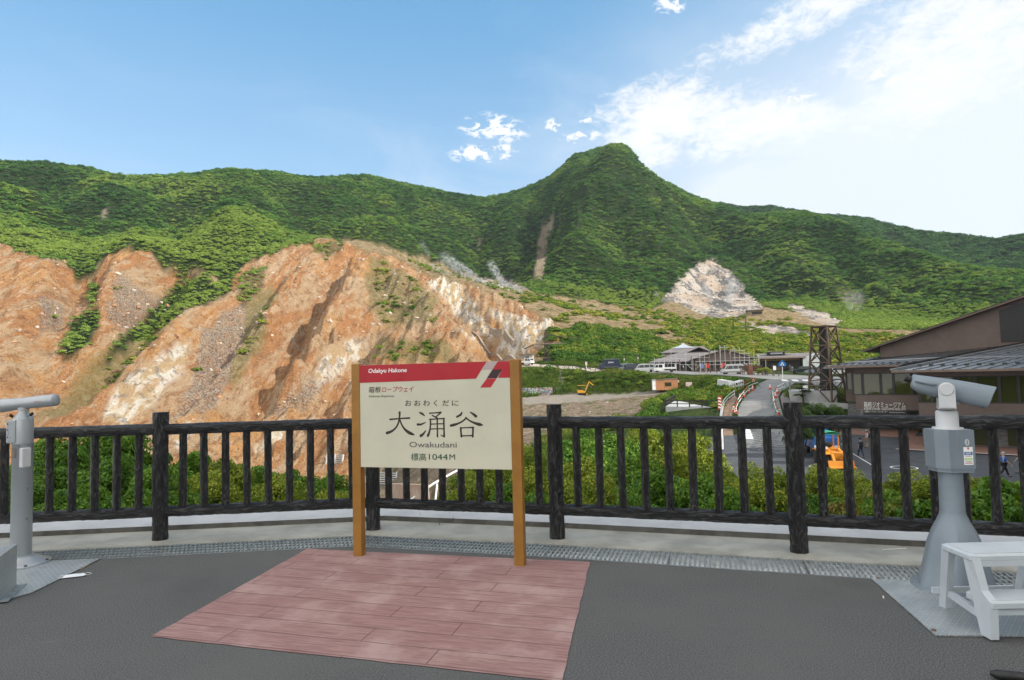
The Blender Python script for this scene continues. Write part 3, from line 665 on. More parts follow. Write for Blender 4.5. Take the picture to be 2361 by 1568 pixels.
# stamped plank paving
A, B, C, D = on_z(708, 1266), on_z(1360, 1297), on_z(1290, 1600), on_z(347, 1469)
def ll(p, q, r, s):                        # crossing of two ground lines
    d1, d2 = q-p, s-r; k = d1.x*d2.y - d1.y*d2.x; u = ((r.x-p.x)*d2.y-(r.y-p.y)*d2.x)/k; return p + d1*u
bd = on_z(1255, 1568) - D; C = ll(B, C, D, D + bd)
M_PLANK = new_mat('stamped red planks', rough=.75, spec=.35); t, b = nodes(M_PLANK)
ang = math.atan2(bd.y, bd.x)
tc = t.n('ShaderNodeTexCoord').outputs['Object']
mp = t.n('ShaderNodeMapping', {'Vector': tc, 'Rotation': (0, 0, -ang), 'Location': (.06, .05, 0)}).outputs[0]
wob = t.noise(mp, 2.2, 3)
br = t.n('ShaderNodeTexBrick', {'Vector': t.vec('ADD', mp, t.n('ShaderNodeCombineXYZ', {1: t.math('MULTIPLY', t.math('SUBTRACT', wob, .5), .012)})), 'Color1': (0, 0, 0, 1), 'Color2': (1, 1, 1, 1), 'Mortar': (.5, .5, .5, 1), 'Scale': 1.0, 'Mortar Size': .0042, 'Mortar Smooth': .3, 'Brick Width': 1.3, 'Row Height': .185}, offset=.37, offset_frequency=2, squash=1.0)
grain = t.noise(t.vec('MULTIPLY', mp, (1.4, 26, 1)), 3.0, 6, .65, dist=.4); pat = t.noise(mp, 2.6, 5, .62); fine = t.noise(tc, 120, 3)
c = t.mix(t.mr(grain, .35, .68), (.255, .140, .130), (.390, .240, .220))
c = t.mix(t.mr(pat, .45, .7, 0, .75), c, (.47, .325, .30)); c = t.mix(t.mr(pat, .42, .25, 0, .45), c, (.245, .125, .115))
c = t.mix(t.math('MULTIPLY', br.outputs[0], .16), c, (.20, .06, .06)); c = t.mix(t.mr(t.noise(tc, 9, 5, .7), .60, .75, 0, .4), c, (.42, .29, .26))
c = t.mix(t.math('MULTIPLY', br.outputs[1], .62), c, (.075, .040, .040))
t.put(b.inputs['Base Color'], c)
hgt = t.math('SUBTRACT', t.math('ADD', t.math('MULTIPLY', grain, .35), t.math('MULTIPLY', fine, .06)), t.math('MULTIPLY', br.outputs[1], .9))
t.put(b.inputs['Normal'], t.n('ShaderNodeBump', {'Height': hgt, 'Strength': .6, 'Distance': .008}))
pm = MB()
edge = []
for p, q in ((A, B), (B, C), (C, D), (D, A)):
    for k in range(24):
        e = p.lerp(q, k/24); j = 0 if k == 0 else .004
        edge.append((e.x+random.uniform(-j, j), e.y+random.uniform(-j, j), .004))
pm.add(edge, [tuple(range(len(edge)))])
o = struct(pm.build('plank_paving', M_PLANK))
if o.data.polygons[0].normal.z < 0: o.data.flip_normals()
em = MB()                                  # pale broken rim of the paving
for i in range(len(edge)):
    a, c_ = Vector(edge[i]), Vector(edge[(i+1) % len(edge)]); d = (c_-a).normalized(); n = Vector((d.y, -d.x, 0))
    wd = random.uniform(.004, .013)
    em.add([a, c_, c_+n*wd+Vector((0, 0, -.003)), a+n*wd+Vector((0, 0, -.003))], [(0, 1, 2, 3)])
struct(em.build('paving_edge', mottled('paving rim', (.36, .26, .22), (.16, .10, .09), 18, .9)))

# grating panels, each one liftable
GI, GO = offs(FP, -.545), offs(FP, -.195)
def gpanel(a0, a1, b0, b1):
    g = MB(); n = 26
    for k in range(5):
        u = k/4; g.beam(a0.lerp(b0, u), a1.lerp(b1, u), .006 if 0 < k < 4 else .016, .024, 0)
    for k in range(n+1):
        u = k/n; g.beam(a0.lerp(a1, u), b0.lerp(b1, u), .009, .022, 0)
    return g
labs = {1: 'steel drain grating beside the left telescope base plate', 2: 'steel drain grating between the left fence post and the sign', 3: 'steel drain grating behind the sign legs', 4: 'steel drain grating in front of the middle bay of the fence', 5: 'steel drain grating running to the right telescope base plate'}
for i in range(1, 6):
    nsub = 2
    for k in range(nsub):
        a0, a1 = GI[i].lerp(GI[i+1], k/nsub+.004), GI[i].lerp(GI[i+1], (k+1)/nsub-.004); b0, b1 = GO[i].lerp(GO[i+1], k/nsub+.004), GO[i].lerp(GO[i+1], (k+1)/nsub-.004)
        v3 = lambda p: Vector((p.x, p.y, -.010))
        o = gpanel(v3(a0), v3(a1), v3(b0), v3(b1)).build('drain_grating', M_GALV)
        tag(o, labs[i] + (', left panel' if k == 0 else ', right panel'), 'grating', 'galvanised gratings over the drain')

# log fence
fence = thing('log_fence', 'black imitation log fence running along the whole terrace edge', 'fence', (0, 0, 0))
def rough_log(L, r, n=18, rings=26, seed=0, amp=.07, cut=False):
    rg = random.Random(seed); ph = [rg.random()*6.28 for _ in range(8)]
    J = lambda i, k: 1 + amp*(.6*math.sin(3*k*6.28/n+ph[0]+.25*math.sin(i*.5+ph[1])) + .5*math.sin(7*k*6.28/n+ph[2]+.6*math.sin(i*.35+ph[3])) + 1.3*(rg.random()-.5)) 
    g = MB(); g.tube([(0, 0, L*i/rings) for i in range(rings+1)], r*1.02, n, 0, True, True, J)
    return g
post0 = rough_log(1.23, .066, 20, 40, 3).build('post', [M_BARK, M_CUT], fence)
cap_ = [p for p in post0.data.polygons if abs(p.normal.z) > .9]
for p in cap_: p.material_index = 1
for i, p in enumerate(FP):
    if i == 0: post0.location = (p.x, p.y, -.02); continue
    c = post0.copy(); COL.objects.link(c); c.parent = fence; c.location = (p.x, p.y, -.02); c.rotation_euler = (0, 0, i*1.9)
bal0 = rough_log(.79, .0335, 12, 24, 8, .09).build('baluster', M_BARK, fence); first = True
for i in range(len(FP)-1):
    a, b_ = FP[i], FP[i+1]; L = (b_-a).length; ang_ = math.atan2(b_.y-a.y, b_.x-a.x)
    for zc, r, nm in ((1.048, .052, 'rail'), (.268, .050, 'rail')):
        g = MB(); rg = random.Random(i*7+int(zc*10)); ph = [rg.random()*6.28 for _ in range(6)]
        J = lambda ii, k: 1 + .07*(math.sin(3*k*6.28/18+ph[0]+.4*math.sin(ii*.3)) + .6*math.sin(8*k*6.28/18+ph[1]+.8*math.sin(ii*.22+ph[2])) + 1.3*(rg.random()-.5))
        g.tube([(L*k/60, 0, 0) for k in range(61)], r, 18, 0, True, True, J)
        o = g.build(nm, M_BARKH, fence, (a.x, a.y, zc)); o.rotation_euler = (0, 0, ang_)
    nb = 9
    for k in range(nb):
        u = (k+1)/(nb+1) if i != 3 else (k+.9)/(nb+.75)
        p = a.lerp(b_, u); q = bal0 if first else bal0.copy()
        if not first: COL.objects.link(q); q.parent = fence
        q.location = (p.x, p.y, .262); q.rotation_euler = (random.uniform(-.008, .008), random.uniform(-.008, .008), random.uniform(0, 6.28)); first = False

# ------------------------------------------------------------------ station sign
M_BROWN = mottled('ochre painted post', (.34, .165, .030), (.28, .130, .022), 6, .42, .05, 80)
M_CREAM = mottled('cream sign face', (.60, .60, .47), (.55, .55, .43), 2, .45, .0)
M_RED = mottled('red sign band', (.42, .010, .022), (.37, .008, .018), 3, .4)
M_INK = new_mat('dark brown lettering', (.030, .012, .010), .5); M_GREY = new_mat('grey lettering', (.10, .10, .10), .5); M_GRN = new_mat('green lettering', (.012, .075, .035), .5)
M_REDL = new_mat('red lettering', (.45, .012, .025), .5); M_WHL = new_mat('white lettering', (.85, .85, .83), .5); M_MAROON = new_mat('dark maroon', (.035, .006, .012), .4); M_TAUPE = new_mat('grey pink emblem', (.44, .36, .35), .45)
lb, rb = on_z(829, 1281), on_z(1200, 1303)
sv = v2(rb) - v2(lb); SW = sv.length; sang = math.atan2(sv.y, sv.x)
sign = thing('station_sign', 'cream station name sign with red top band between two ochre posts', 'sign', (lb.x, lb.y, 0), sang)
SH = 1.612; pw, pd = .080, .075
for x_ in (0, SW):
    g = MB(); g.box((x_, .0, SH/2), (pw, pd, SH), 0, None, .004); g.build('post', M_BROWN, sign)
x0, x1 = pw/2+.001, SW-pw/2-.001; z0, z1 = .745, SH-.012; zr = z1-.150
g = MB(); g.box(((x0+x1)/2, -.012, (z0+z1)/2), (x1-x0, .045, z1-z0)); panel = g.build('panel', M_CREAM, sign)
yf = -.012-.0225
def flat(poly, yy, name, mat, par): 
    g = MB(); g.prism([(x, yy, z) for x, z in poly], (0, -.0012, 0)); return g.build(name, mat, par)
# band coordinates: photo px within the sign crop -> metres
def sx(u): return x0 + (u-252)/(1298-252)*(x1-x0)
def szl(vv, u):                             # crop row -> height, edges of the panel as guides
    f = (u-252)/(1298-252); top = 97+(70-97)*f; bot = 820+(838-820)*f
    return z1 - (vv-top)/(bot-top)*(z1-z0)
def spt(u, vv): return (sx(u), szl(vv, u))
flat([spt(252, 98), spt(1148, 74), spt(1074, 196), (x0, zr)], yf-.0005, 'header_band', M_RED, panel)
flat([spt(1222, 73), spt(1297, 71), spt(1300, 190), spt(1220, 190), spt(1252, 130), spt(1186, 131)], yf-.0005, 'header_band', M_RED, panel)
flat([spt(1150, 74), spt(1222, 73), spt(1187, 131), spt(1117, 132)], yf-.0005, 'emblem', M_TAUPE, panel)
flat([spt(1186, 131), spt(1252, 130), spt(1212, 193), spt(1146, 194)], yf-.0005, 'emblem', M_MAROON, panel)
flat([spt(1146, 196), spt(1211, 195), spt(1171, 258), spt(1101, 259)], yf-.0005, 'emblem', M_REDL, panel)
def sgn(body, u, vbase, hpx, mat, wpx=None, shear=0., bold=0., ratio=.72):
    p = spt(u, vbase); q = spt(u, vbase-hpx); size = (q[1]-p[1])/ratio
    M = Matrix.Translation((p[0], yf-.0021, p[1])) @ Matrix.Rotation(R_(90), 4, 'X')
    o = text(body, size, M, mat, 'lettering', panel, .0004, 'LEFT', 1.0, shear, bold)
    if wpx:
        xs = [v.co.x for v in o.data.vertices]; wn = max(xs)-min(xs); tgt = sx(u+wpx)-sx(u); xm = min(xs)
        for v in o.data.vertices: v.co.x = p[0] + (v.co.x-xm)*tgt/wn
    return o
sgn('Odakyu Hakone', 316, 152, 30, M_WHL, 280, .12, .0008)
sgn('箱根', 316, 290, 40, M_INK, 88, .1, .0, .86); sgn('ロープウェイ', 414, 288, 36, M_REDL, 228, .12, .0, .80)
sgn('Hakone Ropeway', 318, 325, 15, M_GREY, 186, .15)
for ch, u in zip('おおわくだに', (580, 645, 708, 782, 842, 908)): sgn(ch, u, 386, 40, M_INK, 46 if ch != 'く' else 24, 0, .0, .84)
# the three large brush-like characters, as strokes with swelling ends
def stroke(pts, w, name='lettering'):
    n = len(pts); L = []; Rr = []
    for i, (u, vv) in enumerate(pts):
        a = pts[max(i-1, 0)]; b = pts[min(i+1, n-1)]; dx, dy = b[0]-a[0], b[1]-a[1]; q = math.hypot(dx, dy); ww = w[i]/2
        L.append((u-dy/q*ww, vv+dx/q*ww)); Rr.append((u+dy/q*ww, vv-dx/q*ww))
    return L + Rr[::-1]
def bez(p0, p1, p2, n=10): return [((1-k/n)**2*p0[0]+2*(1-k/n)*k/n*p1[0]+(k/n)**2*p2[0], (1-k/n)**2*p0[1]+2*(1-k/n)*k/n*p1[1]+(k/n)**2*p2[1]) for k in range(n+1)]
ST = [ # 大
 ([(470,484),(540,478),(609,474)],(13,10,13)), (bez((540,434),(542,560),(446,580)),(16,13,12,12,12,12,13,14,17,20,20)), (bez((540,482),(560,570),(640,592)),(11,11,11,12,13,15,18,21,23,20,9)),
 # 涌
 ([(684,436),(700,444),(716,458)],(12,17,8)), ([(668,520),(690,520),(722,506)],(17,14,7)), (bez((688,600),(705,590),(722,565)),(20,20,19,18,16,14,13,12,11,10,8)),
 ([(752,440),(790,438),(830,434)],(10,9,12)), ([(830,436),(812,452),(796,466)],(12,10,9)), ([(770,456),(790,466),(806,476)],(9,11,12)),
 ([(752,484),(800,481),(853,478)],(10,9,11)), (bez((757,484),(760,560),(736,602)),(12,11,11,11,11,11,12,13,15,17,14)), ([(850,480),(850,560),(850,606)],(12,11,13)), ([(850,604),(838,602),(826,594)],(12,9,5)),
 ([(758,518),(800,516),(848,515)],(9,8,9)), ([(758,552),(800,551),(848,550)],(9,8,9)), ([(804,482),(804,560),(804,606)],(11,10,12)),
 # 谷
 ([(974,436),(966,452),(940,466)],(10,16,14)), ([(1032,434),(1050,446),(1068,462)],(9,16,20)), (bez((1002,474),(975,512),(898,528)),(14,12,11,11,12,12,13,15,18,20,17)), (bez((1002,474),(1040,512),(1110,524)),(12,11,11,12,13,15,17,20,23,22,10)),
 ([(964,544),(966,580),(968,606)],(13,12,14)), ([(962,545),(1005,543),(1050,541)],(10,9,12)), ([(1047,543),(1046,580),(1044,606)],(13,12,14)), ([(966,601),(1005,600),(1046,599)],(10,9,10))]
g = MB()
for j, (pts, wd) in enumerate(ST):
    if j in (3, 15): g.build('lettering', M_INK, panel); g = MB()
    ply = [spt(*p) for p in stroke(pts, wd)]; k = len(ply)//2; e = -.0004-.00006*(j % 5)
    for i in range(k-1):
        a, b_, c, d = ply[i], ply[i+1], ply[2*k-2-i], ply[2*k-1-i]
        g.add([(q[0], yf+e, q[1]) for q in (a, b_, c, d)], [(0, 1, 2, 3)])
    for cx, rr in ((pts[0], wd[0]/2), (pts[-1], wd[-1]/2)):
        cp = spt(*cx); s_ = (sx(1)-sx(0))*rr
        g.add([(cp[0]+s_*math.cos(a*.785), yf+e-.00003, cp[1]+s_*math.sin(a*.785)) for a in range(8)], [tuple(range(8))])
g.build('lettering', M_INK, panel)
sgn('Owakudani', 607, 680, 40, M_GREY, 328); sgn('標高', 616, 770, 48, M_GRN, 108, 0, .0, .84); sgn('1044', 742, 768, 42, M_GRN, 130, 0, .0); sgn('M', 884, 768, 40, M_GRN, 38, 0, .0)

# ------------------------------------------------------------------ telescopes, plates, stool
M_SILV = mottled('silver paint', (.40, .43, .46), (.38, .41, .44), 5, .36, .0, 140, .35)
M_GREYP = mottled('grey blue paint', (.215, .26, .30), (.195, .235, .275), 5, .42, .05, 140, .15)
M_PALE = mottled('pale grey paint', (.58, .60, .61), (.53, .55, .57), 5, .4, .05, 140)
M_BLK = new_mat('black rubber', (.012, .012, .013), .5); M_CHECK = new_mat('chequer plate', rough=.42, metal=.7); t, b = nodes(M_CHECK)
oc = t.n('ShaderNodeTexCoord').outputs['Object']
def lug(sc, rot, off):
    m_ = t.n('ShaderNodeMapping', {'Vector': oc, 'Rotation': (0, 0, rot), 'Location': off, 'Scale': (sc, sc, sc)}).outputs[0]
    fr = t.vec('FRACTION', m_); fr = t.vec('SUBTRACT', fr, (.5, .5, .5)); fr = t.vec('MULTIPLY', fr, (1.0, 3.4, 0)); return t.mr(t.vec('LENGTH', fr, out=1), .46, .30)
lg = t.math('MAXIMUM', lug(30, R_(45), (0, 0, 0)), lug(30, R_(-45), (.5, .5, 0)))
nz = t.noise(oc, 4, 6, .65); n9 = t.noise(oc, 40, 4)
c = t.mix(t.mr(nz, .35, .7), (.36, .40, .41), (.50, .52, .51)); c = t.mix(t.mr(n9, .55, .75, 0, .4), c, (.30, .27, .23)); c = t.mix(lg, c, (.62, .64, .64))
t.put(b.inputs['Base Color'], c); t.put(b.inputs['Roughness'], t.mr(nz, .3, .7, .35, .6)); t.put(b.inputs['Normal'], t.n('ShaderNodeBump', {'Height': lg, 'Strength': .7, 'Distance': .006}))
def plate(pts, name, label, cat):
    g = MB(); g.prism([(p.x, p.y, .004) for p in pts], (0, 0, .007)); o = g.build(name, M_CHECK); return tag(o, label, cat)
def bolt(g, p): return g.lathe([(.014, 0), (.013, .006), (.007, .009), (0, .010)], 8, 0, (p[0], p[1], p[2]))
P_ = [on_z(2008, 1336), on_z(2157, 1469), on_z(2361, 1480) + Vector((.9, -.01, 0)), on_z(2361, 1346) + Vector((.9, -.35, 0))]
rp = plate(P_, 'base_plate', 'steel chequer plate under the right telescope and the white step stool', 'base plate')
M_RB = mottled('rusty bolt', (.10, .05, .03), (.2, .15, .12), 40, .7)
for i, p in enumerate(P_[:2]): g = MB(); bolt(g, (p.x+ (.03 if i else .045), p.y+(.06 if i else -.02), .011)); g.build('bolt', M_RB, rp)
P_ = [on_z(232, 1290), on_z(76, 1368), on_z(-10, 1393), on_z(-170, 1420), on_z(-170, 1312), on_z(60, 1300)]
plate(P_, 'base_plate', 'steel chequer plate under the left telescope and the metal step', 'base plate')
def oriented(o, d, up=(0, 0, 1)):
    z = Vector(d).normalized(); u = Vector(up); x = u.cross(z).normalized(); y = z.cross(x)
    return Matrix((x, y, z)).transposed()
# left, silver telescope
p = on_z(48, 1303); tl = thing('coin_telescope', 'slim silver coin telescope on a round column beside the metal step', 'telescope', (p.x, p.y, .011))
g = MB(); g.lathe([(.205, 0), (.205, .012), (.165, .020), (.155, .034), (.125, .040), (.118, .055), (.094, .062), (.092, .075)], 40); bf = g.build('base_flange', M_SILV, tl)
for a in range(6): g = MB(); bolt(g, (.185*math.cos(a*1.047+.3), .185*math.sin(a*1.047+.3), .0125)); g.build('bolt', M_DARK, bf)
g = MB(); g.lathe([(.090, .07), (.090, .99), (.094, .992), (.094, 1.005)], 40); g.build('column', M_SILV, tl)
g = MB(); g.lathe([(.088, 1.005), (.088, 1.20), (.084, 1.21), (.048, 1.255), (.046, 1.275)], 36); g.box((-.055, -.060, 1.105), (.080, .10, .19), 0, Matrix.Rotation(R_(18), 3, 'Z'), .006); hd = g.build('head', M_SILV, tl)
for k, z_ in enumerate((1.17, 1.12, 1.06)): g = MB(); g.cyl((-.067, -.108, z_), .006, .012, 8, 0, None, (.2, -1, 0)); g.build('screw', M_DARK, hd)
g = MB(); g.cyl((.085, -.02, 1.235), .013, .03, 10, 0, None, (.8, 0, .5)); g.build('knob', M_DARK, tl); g = MB(); g.cyl((-.075, -.04, 1.225), .013, .03, 10, 0, None, (-.7, -.2, .5)); g.build('knob', M_DARK, tl)
g = MB(); g.box((.068, -.055, .885), (.055, .085, .165), 0, Matrix.Rotation(R_(-22), 3, 'Z'), .008); cb = g.build('coin_box', M_PALE, tl)
g = MB(); g.tube([(.0915*math.cos(a), .0915*math.sin(a), .955) for a in np.linspace(R_(-150), R_(-88), 8)], .001, 4)
g = MB(); A_ = np.linspace(R_(-152), R_(-86), 9); g.add([(.0912*math.cos(a), .0912*math.sin(a), z_) for z_ in (.885, .965) for a in A_], [(i, i+1, i+10, i+9) for i in range(8)]); g.build('name_plate', mottled('dull plate', (.12, .10, .09), (.18, .15, .13), 30, .5), tl)
d = Vector((.985, -.02, .10)).normalized(); g = MB(); c0 = Vector((0, 0, 1.335)) 
g.tube([c0+d*s_ for s_ in (-.36, -.352, -.22, -.19, -.05, .10, .115, .28, .288, .292, .288)], [.050, .058, .058, .072, .060, .060, .0635, .0635, .060, .052, .050], 32)
g.cyl(c0+Vector((0, 0, -.07)), .045, .03, 20); tb = g.build('tube', M_SILV, tl)
g = MB(); g.cyl(c0+d*-.364, .047, .01, 20, 0, None, d); g.build('eyepiece', M_BLK, tb)
o = text('KOWA PROMINAR', .018, Matrix.Translation(c0+d*.135+Vector((0, -.0642, -.004))) @ Matrix.Rotation(R_(-3), 4, 'Y') @ Matrix.Rotation(R_(90), 4, 'X'), M_REDL, 'lettering', tb, .0003)
# metal step by the left telescope
q = on_z(38, 1355); g = MB(); sc_ = thing('metal_step', 'chequer plate metal step box at the left edge beside the slim telescope', 'step', (q.x, q.y, .011), R_(23))
M_CHK2 = M_CHECK.copy(); M_CHK2.name = 'chequer plate, standing'
g.prism([(-.62, -.36, .30), (0, -.36, .30), (0, 0, .30), (-.62, 0, .30)], (0, 0, .008)); g.build('tread', M_CHECK, sc_)
g = MB(); g.box((-.003, -.18, .15), (.006, .36, .298)); o = g.build('side_plate', M_CHECK, sc_)
o.data.transform(Matrix.Rotation(R_(90), 4, 'Y')); o.rotation_euler = (0, R_(-90), 0)     # so that the lug pattern lies in the face
g = MB(); g.box((-.31, -.357, .15), (.61, .006, .298)); g.build('riser', M_GALV, sc_); g = MB(); g.box((-.31, -.003, .15), (.61, .006, .298)); g.build('riser', M_GALV, sc_); g = MB(); g.box((.03, -.18, .004), (.06, .40, .007)); g.build('foot_flange', M_GALV, sc_)
# right, grey telescope
p = on_z(2207, 1357); tr_ = thing('coin_telescope', 'stout grey blue coin telescope with flared pedestal at the right of the terrace', 'telescope', (p.x, p.y, .011))
k = p.y/4.19
g = MB(); g.lathe([(.265, 0), (.265, .012), (.21, .013)], 48); g.build('base_flange', M_GREYP, tr_)
g = MB(); n = 48; rings = []
prof = [(.225, .012), (.212, .05), (.185, .16), (.160, .28), (.128, .37), (.098, .43), (.078, .475), (.073, .50), (.071, .76)]
vs = []
for r_, z_ in prof:
    rib = max(0, min(1, (.48-z_)/.14))*.14
    for a in range(n):
        th = 2*math.pi*a/n; vs.append((r_*(1+rib*max(0, math.cos(th*6))**3*(.6 if z_ > .1 else .8))*math.cos(th), r_*(1+rib*max(0, math.cos(th*6))**3*(.6 if z_ > .1 else .8))*math.sin(th), z_))
g.add(vs, [(i*n+a, i*n+(a+1) % n, (i+1)*n+(a+1) % n, (i+1)*n+a) for i in range(len(prof)-1) for a in range(n)], 0, True); g.build('pedestal', M_GREYP, tr_)
bx = thing  # housing turned a little to the left, so its left flank shows
Rz = Matrix.Rotation(R_(-3), 3, 'Z'); g = MB()
out = [(-.17, .12), (-.172, -.06), (-.085, -.150), (.160, -.150), (.165, .12)]
g.prism([Rz @ Vector((x, y, .79)) for x, y in out], (0, 0, .255)); g.prism([Rz @ Vector((x*.93+.005, y*.93, .765)) for x, y in out], (0, 0, .027)); box_ = g.build('coin_box', M_GREYP, tr_)
yb = -.1505
g = MB(); g.cyl(Rz @ Vector((.085, yb+.004, .965)), .021, .012, 20, 0, None, Rz @ Vector((0, -1, 0))); lk = g.build('coin_slot', M_PALE, box_)
g = MB(); g.box(Rz @ Vector((.085, yb-.0085, .965)), (.005, .002, .026), 0, Rz); g.build('slit', M_BLK, lk)
g = MB(); g.cyl(Rz @ Vector((-.015, yb+.003, .975)), .021, .005, 20, 0, None, Rz @ Vector((0, -1, 0))); g.build('knock_out', mottled('worn grey', (.22, .25, .28), (.2, .22, .25), 9, .6), box_)
g = MB(); g.box(Rz @ Vector((.093, yb-.0006, .876)), (.088, .0012, .116), 0, Rz); lab = g.build('label', M_WHL, box_)
M_BLUE = new_mat('blue print', (.02, .12, .34), .5); M_LIME = new_mat('pale green print', (.45, .62, .25), .5)
def lb_(cx, cz, w_, h_, mat): 
    g = MB(); g.box(Rz @ Vector((cx, yb-.0015, cz)), (w_, .0008, h_), 0, Rz); return g.build('print', mat, lab)
lb_(.093, .892, .078, .022, M_BLUE); lb_(.093, .857, .078, .012, M_LIME); lb_(.093, .926-.006, .008, .009, M_REDL); lb_(.093, .874, .06, .003, M_GREY); lb_(.093, .843, .074, .003, M_GREY); lb_(.093, .836, .06, .0025, M_GREY); lb_(.093, .828, .074, .0035, M_REDL)
g = MB(); g.prism([Rz @ Vector((.093+u_, yb-.0012, .924+v_)) for u_, v_ in ((-.014, 0), (.014, 0), (0, .011))], (0, -.001, 0)); g.build('print', M_REDL, lab)
text('100円', .023, Matrix.Translation(Rz @ Vector((.060, yb-.0022, .884))) @ Rz.to_4x4() @ Matrix.Rotation(R_(90), 4, 'X'), M_WHL, 'lettering', lab, .0002)
g = MB(); g.lathe([(.128, 1.046), (.128, 1.056), (.094, 1.058), (.094, 1.15), (.090, 1.163), (.078, 1.170)], 40); g.build('neck', M_PALE, tr_)
ax = Vector((.86, -.51, 0)).normalized(); side = Vector((-ax.y, ax.x, 0)); cen = Vector((.0, -.0, 1.315)); 
tdir = (ax - Vector((0, 0, .20))).normalized(); upd = (Vector((0, 0, 1)) - tdir*tdir.z).normalized()
g = MB()                                    # fork arms with round bosses
for sgn_ in (-1, 1):
    s_ = side*sgn_*-.118
    pr = [(-.056, -.145), (.056, -.145), (.056, .0)] + [(.056*math.cos(a), .056*math.sin(a)) for a in np.linspace(.15, 2.99, 12)] + [(-.056, .0)]
    g.prism([cen + s_ + ax*u_ + Vector((0, 0, v_)) for u_, v_ in pr], side*-sgn_*.022)
    g.cyl(cen + s_ - side*sgn_*.022, .050, .010, 28, 0, .044, side*-sgn_)
g.box(cen + Vector((0, 0, -.150)), (.12, .22, .014), 0, Matrix((ax, side, Vector((0, 0, 1)))).transposed()); g.cyl(cen + Vector((0, 0, -.168)), .03, .016, 16); g.build('fork', M_PALE, tr_)
g = MB(); g.cyl(cen + side*.10 + ax*.06 + Vector((0, 0, -.115)), .014, .035, 12, 0, None, ax); g.build('knob', M_PALE, tr_)
# tapering housing: rounded-rectangle sections
secs = [(-.222, .048, .036, .020), (-.216, .070, .052, .018), (-.17, .086, .066, .006), (-.04, .092, .076, .0), (.10, .092, .082, -.004), (.25, .092, .085, -.012), (.275, .092, .085, -.014)]
vs = []; nn = 28
for s_, w_, h_, up_ in secs:
    for a in range(nn):
        th = 2*math.pi*a/nn; ca, sa = math.cos(th), math.sin(th); e = .62
        vs.append(cen + tdir*(s_ + (.022*(sa) if s_ > .26 else (0)) ) + side*(w_*math.copysign(abs(ca)**e, ca)) + upd*(h_*math.copysign(abs(sa)**e, sa) + up_))
g = MB(); g.add(vs, [(i*nn+a, i*nn+(a+1) % nn, (i+1)*nn+(a+1) % nn, (i+1)*nn+a) for i in range(len(secs)-1) for a in range(nn)], 0, True)
g.add(vs[:nn], [tuple(range(nn-1, -1, -1))]); g.add([v - tdir*.02 for v in vs[-nn:]], [tuple(range(nn))], 1)
g.tube([cen + tdir*-.200 - side*.090 + upd*.028, cen + tdir*-.19 - side*.092 + upd*.028, cen + tdir*-.08 - side*.099 + upd*.022, cen + tdir*-.066 - side*.090 + upd*.024], [.008, .015, .015, .008], 14); hs = g.build('housing', [M_GREYP, M_BLK], tr_)
g = MB(); 
for sgn_ in (-1, 1): g.tube([cen + tdir*-.21 + side*.036*sgn_ + upd*.030, cen + tdir*-.25 + side*.036*sgn_ + upd*.030, cen + tdir*-.262 + side*.036*sgn_ + upd*.034], [.022, .024, .026], 18)
g.build('eyepiece', M_BLK, hs)
def slim(root, spec):                        # narrow named parts about their own axis / pivot height
    for c in list(COL.objects):
        if c.parent == root and c.name.split('.')[0] in spec:
            sc3, zc = spec[c.name.split('.')[0]]; c.scale = sc3; c.location.z += zc*(1-sc3[2])
slim(tr_, {'coin_box': ((.66, .66, 1), 0), 'neck': ((.70, .70, 1), 0), 'fork': ((.84, .84, .84), 1.315), 'knob': ((.84, .84, .84), 1.315), 'housing': ((.90, .90, .90), 1.315)})
slim(tl, {'column': ((.83, .83, 1), 0), 'head': ((.83, .83, 1), 0), 'knob': ((.83, .83, 1), 0), 'coin_box': ((.83, .83, 1), 0), 'name_plate': ((.83, .83, 1), 0), 'tube': ((.97, .80, .80), 1.335)})
# white plastic step stool
M_PLAS = mottled('white plastic', (.52, .57, .61), (.47, .52, .56), 4, .38, .04, 90)
fl, bl = on_z(2283, 1477), on_z(2172, 1403)
stool = thing('step_stool', 'white plastic two step stool in front of the grey telescope', 'stool', (fl.x, fl.y, .011))
DY = bl.y - fl.y; WX = .50; H1, H2 = .205, .425; oy = bl.x-fl.x
def ribbed(x0, x1, y0, y1, z, name, hh):
    g = MB(); g.box(((x0+x1)/2, (y0+y1)/2, z-hh/2-.004), (x1-x0, y1-y0, hh), 0, None, .012)
    n = int((y1-y0-.03)/.016)
    for k in range(n): g.box(((x0+x1)/2, y0+.02+k*.016, z-.002), (x1-x0-.03, .009, .005), 0, None, .002)
    return g.build(name, M_PLAS, stool)
ribbed(.0, WX, -.02, .175, H1, 'tread', .05); ribbed(-.015, WX+.02, .085, .335, H2, 'tread', .045)
def leg(path, wds, name='leg'):
    g = MB()
    for (a, b_, wx, wy) in zip(path[:-1], path[1:], wds[0], wds[1]): g.beam(a, b_, wx, wy, 0, (0, 1, 0))
    return g
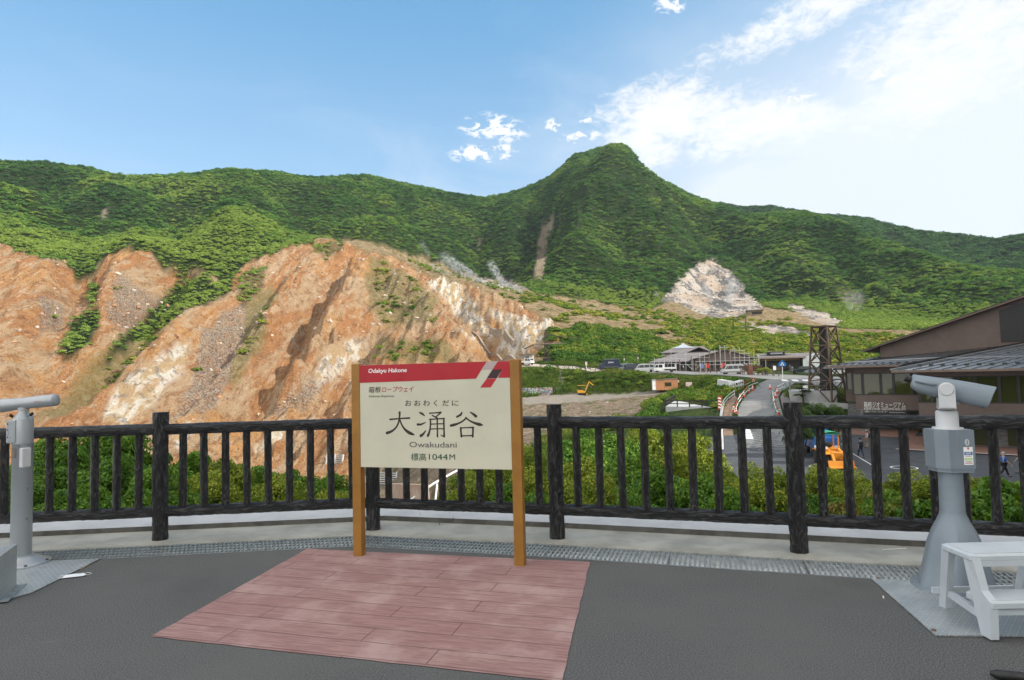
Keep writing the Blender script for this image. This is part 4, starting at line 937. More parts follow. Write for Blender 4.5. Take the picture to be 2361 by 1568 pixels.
for sgn_, x_ in ((1, 0.0), (-1, WX)):
    xt = x_ - sgn_*.01
    # front leg: a leaning channel from the upper tread to the floor, swelling out into the lower step
    g = MB(); 
    g.prism([(x_-sgn_*.01, -.02, 0), (x_-sgn_*.008, .055, 0), (x_-sgn_*.002, .125, H1+.01), (xt, .165, H2-.01), (xt, .088, H2-.01), (x_, .045, H1+.03), (x_, -.015, H1-.01)], (sgn_*.045, 0, 0)); g.build('leg', M_PLAS, stool)
    g = MB(); g.prism([(x_+sgn_*(oy*sgn_ if sgn_ > 0 else -.04), DY-.03, 0), (x_+sgn_*(oy*sgn_ if sgn_ > 0 else -.04), DY+.025, 0), (xt, .333, H2-.01), (xt, .27, H2-.01)], (sgn_*.04, 0, 0)); g.build('leg', M_PLAS, stool)
    g = MB(); g.prism([(x_-.0, .05, .075), (x_-.0, .05, .12), (x_+(oy if sgn_ > 0 else .04), DY-.02, .125), (x_+(oy if sgn_ > 0 else .04), DY-.02, .085)], (sgn_*.02, 0, 0)); g.build('side_brace', M_PLAS, stool)
g = MB(); g.box((WX/2, .008, H1-.05), (WX-.02, .016, .07)); g.build('front_apron', M_PLAS, stool); g = MB(); g.box((WX/2, .094, H2-.045), (WX, .014, .055)); g.build('front_apron', M_PLAS, stool)
g = MB(); g.box((WX/2, DY+.0, .10), (WX, .016, .035)); g.build('rear_brace', M_PLAS, stool)
# litter
p0 = on_z(170, 1330); mk = thing('face_mask', 'white disposable face mask lying on the asphalt by the left base plate', 'mask', (p0.x, p0.y, .003), R_(20))
g = MB(); nx, ny = 9, 6; vs = [((i/8-.5)*.15 + .01*math.sin(j), (j/5-.5)*.075, .006+.010*math.sin(i/8*3.14)*math.sin(j/5*3.14)+.0025*(j % 2)) for j in range(ny) for i in range(nx)]
g.add(vs, [(j*nx+i, j*nx+i+1, (j+1)*nx+i+1, (j+1)*nx+i) for j in range(ny-1) for i in range(nx-1)], 0, False); g.build('pleated_sheet', mottled('mask cloth', (.80, .83, .86), (.74, .78, .82), 20, .8), mk)
for sg in (-1, 1):
    g = MB(); g.tube([(.073*sg, .033, .01), (.10*sg, .03, .008), (.118*sg, .005, .004), (.10*sg, -.02, .006), (.073*sg, -.033, .01)], .0018, 5); g.build('ear_loop', M_WHL, mk)
a, b_ = on_z(186, 1315), on_z(219, 1294); g = MB(); g.tube([a+Vector((0, 0, .006)), b_+Vector((0, 0, .006))], .003, 6); tag(g.build('wooden_stick', new_mat('pale wood', (.50, .36, .20), .7)), 'thin wooden stick lying on asphalt beside the mask', 'stick')
a = on_z(2037, 1379); g = MB(); g.tube([a+Vector((-.006, -.012, .006)), a+Vector((.004, .008, .006))], .0048, 8); g.tube([a+Vector((.0045, .009, .006)), a+Vector((.010, .020, .006))], .0048, 8, 1); tag(g.build('cigarette_butt', [M_WHL, new_mat('filter', (.6, .32, .1), .8)]), 'cigarette butt on the asphalt left of the right base plate', 'butt')
a, b_ = on_z(2035, 1273), on_z(2090, 1270); g = MB(); g.tube([a+Vector((0, 0, .018)), b_+Vector((0, 0, .018))], .0035, 6); tag(g.build('drinking_straw', M_WHL), 'white straw lying on the concrete strip near the right telescope', 'straw')
q = [on_z(2283, 1562), on_z(2300, 1566), on_z(2330, 1569), on_z(2380, 1575), on_z(2420, 1600)]
g = MB(); g.tube([v+Vector((0, 0, .022)) for v in q], [.010, .022, .022, .022, .02], 10); tag(g.build('black_strap', M_BLK), 'curved black strap lying on asphalt at the bottom right corner', 'strap')

# ------------------------------------------------------------------ station building behind and to the right, whose shade covers the terrace
M_STW = mottled('station wall', (.62, .61, .58), (.54, .53, .50), 1.2, .8, .1, 20); M_STG = new_mat('station glass', (.02, .03, .035), .08)
stn = thing('ropeway_station', 'large pale station building standing behind the terrace', 'building', (0, 0, 0))
g = MB(); g.box((45, -22, 9), (64, 64, 32)); g.build('wall', M_STW, stn)
g = MB()
for k in range(14):
    for f in range(3): g.box((16+k*4.2, 10.02, 2.2+f*7), (3.4, .08, 3.2)) 
g.build('window_band', M_STG, stn); g = MB(); g.box((45, -22, 25.4), (66, 66, .8)); g.build('roof', M_STW, stn)

hx, hy = np.meshgrid(np.linspace(60, 190, 40), np.linspace(-80, 125, 60), indexing='ij')  # unseen hill, added and sized to shade the parking lot
hz = -8 + 60*np.exp(-((hx-112-(hy-20)*.05)/30)**2)*sstep(125, 78, hy)*sstep(-80, -40, hy) + 6*(fbm(hx/14, hy/14, 4, 300)-.5)
g = MB(); g.add(np.stack([hx, hy, hz], -1).reshape(-1, 3).tolist(), [(i*60+j, (i+1)*60+j, (i+1)*60+j+1, i*60+j+1) for i in range(39) for j in range(59)], 0, True); struct(g.build('hill', M_GROUND))

# ------------------------------------------------------------------ roads, parking, pavements (draped sheets)
def drape(name, left, right, z, mat, n=40, m=10, px=True, kind=True):
    def conv(pl): return [v2(ground(*p, 25.0)) if px else Vector(p) for p in pl]
    def res(pl):
        L = [0]
        for a, b_ in zip(pl[:-1], pl[1:]): L.append(L[-1] + (b_-a).length)
        s = np.linspace(0, L[-1], n); return np.interp(s, L, [p.x for p in pl]), np.interp(s, L, [p.y for p in pl])
    lx, ly = res(conv(left)); rx, ry = res(conv(right)); vs = []
    for i in range(n):
        for k in range(m):
            u = k/(m-1); x, y = lx[i]*(1-u)+rx[i]*u, ly[i]*(1-u)+ry[i]*u; vs.append((x, y, gz(x, y)+z))
    g = MB(); g.add(vs, [(i*m+k, i*m+k+1, (i+1)*m+k+1, (i+1)*m+k) for i in range(n-1) for k in range(m-1)], 0, True)
    o = g.build(name, mat)
    if sum(p.normal.z for p in o.data.polygons) < 0: o.data.flip_normals()
    return struct(o) if kind else o
M_ROAD = mottled('old road asphalt', (.155, .155, .155), (.21, .21, .205), .5, .93, .3, 12); M_LOT = mottled('fresh dark asphalt', (.055, .060, .068), (.075, .080, .088), .7, .9, .3, 20)
M_KERB = mottled('pale kerb', (.52, .51, .49), (.42, .41, .39), 1.2, .85, .1, 20); M_BRICKP = mottled('red brown paving', (.26, .15, .115), (.20, .115, .09), 2.5, .85, .2, 30); M_LINE = new_mat('road paint', (.75, .75, .74), .7)
M_EARTH = mottled('trench earth', (.23, .15, .10), (.15, .10, .07), 1.2, .95, .5, 6)
drape('road', [(1722,1040),(1717,988),(1701,958),(1704,938),(1717,917),(1744,895),(1750,885),(1770,876)], [(1830,1050),(1812,985),(1805,958),(1799,935),(1794,915),(1800,905),(1822,890),(1840,879)], .05, M_ROAD, 50, 10)
drape('road', [(1560,862),(1640,864),(1720,870),(1790,877),(1850,884),(1960,900)], [(1500,857),(1600,858),(1700,860),(1800,864),(1880,868),(1990,872)], .06, M_ROAD, 50, 10)
drape('parking_lot', [(9,30),(11,66),(20,71)], [(50,26),(46,60),(42,70)], .05, M_LOT, 40, 40, False)
drape('pavement', [(1460,866),(1560,860),(1650,859),(1760,862)], [(1420,851),(1560,853),(1650,854),(1760,857)], .03, mottled('car park surface', (.30, .29, .28), (.24, .235, .225), .4, .9), 30, 8)
drape('track', [(1200,838),(1260,840),(1330,846),(1400,853)], [(1200,846),(1250,847),(1300,851),(1400,857)], .05, mottled('gravel track', (.40, .36, .30), (.32, .28, .23), .6, .95, .4, 5), 24, 5)
drape('trench', [(1671,1040),(1668,985),(1667,958),(1672,930),(1692,912)], [(1693,1040),(1690,985),(1688,958),(1692,935),(1700,918)], .04, M_EARTH, 24, 6)
drape('kerb', [(1658,1040),(1660,985),(1661,958),(1668,930)], [(1669,1040),(1667,985),(1666,958),(1671,930)], .16, M_KERB, 20, 3)
drape('pavement', [(1812,960),(1803,935),(1799,917),(1806,905)], [(1850,962),(1830,935),(1815,915),(1818,903)], .08, mottled('dark footpath', (.20, .17, .16), (.15, .13, .125), .8, .9), 20, 5)
for k in range(6):                         # crossing bars at the junction
    x_ = 1800+k*24; drape('crossing_bar', [(x_,876),(x_+4,880)], [(x_+14,876.3),(x_+19,880.5)], .09, M_LINE, 4, 3)
for cx, cy, r_ in ((24.6, 50.5, 1.15), (30.0, 49.0, .95)):     # painted rings on the parking lot
    g = MB(); z_ = gz(cx, cy)+.075; n = 28
    vs = [(cx+rr*math.cos(6.2832*k/n), cy+rr*math.sin(6.2832*k/n), z_) for rr in (r_, r_-.13) for k in range(n)]
    g.add(vs, [(k, (k+1) % n, n+(k+1) % n, n+k) for k in range(n)]); o = struct(g.build('painted_ring', M_LINE))

class Face:                                # upright plane with a local frame: a along, b into, z up from its foot
    def __init__(s, o, rotz): s.o = Vector(o); s.r = rotz; s.u = Vector((math.cos(rotz), math.sin(rotz), 0)); s.v = Vector((-math.sin(rotz), math.cos(rotz), 0))
    def px(s, x, y, b=0.0):
        d = pix_dir(x, y); e = Vector((0, 0, EYE)); o = s.o + s.v*b; t = (o-e).dot(s.v)/d.dot(s.v); p = e + d*t - s.o
        return p.dot(s.u), p.z

# ------------------------------------------------------------------ museum on the right
MUS = Face((37.5, 69.2, -6.5), math.atan2(-.64, .77))
M_MW = mottled('brown render', (.150, .116, .104), (.132, .102, .092), 1.0, .9, .25, 60); M_STONE = new_mat('split grey stone', rough=.9); t, b = nodes(M_STONE)
oc = t.n('ShaderNodeTexCoord').outputs['Object']; mp = t.n('ShaderNodeMapping', {'Vector': oc, 'Rotation': (R_(90), 0, 0)}).outputs[0]
br = t.n('ShaderNodeTexBrick', {'Vector': mp, 'Color1': (.14, .14, .145, 1), 'Color2': (.25, .25, .25, 1), 'Mortar': (.07, .07, .07, 1), 'Scale': 1.0, 'Mortar Size': .008, 'Brick Width': .42, 'Row Height': .09})
t.put(b.inputs['Base Color'], br.outputs[0]); t.put(b.inputs['Normal'], t.n('ShaderNodeBump', {'Height': br.outputs[1], 'Strength': .5, 'Distance': .02}))
M_FRAME = new_mat('black window frame', (.018, .018, .018), .5); M_MGL = new_mat('museum glass', (.045, .052, .016), .02, 0, .6); M_ROOF = mottled('grey metal roof', (.20, .205, .215), (.17, .175, .185), .6, .33, .0, 5, .5); M_ROOFB = mottled('dark metal roof', (.055, .050, .050), (.045, .042, .042), .6, .38, .0, 5, .4)  # olive base of the museum glass stands in for green hillside reflections
M_EDGE = mottled('brown fascia', (.20, .145, .115), (.16, .12, .095), 2, .6); M_LIGHTM = new_mat('bright metal cap', (.42, .43, .44), .35, .6); M_WOODI = mottled('interior timber', (.20, .12, .05), (.12, .07, .03), 2, .6)
mu = thing('museum_building', 'two storey brown museum with grey metal roofs at the right', 'building', MUS.o, MUS.r)
A1 = MUS.px(2116, 900, 0)[0]; A2 = MUS.px(2116, 900, -6.6)[0]; AE = 40.0
g = MB()
g.box((A2/2+1, 5, 3.95), (A2+2, 10, 1.55)); g.box((A2/2+1, 5, 7.5), (A2+2, 10, .8))                                  # recess wall below and above the band
g.box(((A2+AE)/2, 1.6, 3.45), (AE-A2, 16.4, 1.7)); g.box(((A2+AE)/2, 1.6, 7.15), (AE-A2, 16.4, .75))                  # proud wing
g.box((0, 14.2, 4.2), (6.2, 8, 1.4)); g.box((0, 14.2, 7.5), (6.2, 8, .8))                                            # set-back end
g.box((AE/2+2, 14, 5.3), (AE-1, 8, 5.2)); g.build('wall', M_MW, mu)
g = MB(); g.box((A2/2+2, 9, 5.9), (A2-1, .3, 2.6)); g.box(((A2+AE)/2, 5, 5.5), (AE-A2-1, .3, 2.6)); g.build('inner_wall', M_WOODI, mu)
def band(xs, b_, zs, zt, nm='window'):
    for x0_, x1_ in zip(xs[:-1], xs[1:]):
        a0, a1 = x0_, x1_
        g = MB(); w_ = .10
        for (cx, cz, wx, wz) in (((a0+a1)/2, zs+w_/2, a1-a0, w_), ((a0+a1)/2, zt-w_/2, a1-a0, w_), (a0+w_, (zs+zt)/2, w_*2, zt-zs-2*w_), (a1-w_*.25, (zs+zt)/2, w_*.5, zt-zs-2*w_)): g.box((cx, b_+.08, cz), (wx, .14, wz))
        f = g.build('window', M_FRAME, mu); g = MB(); g.box(((a0+a1)/2+w_*.6, b_+.10, (zs+zt)/2), (a1-a0-2.6*w_, .02, zt-zs-2.05*w_)); g.build('pane', M_MGL, f)
zc = lambda X: MUS.px((3250+X/2.613)/1.7348, 890, 0)[0]
band([zc(v) for v in (408, 515, 705, 840, 1030, 1100)]+[A2+.2], 0, 4.73, 7.10)
zp = lambda X: MUS.px((3250+X/2.613)/1.7348, 890, -6.6)[0]
pv = [A2]+[zp(v) for v in (1235, 1510, 1690, 1940, 2140)]; band(pv+[pv[-1]+k*2.6 for k in range(1, 7)], -6.6, 4.30, 6.78)
band([-3.1, -.9, .2], 10.2, 4.9, 7.10)
g = MB(); g.box((-1.2, 14.25, 1.6), (3.6, 8, 3.3)); g.box((A2/2+.4, 6.5, 1.6), (A2-.6, 7, 3.2)); g.box((.9, .5, 1.6), (1.0, 1.0, 3.2)); g.box((A2+1.3, -5.9, 1.3), (2.2, 1.4, 2.6)); g.box(((A2+AE)/2+1.5, 2.4, 1.3), (AE-A2-2.5, 14, 2.6)); g.build('ground_floor_wall', M_STONE, mu)
for k in range(3):
    g = MB(); g.box((2.2+k*1.7, 2.96, 1.25), (1.55, .08, 2.4)); e_ = g.build('door', M_MGL, mu)
    for j in range(2): g = MB(); g.box((2.0+k*1.7+.42*(j % 2), 2.90, 1.55-.3*(k % 2)), (.30, .02, .40)); g.build('notice', M_WHL, e_)
for k in range(5): g = MB(); g.box((A2+4.2+k*3.6, -4.68, 1.35), (2.7, .08, 1.9)); g.build('shop_window', M_MGL, mu)
# lettering on the wall
def wl(body, x0_, yb, x1_, ht, mat, b_=-.06):
    a0, z_ = MUS.px(x0_, yb, 0); a1, z1_ = MUS.px(x1_, yb, 0)
    o = text(body, ht/.72, Matrix.Translation((a0, b_, 0)) @ Matrix.Rotation(R_(90), 4, 'X'), mat, 'lettering', mu, .02)
    xs = [v.co.x for v in o.data.vertices]; f = (a1-a0)/(max(xs)-min(xs)); xm = min(xs)
    for v in o.data.vertices: v.co.x = a0 + (v.co.x-xm)*f; v.co.z += z_
zy = lambda X, Y: ((3250+X/2.613)/1.7348, (1150+Y/2.613)/1.7348)
M_LET = new_mat('white wall letters', (.80, .80, .78), .5)
p_, q_ = zy(540, 1250), zy(972, 1258); wl('箱根ジオミュージアム', p_[0], p_[1], q_[0], .50, M_LET)
p_, q_ = zy(543, 1278), zy(972, 1282); wl('HAKONE GEOMUSEUM', p_[0], p_[1], q_[0], .24, M_LET)
a0, z0_ = MUS.px(*zy(535, 1313)); a1, z1_ = MUS.px(*zy(990, 1285)); g = MB(); g.box(((a0+a1)/2, -.10, (z0_+z1_)/2-.1), (a1-a0, .08, .46)); g.build('entrance_board', M_FRAME, mu)
p_, q_ = zy(548, 1302), zy(790, 1305); wl('大涌谷インフォメーションセンター', p_[0], p_[1], q_[0], .16, M_LET, -.16)
p_, q_ = zy(805, 1306), zy(970, 1310); wl('Owakudani Information Center', p_[0], p_[1], q_[0], .09, M_LET, -.16)
# roofs
def slope(name, p00, p10, p11, p01, mat, th=.12, ribs=0, par=mu, guard=False, guardmat=None):
    P = [Vector(p) for p in (p00, p10, p11, p01)]; g = MB(); n = (P[1]-P[0]).cross(P[3]-P[0]).normalized()
    if n.z < 0: n = -n
    g.add(P+[p-Vector((0, 0, th)) for p in P], [(0, 1, 2, 3), (7, 6, 5, 4)] + [(i, 4+i, 4+(i+1) % 4, (i+1) % 4) for i in range(4)])
    for k in range(ribs):
        u_ = (k+.5)/ribs; a_, b_ = P[0].lerp(P[1], u_), P[3].lerp(P[2], u_); g.beam(a_+n*.03, b_+n*.03, .035, .06, 0, n)
    o = g.build(name, mat, par)
    if guard:
        g = MB()
        for k in range(guard):
            u_ = (k+.5)/guard; a_, b_ = P[0].lerp(P[1], u_), P[3].lerp(P[2], u_); c_ = a_.lerp(b_, .12); g.box(c_+n*.07, (.34, .16, .14), 0)
        for f_ in (.30,): g.beam(P[0].lerp(P[3], f_)+n*.16, P[1].lerp(P[2], f_)+n*.16, .06, .09, 1, n)
        g.build('snow_guard', [M_FRAME, M_LIGHTM], o)
    return o
slope('roof', (-2.2, -1.7, 7.95), (A2+1, -1.7, 7.95), (A2+6, 9.6, 9.7), (1.0, 9.6, 8.75), M_ROOFB, .14, 16, mu, 14)
slope('roof', (-5.0, 8.6, 7.95), (-2.2, -1.7, 7.95), (1.0, 9.6, 8.75), (1.0, 9.8, 8.76), M_ROOF, .14, 5)
slope('roof', (-5.2, 8.8, 7.8), (2, 8.8, 7.8), (2, 18, 9.0), (-1.2, 18, 9.0), M_ROOF, .14, 6)
ae = MUS.px((3250+822/2.613)/1.7348, 848, -8.4)[0]
slope('roof', (ae, -8.4, 7.42), (AE+3, -8.4, 7.42), (AE+3, 9.5, 10.4), (ae+13, 9.5, 10.4), M_ROOF, .16, 34, mu, 40)  # lighter grey than the hip, sky reflection put into its colour
slope('roof', (ae-.0, -1.6, 7.96), (ae, -8.4, 7.42), (ae+13, 9.5, 10.4), (ae+9.5, 9.55, 10.0), M_ROOFB, .14, 6)
g = MB(); g.beam((ae-.05, -8.45, 7.50), (ae+13, 9.5, 10.5), .16, .10); g.build('ridge_cap', M_LIGHTM, mu)
g = MB(); g.box(((ae+AE+3)/2, -8.47, 7.30), (AE+3-ae, .12, .20)); g.build('gutter', M_EDGE, mu); g = MB(); g.box(((-2.2+A2+1)/2, -1.77, 7.84), (A2+3.2, .12, .18)); g.build('gutter', M_EDGE, mu)
# tall upper hall with its rising roof
zt = lambda a: 10.15 + .335*(a-1.0)
b9 = 9.6; g = MB(); g.prism([(1.0, b9, 7.8), (AE, b9, 7.8), (AE, b9, zt(AE)), (1.0, b9, zt(1.0))], (0, 11, 0)); g.build('upper_wall', M_MW, mu)
al_, _z = MUS.px((3250+1958/2.613)/1.7348, 750, b9); zl = MUS.px((3250+1970/2.613)/1.7348, (1150+572/2.613)/1.7348, b9)[1]
g = MB(); g.prism([(al_, b9-.03, zl), (al_+12, b9-.03, zl), (al_+12, b9-.03, zt(al_+12)-.45), (al_, b9-.03, zt(al_)-.45)], (0, -.04, 0)); lv = g.build('louvre', M_FRAME, mu)
g = MB()
for k in range(60): g.box((al_+.1+k*.2, b9-.10, (zl+zt(al_+k*.2))/2-.25), (.05, .05, zt(al_+k*.2)-zl-.6))
for k in range(3): g.box((al_+6, b9-.13, zl+1.2+k*1.4), (12, .03, .05))
g.build('slats', new_mat('louvre slat', (.030, .030, .032), .5), lv)
ea = MUS.px((3250+512/2.613)/1.7348, 793, b9-.9)[0]
g = MB(); g.prism([(ea, b9-1.0, zt(ea)+.02), (AE, b9-1.0, zt(AE)+.02), (AE, b9-1.0, zt(AE)+.30), (ea, b9-1.0, zt(ea)+.12)], (0, 13, 0)); g.build('upper_roof', M_EDGE, mu)
g = MB(); g.prism([(ea, b9-1.05, zt(ea)+.13), (AE, b9-1.05, zt(AE)+.31), (AE, b9-1.05, zt(AE)+.42), (ea, b9-1.05, zt(ea)+.20)], (0, 13.1, 0)); g.build('roof_sheet', M_ROOFB, mu)
# brick walk and kerb before the museum
def mw(a, b_): p = MUS.o + MUS.u*a + MUS.v*b_; return (p.x, p.y)
drape('pavement', [mw(-6, -2.2), mw(A2-1.2, -2.4)], [mw(-6, 9), mw(A2-1.2, 4)], .09, M_BRICKP, 14, 8, False); drape('pavement', [mw(A2-1.4, -9.6), mw(AE, -9.6)], [mw(A2-1.4, -1), mw(AE, -4)], .10, M_BRICKP, 24, 6, False)
drape('kerb', [mw(A2-1.6, -9.85), mw(AE, -9.85)], [mw(A2-1.6, -9.55), mw(AE, -9.55)], .16, M_KERB, 24, 3, False)

# ------------------------------------------------------------------ lattice tower with its dark core
M_RUST = mottled('brown weathered steel', (.105, .072, .050), (.075, .052, .038), 2.0, .8, .2, 30); M_CORE = mottled('charred pipe', (.016, .017, .018), (.026, .027, .028), 1, .7)
tb_ = ground(1908, 930, 40); TD = math.hypot(tb_.x, tb_.y); tw = thing('lattice_tower', 'brown steel lattice tower around a dark pipe left of the museum', 'tower', tb_, R_(-58))
TH = at(1908, 752, TD).z - tb_.z; s0, s1 = 1.75, 1.12
cs = [(-1, -1), (1, -1), (1, 1), (-1, 1)]; cor = lambda k, z: Vector((cs[k % 4][0]*(s0+(s1-s0)*z/TH), cs[k % 4][1]*(s0+(s1-s0)*z/TH), z))
for k in range(4): g = MB(); g.beam(cor(k, -1.2), cor(k, TH), .20, .20); g.build('leg', M_RUST, tw)
lev = [0, TH*.30, TH*.53, TH*.75, TH-.1]
for L in range(4):
    for k in range(4):
        g = MB(); g.beam(cor(k, lev[L+1]), cor(k+1, lev[L+1]), .15, .15); g.build('girt', M_RUST, tw)
        g = MB(); g.beam(cor(k, lev[L]), cor(k+1, lev[L+1]), .12, .14); g.build('brace', M_RUST, tw); g = MB(); g.beam(cor(k+1, lev[L]), cor(k, lev[L+1]), .14, .12); g.build('brace', M_RUST, tw)
g = MB(); g.cyl((0, 0, -1.2), .92, TH+1.1, 20, 0, .62); g.build('core_pipe', M_CORE, tw); g = MB(); g.box((0, 0, TH), (2*s1+.4, 2*s1+.4, .10)); g.build('top_frame', M_RUST, tw)
# concrete planter wall and terrace beside the tower
M_CW = mottled('pale concrete', (.42, .43, .43), (.34, .35, .35), .8, .88, .2, 15)
def poleline(name, label, cat, pts, h, rails, mat, pr=.05, rr=.03, every=1, square=True, group=None):
    th = thing(name, label, cat, pts[0], 0, group); o0 = Vector(pts[0]); L = [Vector(p)-o0 for p in pts]
    for p in L: g = MB(); g.box(p+Vector((0, 0, h/2)), (pr*2, pr*2, h)) if square else g.cyl(p, pr, h, 8); g.build('post', mat, th)
    for a, b_ in zip(L[:-1], L[1:]):
        for rz_ in rails: g = MB(); g.beam(a+Vector((0, 0, rz_)), b_+Vector((0, 0, rz_)), rr*2, rr*2); g.build('rail', mat, th)
    return th
def gpts(px, n=None, lift=0):
    P = [ground(x, y, 30) for x, y in px]; out = []
    if n is None: return [p+Vector((0, 0, lift)) for p in P]
    L = [0]
    for a, b_ in zip(P[:-1], P[1:]): L.append(L[-1]+(b_-a).length)
    for s_ in np.linspace(0, L[-1], n):
        x = float(np.interp(s_, L, [p.x for p in P])); y = float(np.interp(s_, L, [p.y for p in P])); out.append(Vector((x, y, gz(x, y)+lift)))
    return out
TR = Face(ground(1822, 925, 40), R_(-22)); tz = TR.px(1822, 902)[1]; tx = TR.px(1930, 915)[0]
te = thing('concrete_terrace', 'raised concrete terrace with railing right of the road', 'terrace', TR.o, TR.r)
g = MB(); g.box((tx/2, 3.5, tz/2-1), (tx, 7, tz+2)); g.build('base', M_CW, te)
M_RAILM = new_mat('grey steel rail', (.22, .22, .21), .5, .5)
for k in range(6): g = MB(); g.cyl((.1+k*(tx-.2)/5, .1, tz), .035, 1.2, 8); g.build('post', M_RAILM, te)
for k in range(4): g = MB(); g.cyl((.1, .1+1.7*k+.01, tz), .03, 1.2, 8); g.build('post', M_RAILM, te)
for z_ in (.35, .75, 1.18):
    g = MB(); g.cyl((.1, .1, tz+z_), .025, tx-.2, 6, 0, None, (1, 0, 0)); g.build('rail', M_RAILM, te); g = MB(); g.cyl((.1, .1, tz+z_), .025, 6, 6, 0, None, (0, 1, 0)); g.build('rail', M_RAILM, te)
g = MB(); g.box((tx*.36, 2.0, tz+.42), (.9, .06, .75), 0, Matrix.Rotation(R_(18), 3, 'X')); g.box((tx*.36, 1.6, tz+.36), (.9, .8, .06)); g.box((tx*.36, 1.75, tz+.165), (.7, .4, .33)); tag(g.build('bench', M_WHL, None, TR.o), 'white bench on the concrete terrace behind its railing', 'bench').rotation_euler = (0, 0, TR.r)
w0 = gpts([(1865,935),(1945,942),(1985,945)], 6); g = MB()
for a, b_ in zip(w0[:-1], w0[1:]): g.beam(a+Vector((0, 0, -.3)), b_+Vector((0, 0, -.3)), .25, 2.0)
tag(g.build('planter_wall', M_CW), 'low pale concrete planter wall at the foot of the lattice tower', 'wall')

# ------------------------------------------------------------------ visitor centre, shop and scaffolding
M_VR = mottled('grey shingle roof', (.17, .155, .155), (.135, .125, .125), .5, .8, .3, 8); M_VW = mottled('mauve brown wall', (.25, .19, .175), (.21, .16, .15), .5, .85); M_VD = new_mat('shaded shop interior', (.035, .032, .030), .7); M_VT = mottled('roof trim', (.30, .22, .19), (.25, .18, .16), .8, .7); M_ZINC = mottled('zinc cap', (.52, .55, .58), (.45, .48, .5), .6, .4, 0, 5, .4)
VC = Face(ground(1593, 857, 120), R_(-14)); vz = lambda X, Y, b_=0: VC.px((2500+X/2.951)/1.7348, (1330+Y/2.951)/1.7348, b_)
vc = thing('visitor_centre', 'wide grey roofed visitor centre with a shallow front gable', 'building', VC.o, VC.r)
aL, _ = vz(275, 320, 3); aG0, zE = vz(780, 312); aA, zA = vz(1172, 200); aG1, zE2 = vz(1530, 300); zE = (zE+zE2)/2; _, zt2 = vz(850, 205, 8)
g = MB(); g.prism([(aG0+.9, 0, 0), (aG1-.9, 0, 0), (aG1-.9, 0, zE), (aA, 0, zA-.3), (aG0+.9, 0, zE)], (0, 14, 0)); g.build('wall', M_VW, vc)
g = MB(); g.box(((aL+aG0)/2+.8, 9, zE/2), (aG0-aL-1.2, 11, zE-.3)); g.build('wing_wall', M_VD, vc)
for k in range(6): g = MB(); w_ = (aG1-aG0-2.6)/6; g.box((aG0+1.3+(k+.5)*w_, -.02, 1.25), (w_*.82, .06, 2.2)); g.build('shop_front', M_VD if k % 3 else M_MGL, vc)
for s_ in (-1, 1):
    xe = aG0-.3 if s_ < 0 else aG1+.3
    slope('roof', (xe, -1.2, zE-.1), (xe, 14, zE-.1), (aA, 14, zA), (aA, -1.2, zA), M_VR, .16, 0, vc); g = MB(); g.beam((xe, -1.25, zE-.12), (aA, -1.25, zA-.02), .08, .36, 0, (0, 1, 0)); g.build('barge_board', M_VT, vc)
slope('roof', (aL, 2.2, zE-.45), (aG0+4, 2.2, zE-.45), (aA-.5, 13, zA+.1), (aL+8.5, 13, zA+.1), M_VR, .16, 0, vc); slope('roof', (aL, 2.2, zE-.45), (aL+8.5, 13, zA+.1), (aL+8.6, 13.1, zA+.1), (aL, 20, zE-.45), M_VR, .16, 0, vc)
u0, zu0 = vz(415, 240, 13); u1, zu1 = vz(705, 178, 17); u2, zu2 = vz(1010, 205, 13)
g = MB(); g.prism([(u0+1, 13.5, zE-.5), (u2-1, 13.5, zE-.5), (u2-1, 13.5, zu0), (u0+1, 13.5, zu0)], (0, 8, 0)); g.build('upper_wall', M_VW, vc)
slope('roof', (u0, 12.6, zu0), (u2, 12.6, zu0), (u1+5, 17, zu1+.25), (u1-2.4, 17, zu1+.25), M_VR, .16, 0, vc); slope('roof', (u0, 22, zu0), (u0, 12.6, zu0), (u1-2.4, 17, zu1+.25), (u1-2.4, 17.1, zu1+.25), M_VR, .16, 0, vc)
q0, q1 = vz(735, 214, 12)[0], vz(1010, 205, 12)[0]; zq = vz(880, 172, 12)[1]
for s_ in (q0, q1): slope('roof', (s_, 11.6, zu0-.1), (s_, 17, zu0-.1), ((q0+q1)/2, 17, zq), ((q0+q1)/2, 11.6, zq), M_VR, .16, 0, vc); g = MB(); g.beam((s_, 11.55, zu0-.1), ((q0+q1)/2, 11.55, zq), .08, .3, 0, (0, 1, 0)); g.build('barge_board', M_VT, vc)
c0_, zc0 = vz(540, 192, 19); c1_, _ = vz(832, 178, 19); cc, zc1 = vz(702, 122, 19); pr_ = (c1_-c0_)/2
g = MB(); ring = lambda r_, z_: [(cc-.4+r_*x, 19+r_*y, z_) for x, y in ((-1, -1), (1, -1), (1, 1), (-1, 1))]
R3 = [ring(pr_, zc0), ring(pr_*.45, zc0+(zc1-zc0)*.36), ring(.42, zc0+(zc1-zc0)*.72)]; g.add(sum(R3, []), [(i*4+k, i*4+(k+1) % 4, i*4+4+(k+1) % 4, i*4+4+k) for i in range(2) for k in range(4)]); g.box((cc-.4, 19, zc0+(zc1-zc0)*.84), (.75, .75, (zc1-zc0)*.34)); g.build('lantern_roof', M_ZINC, vc)
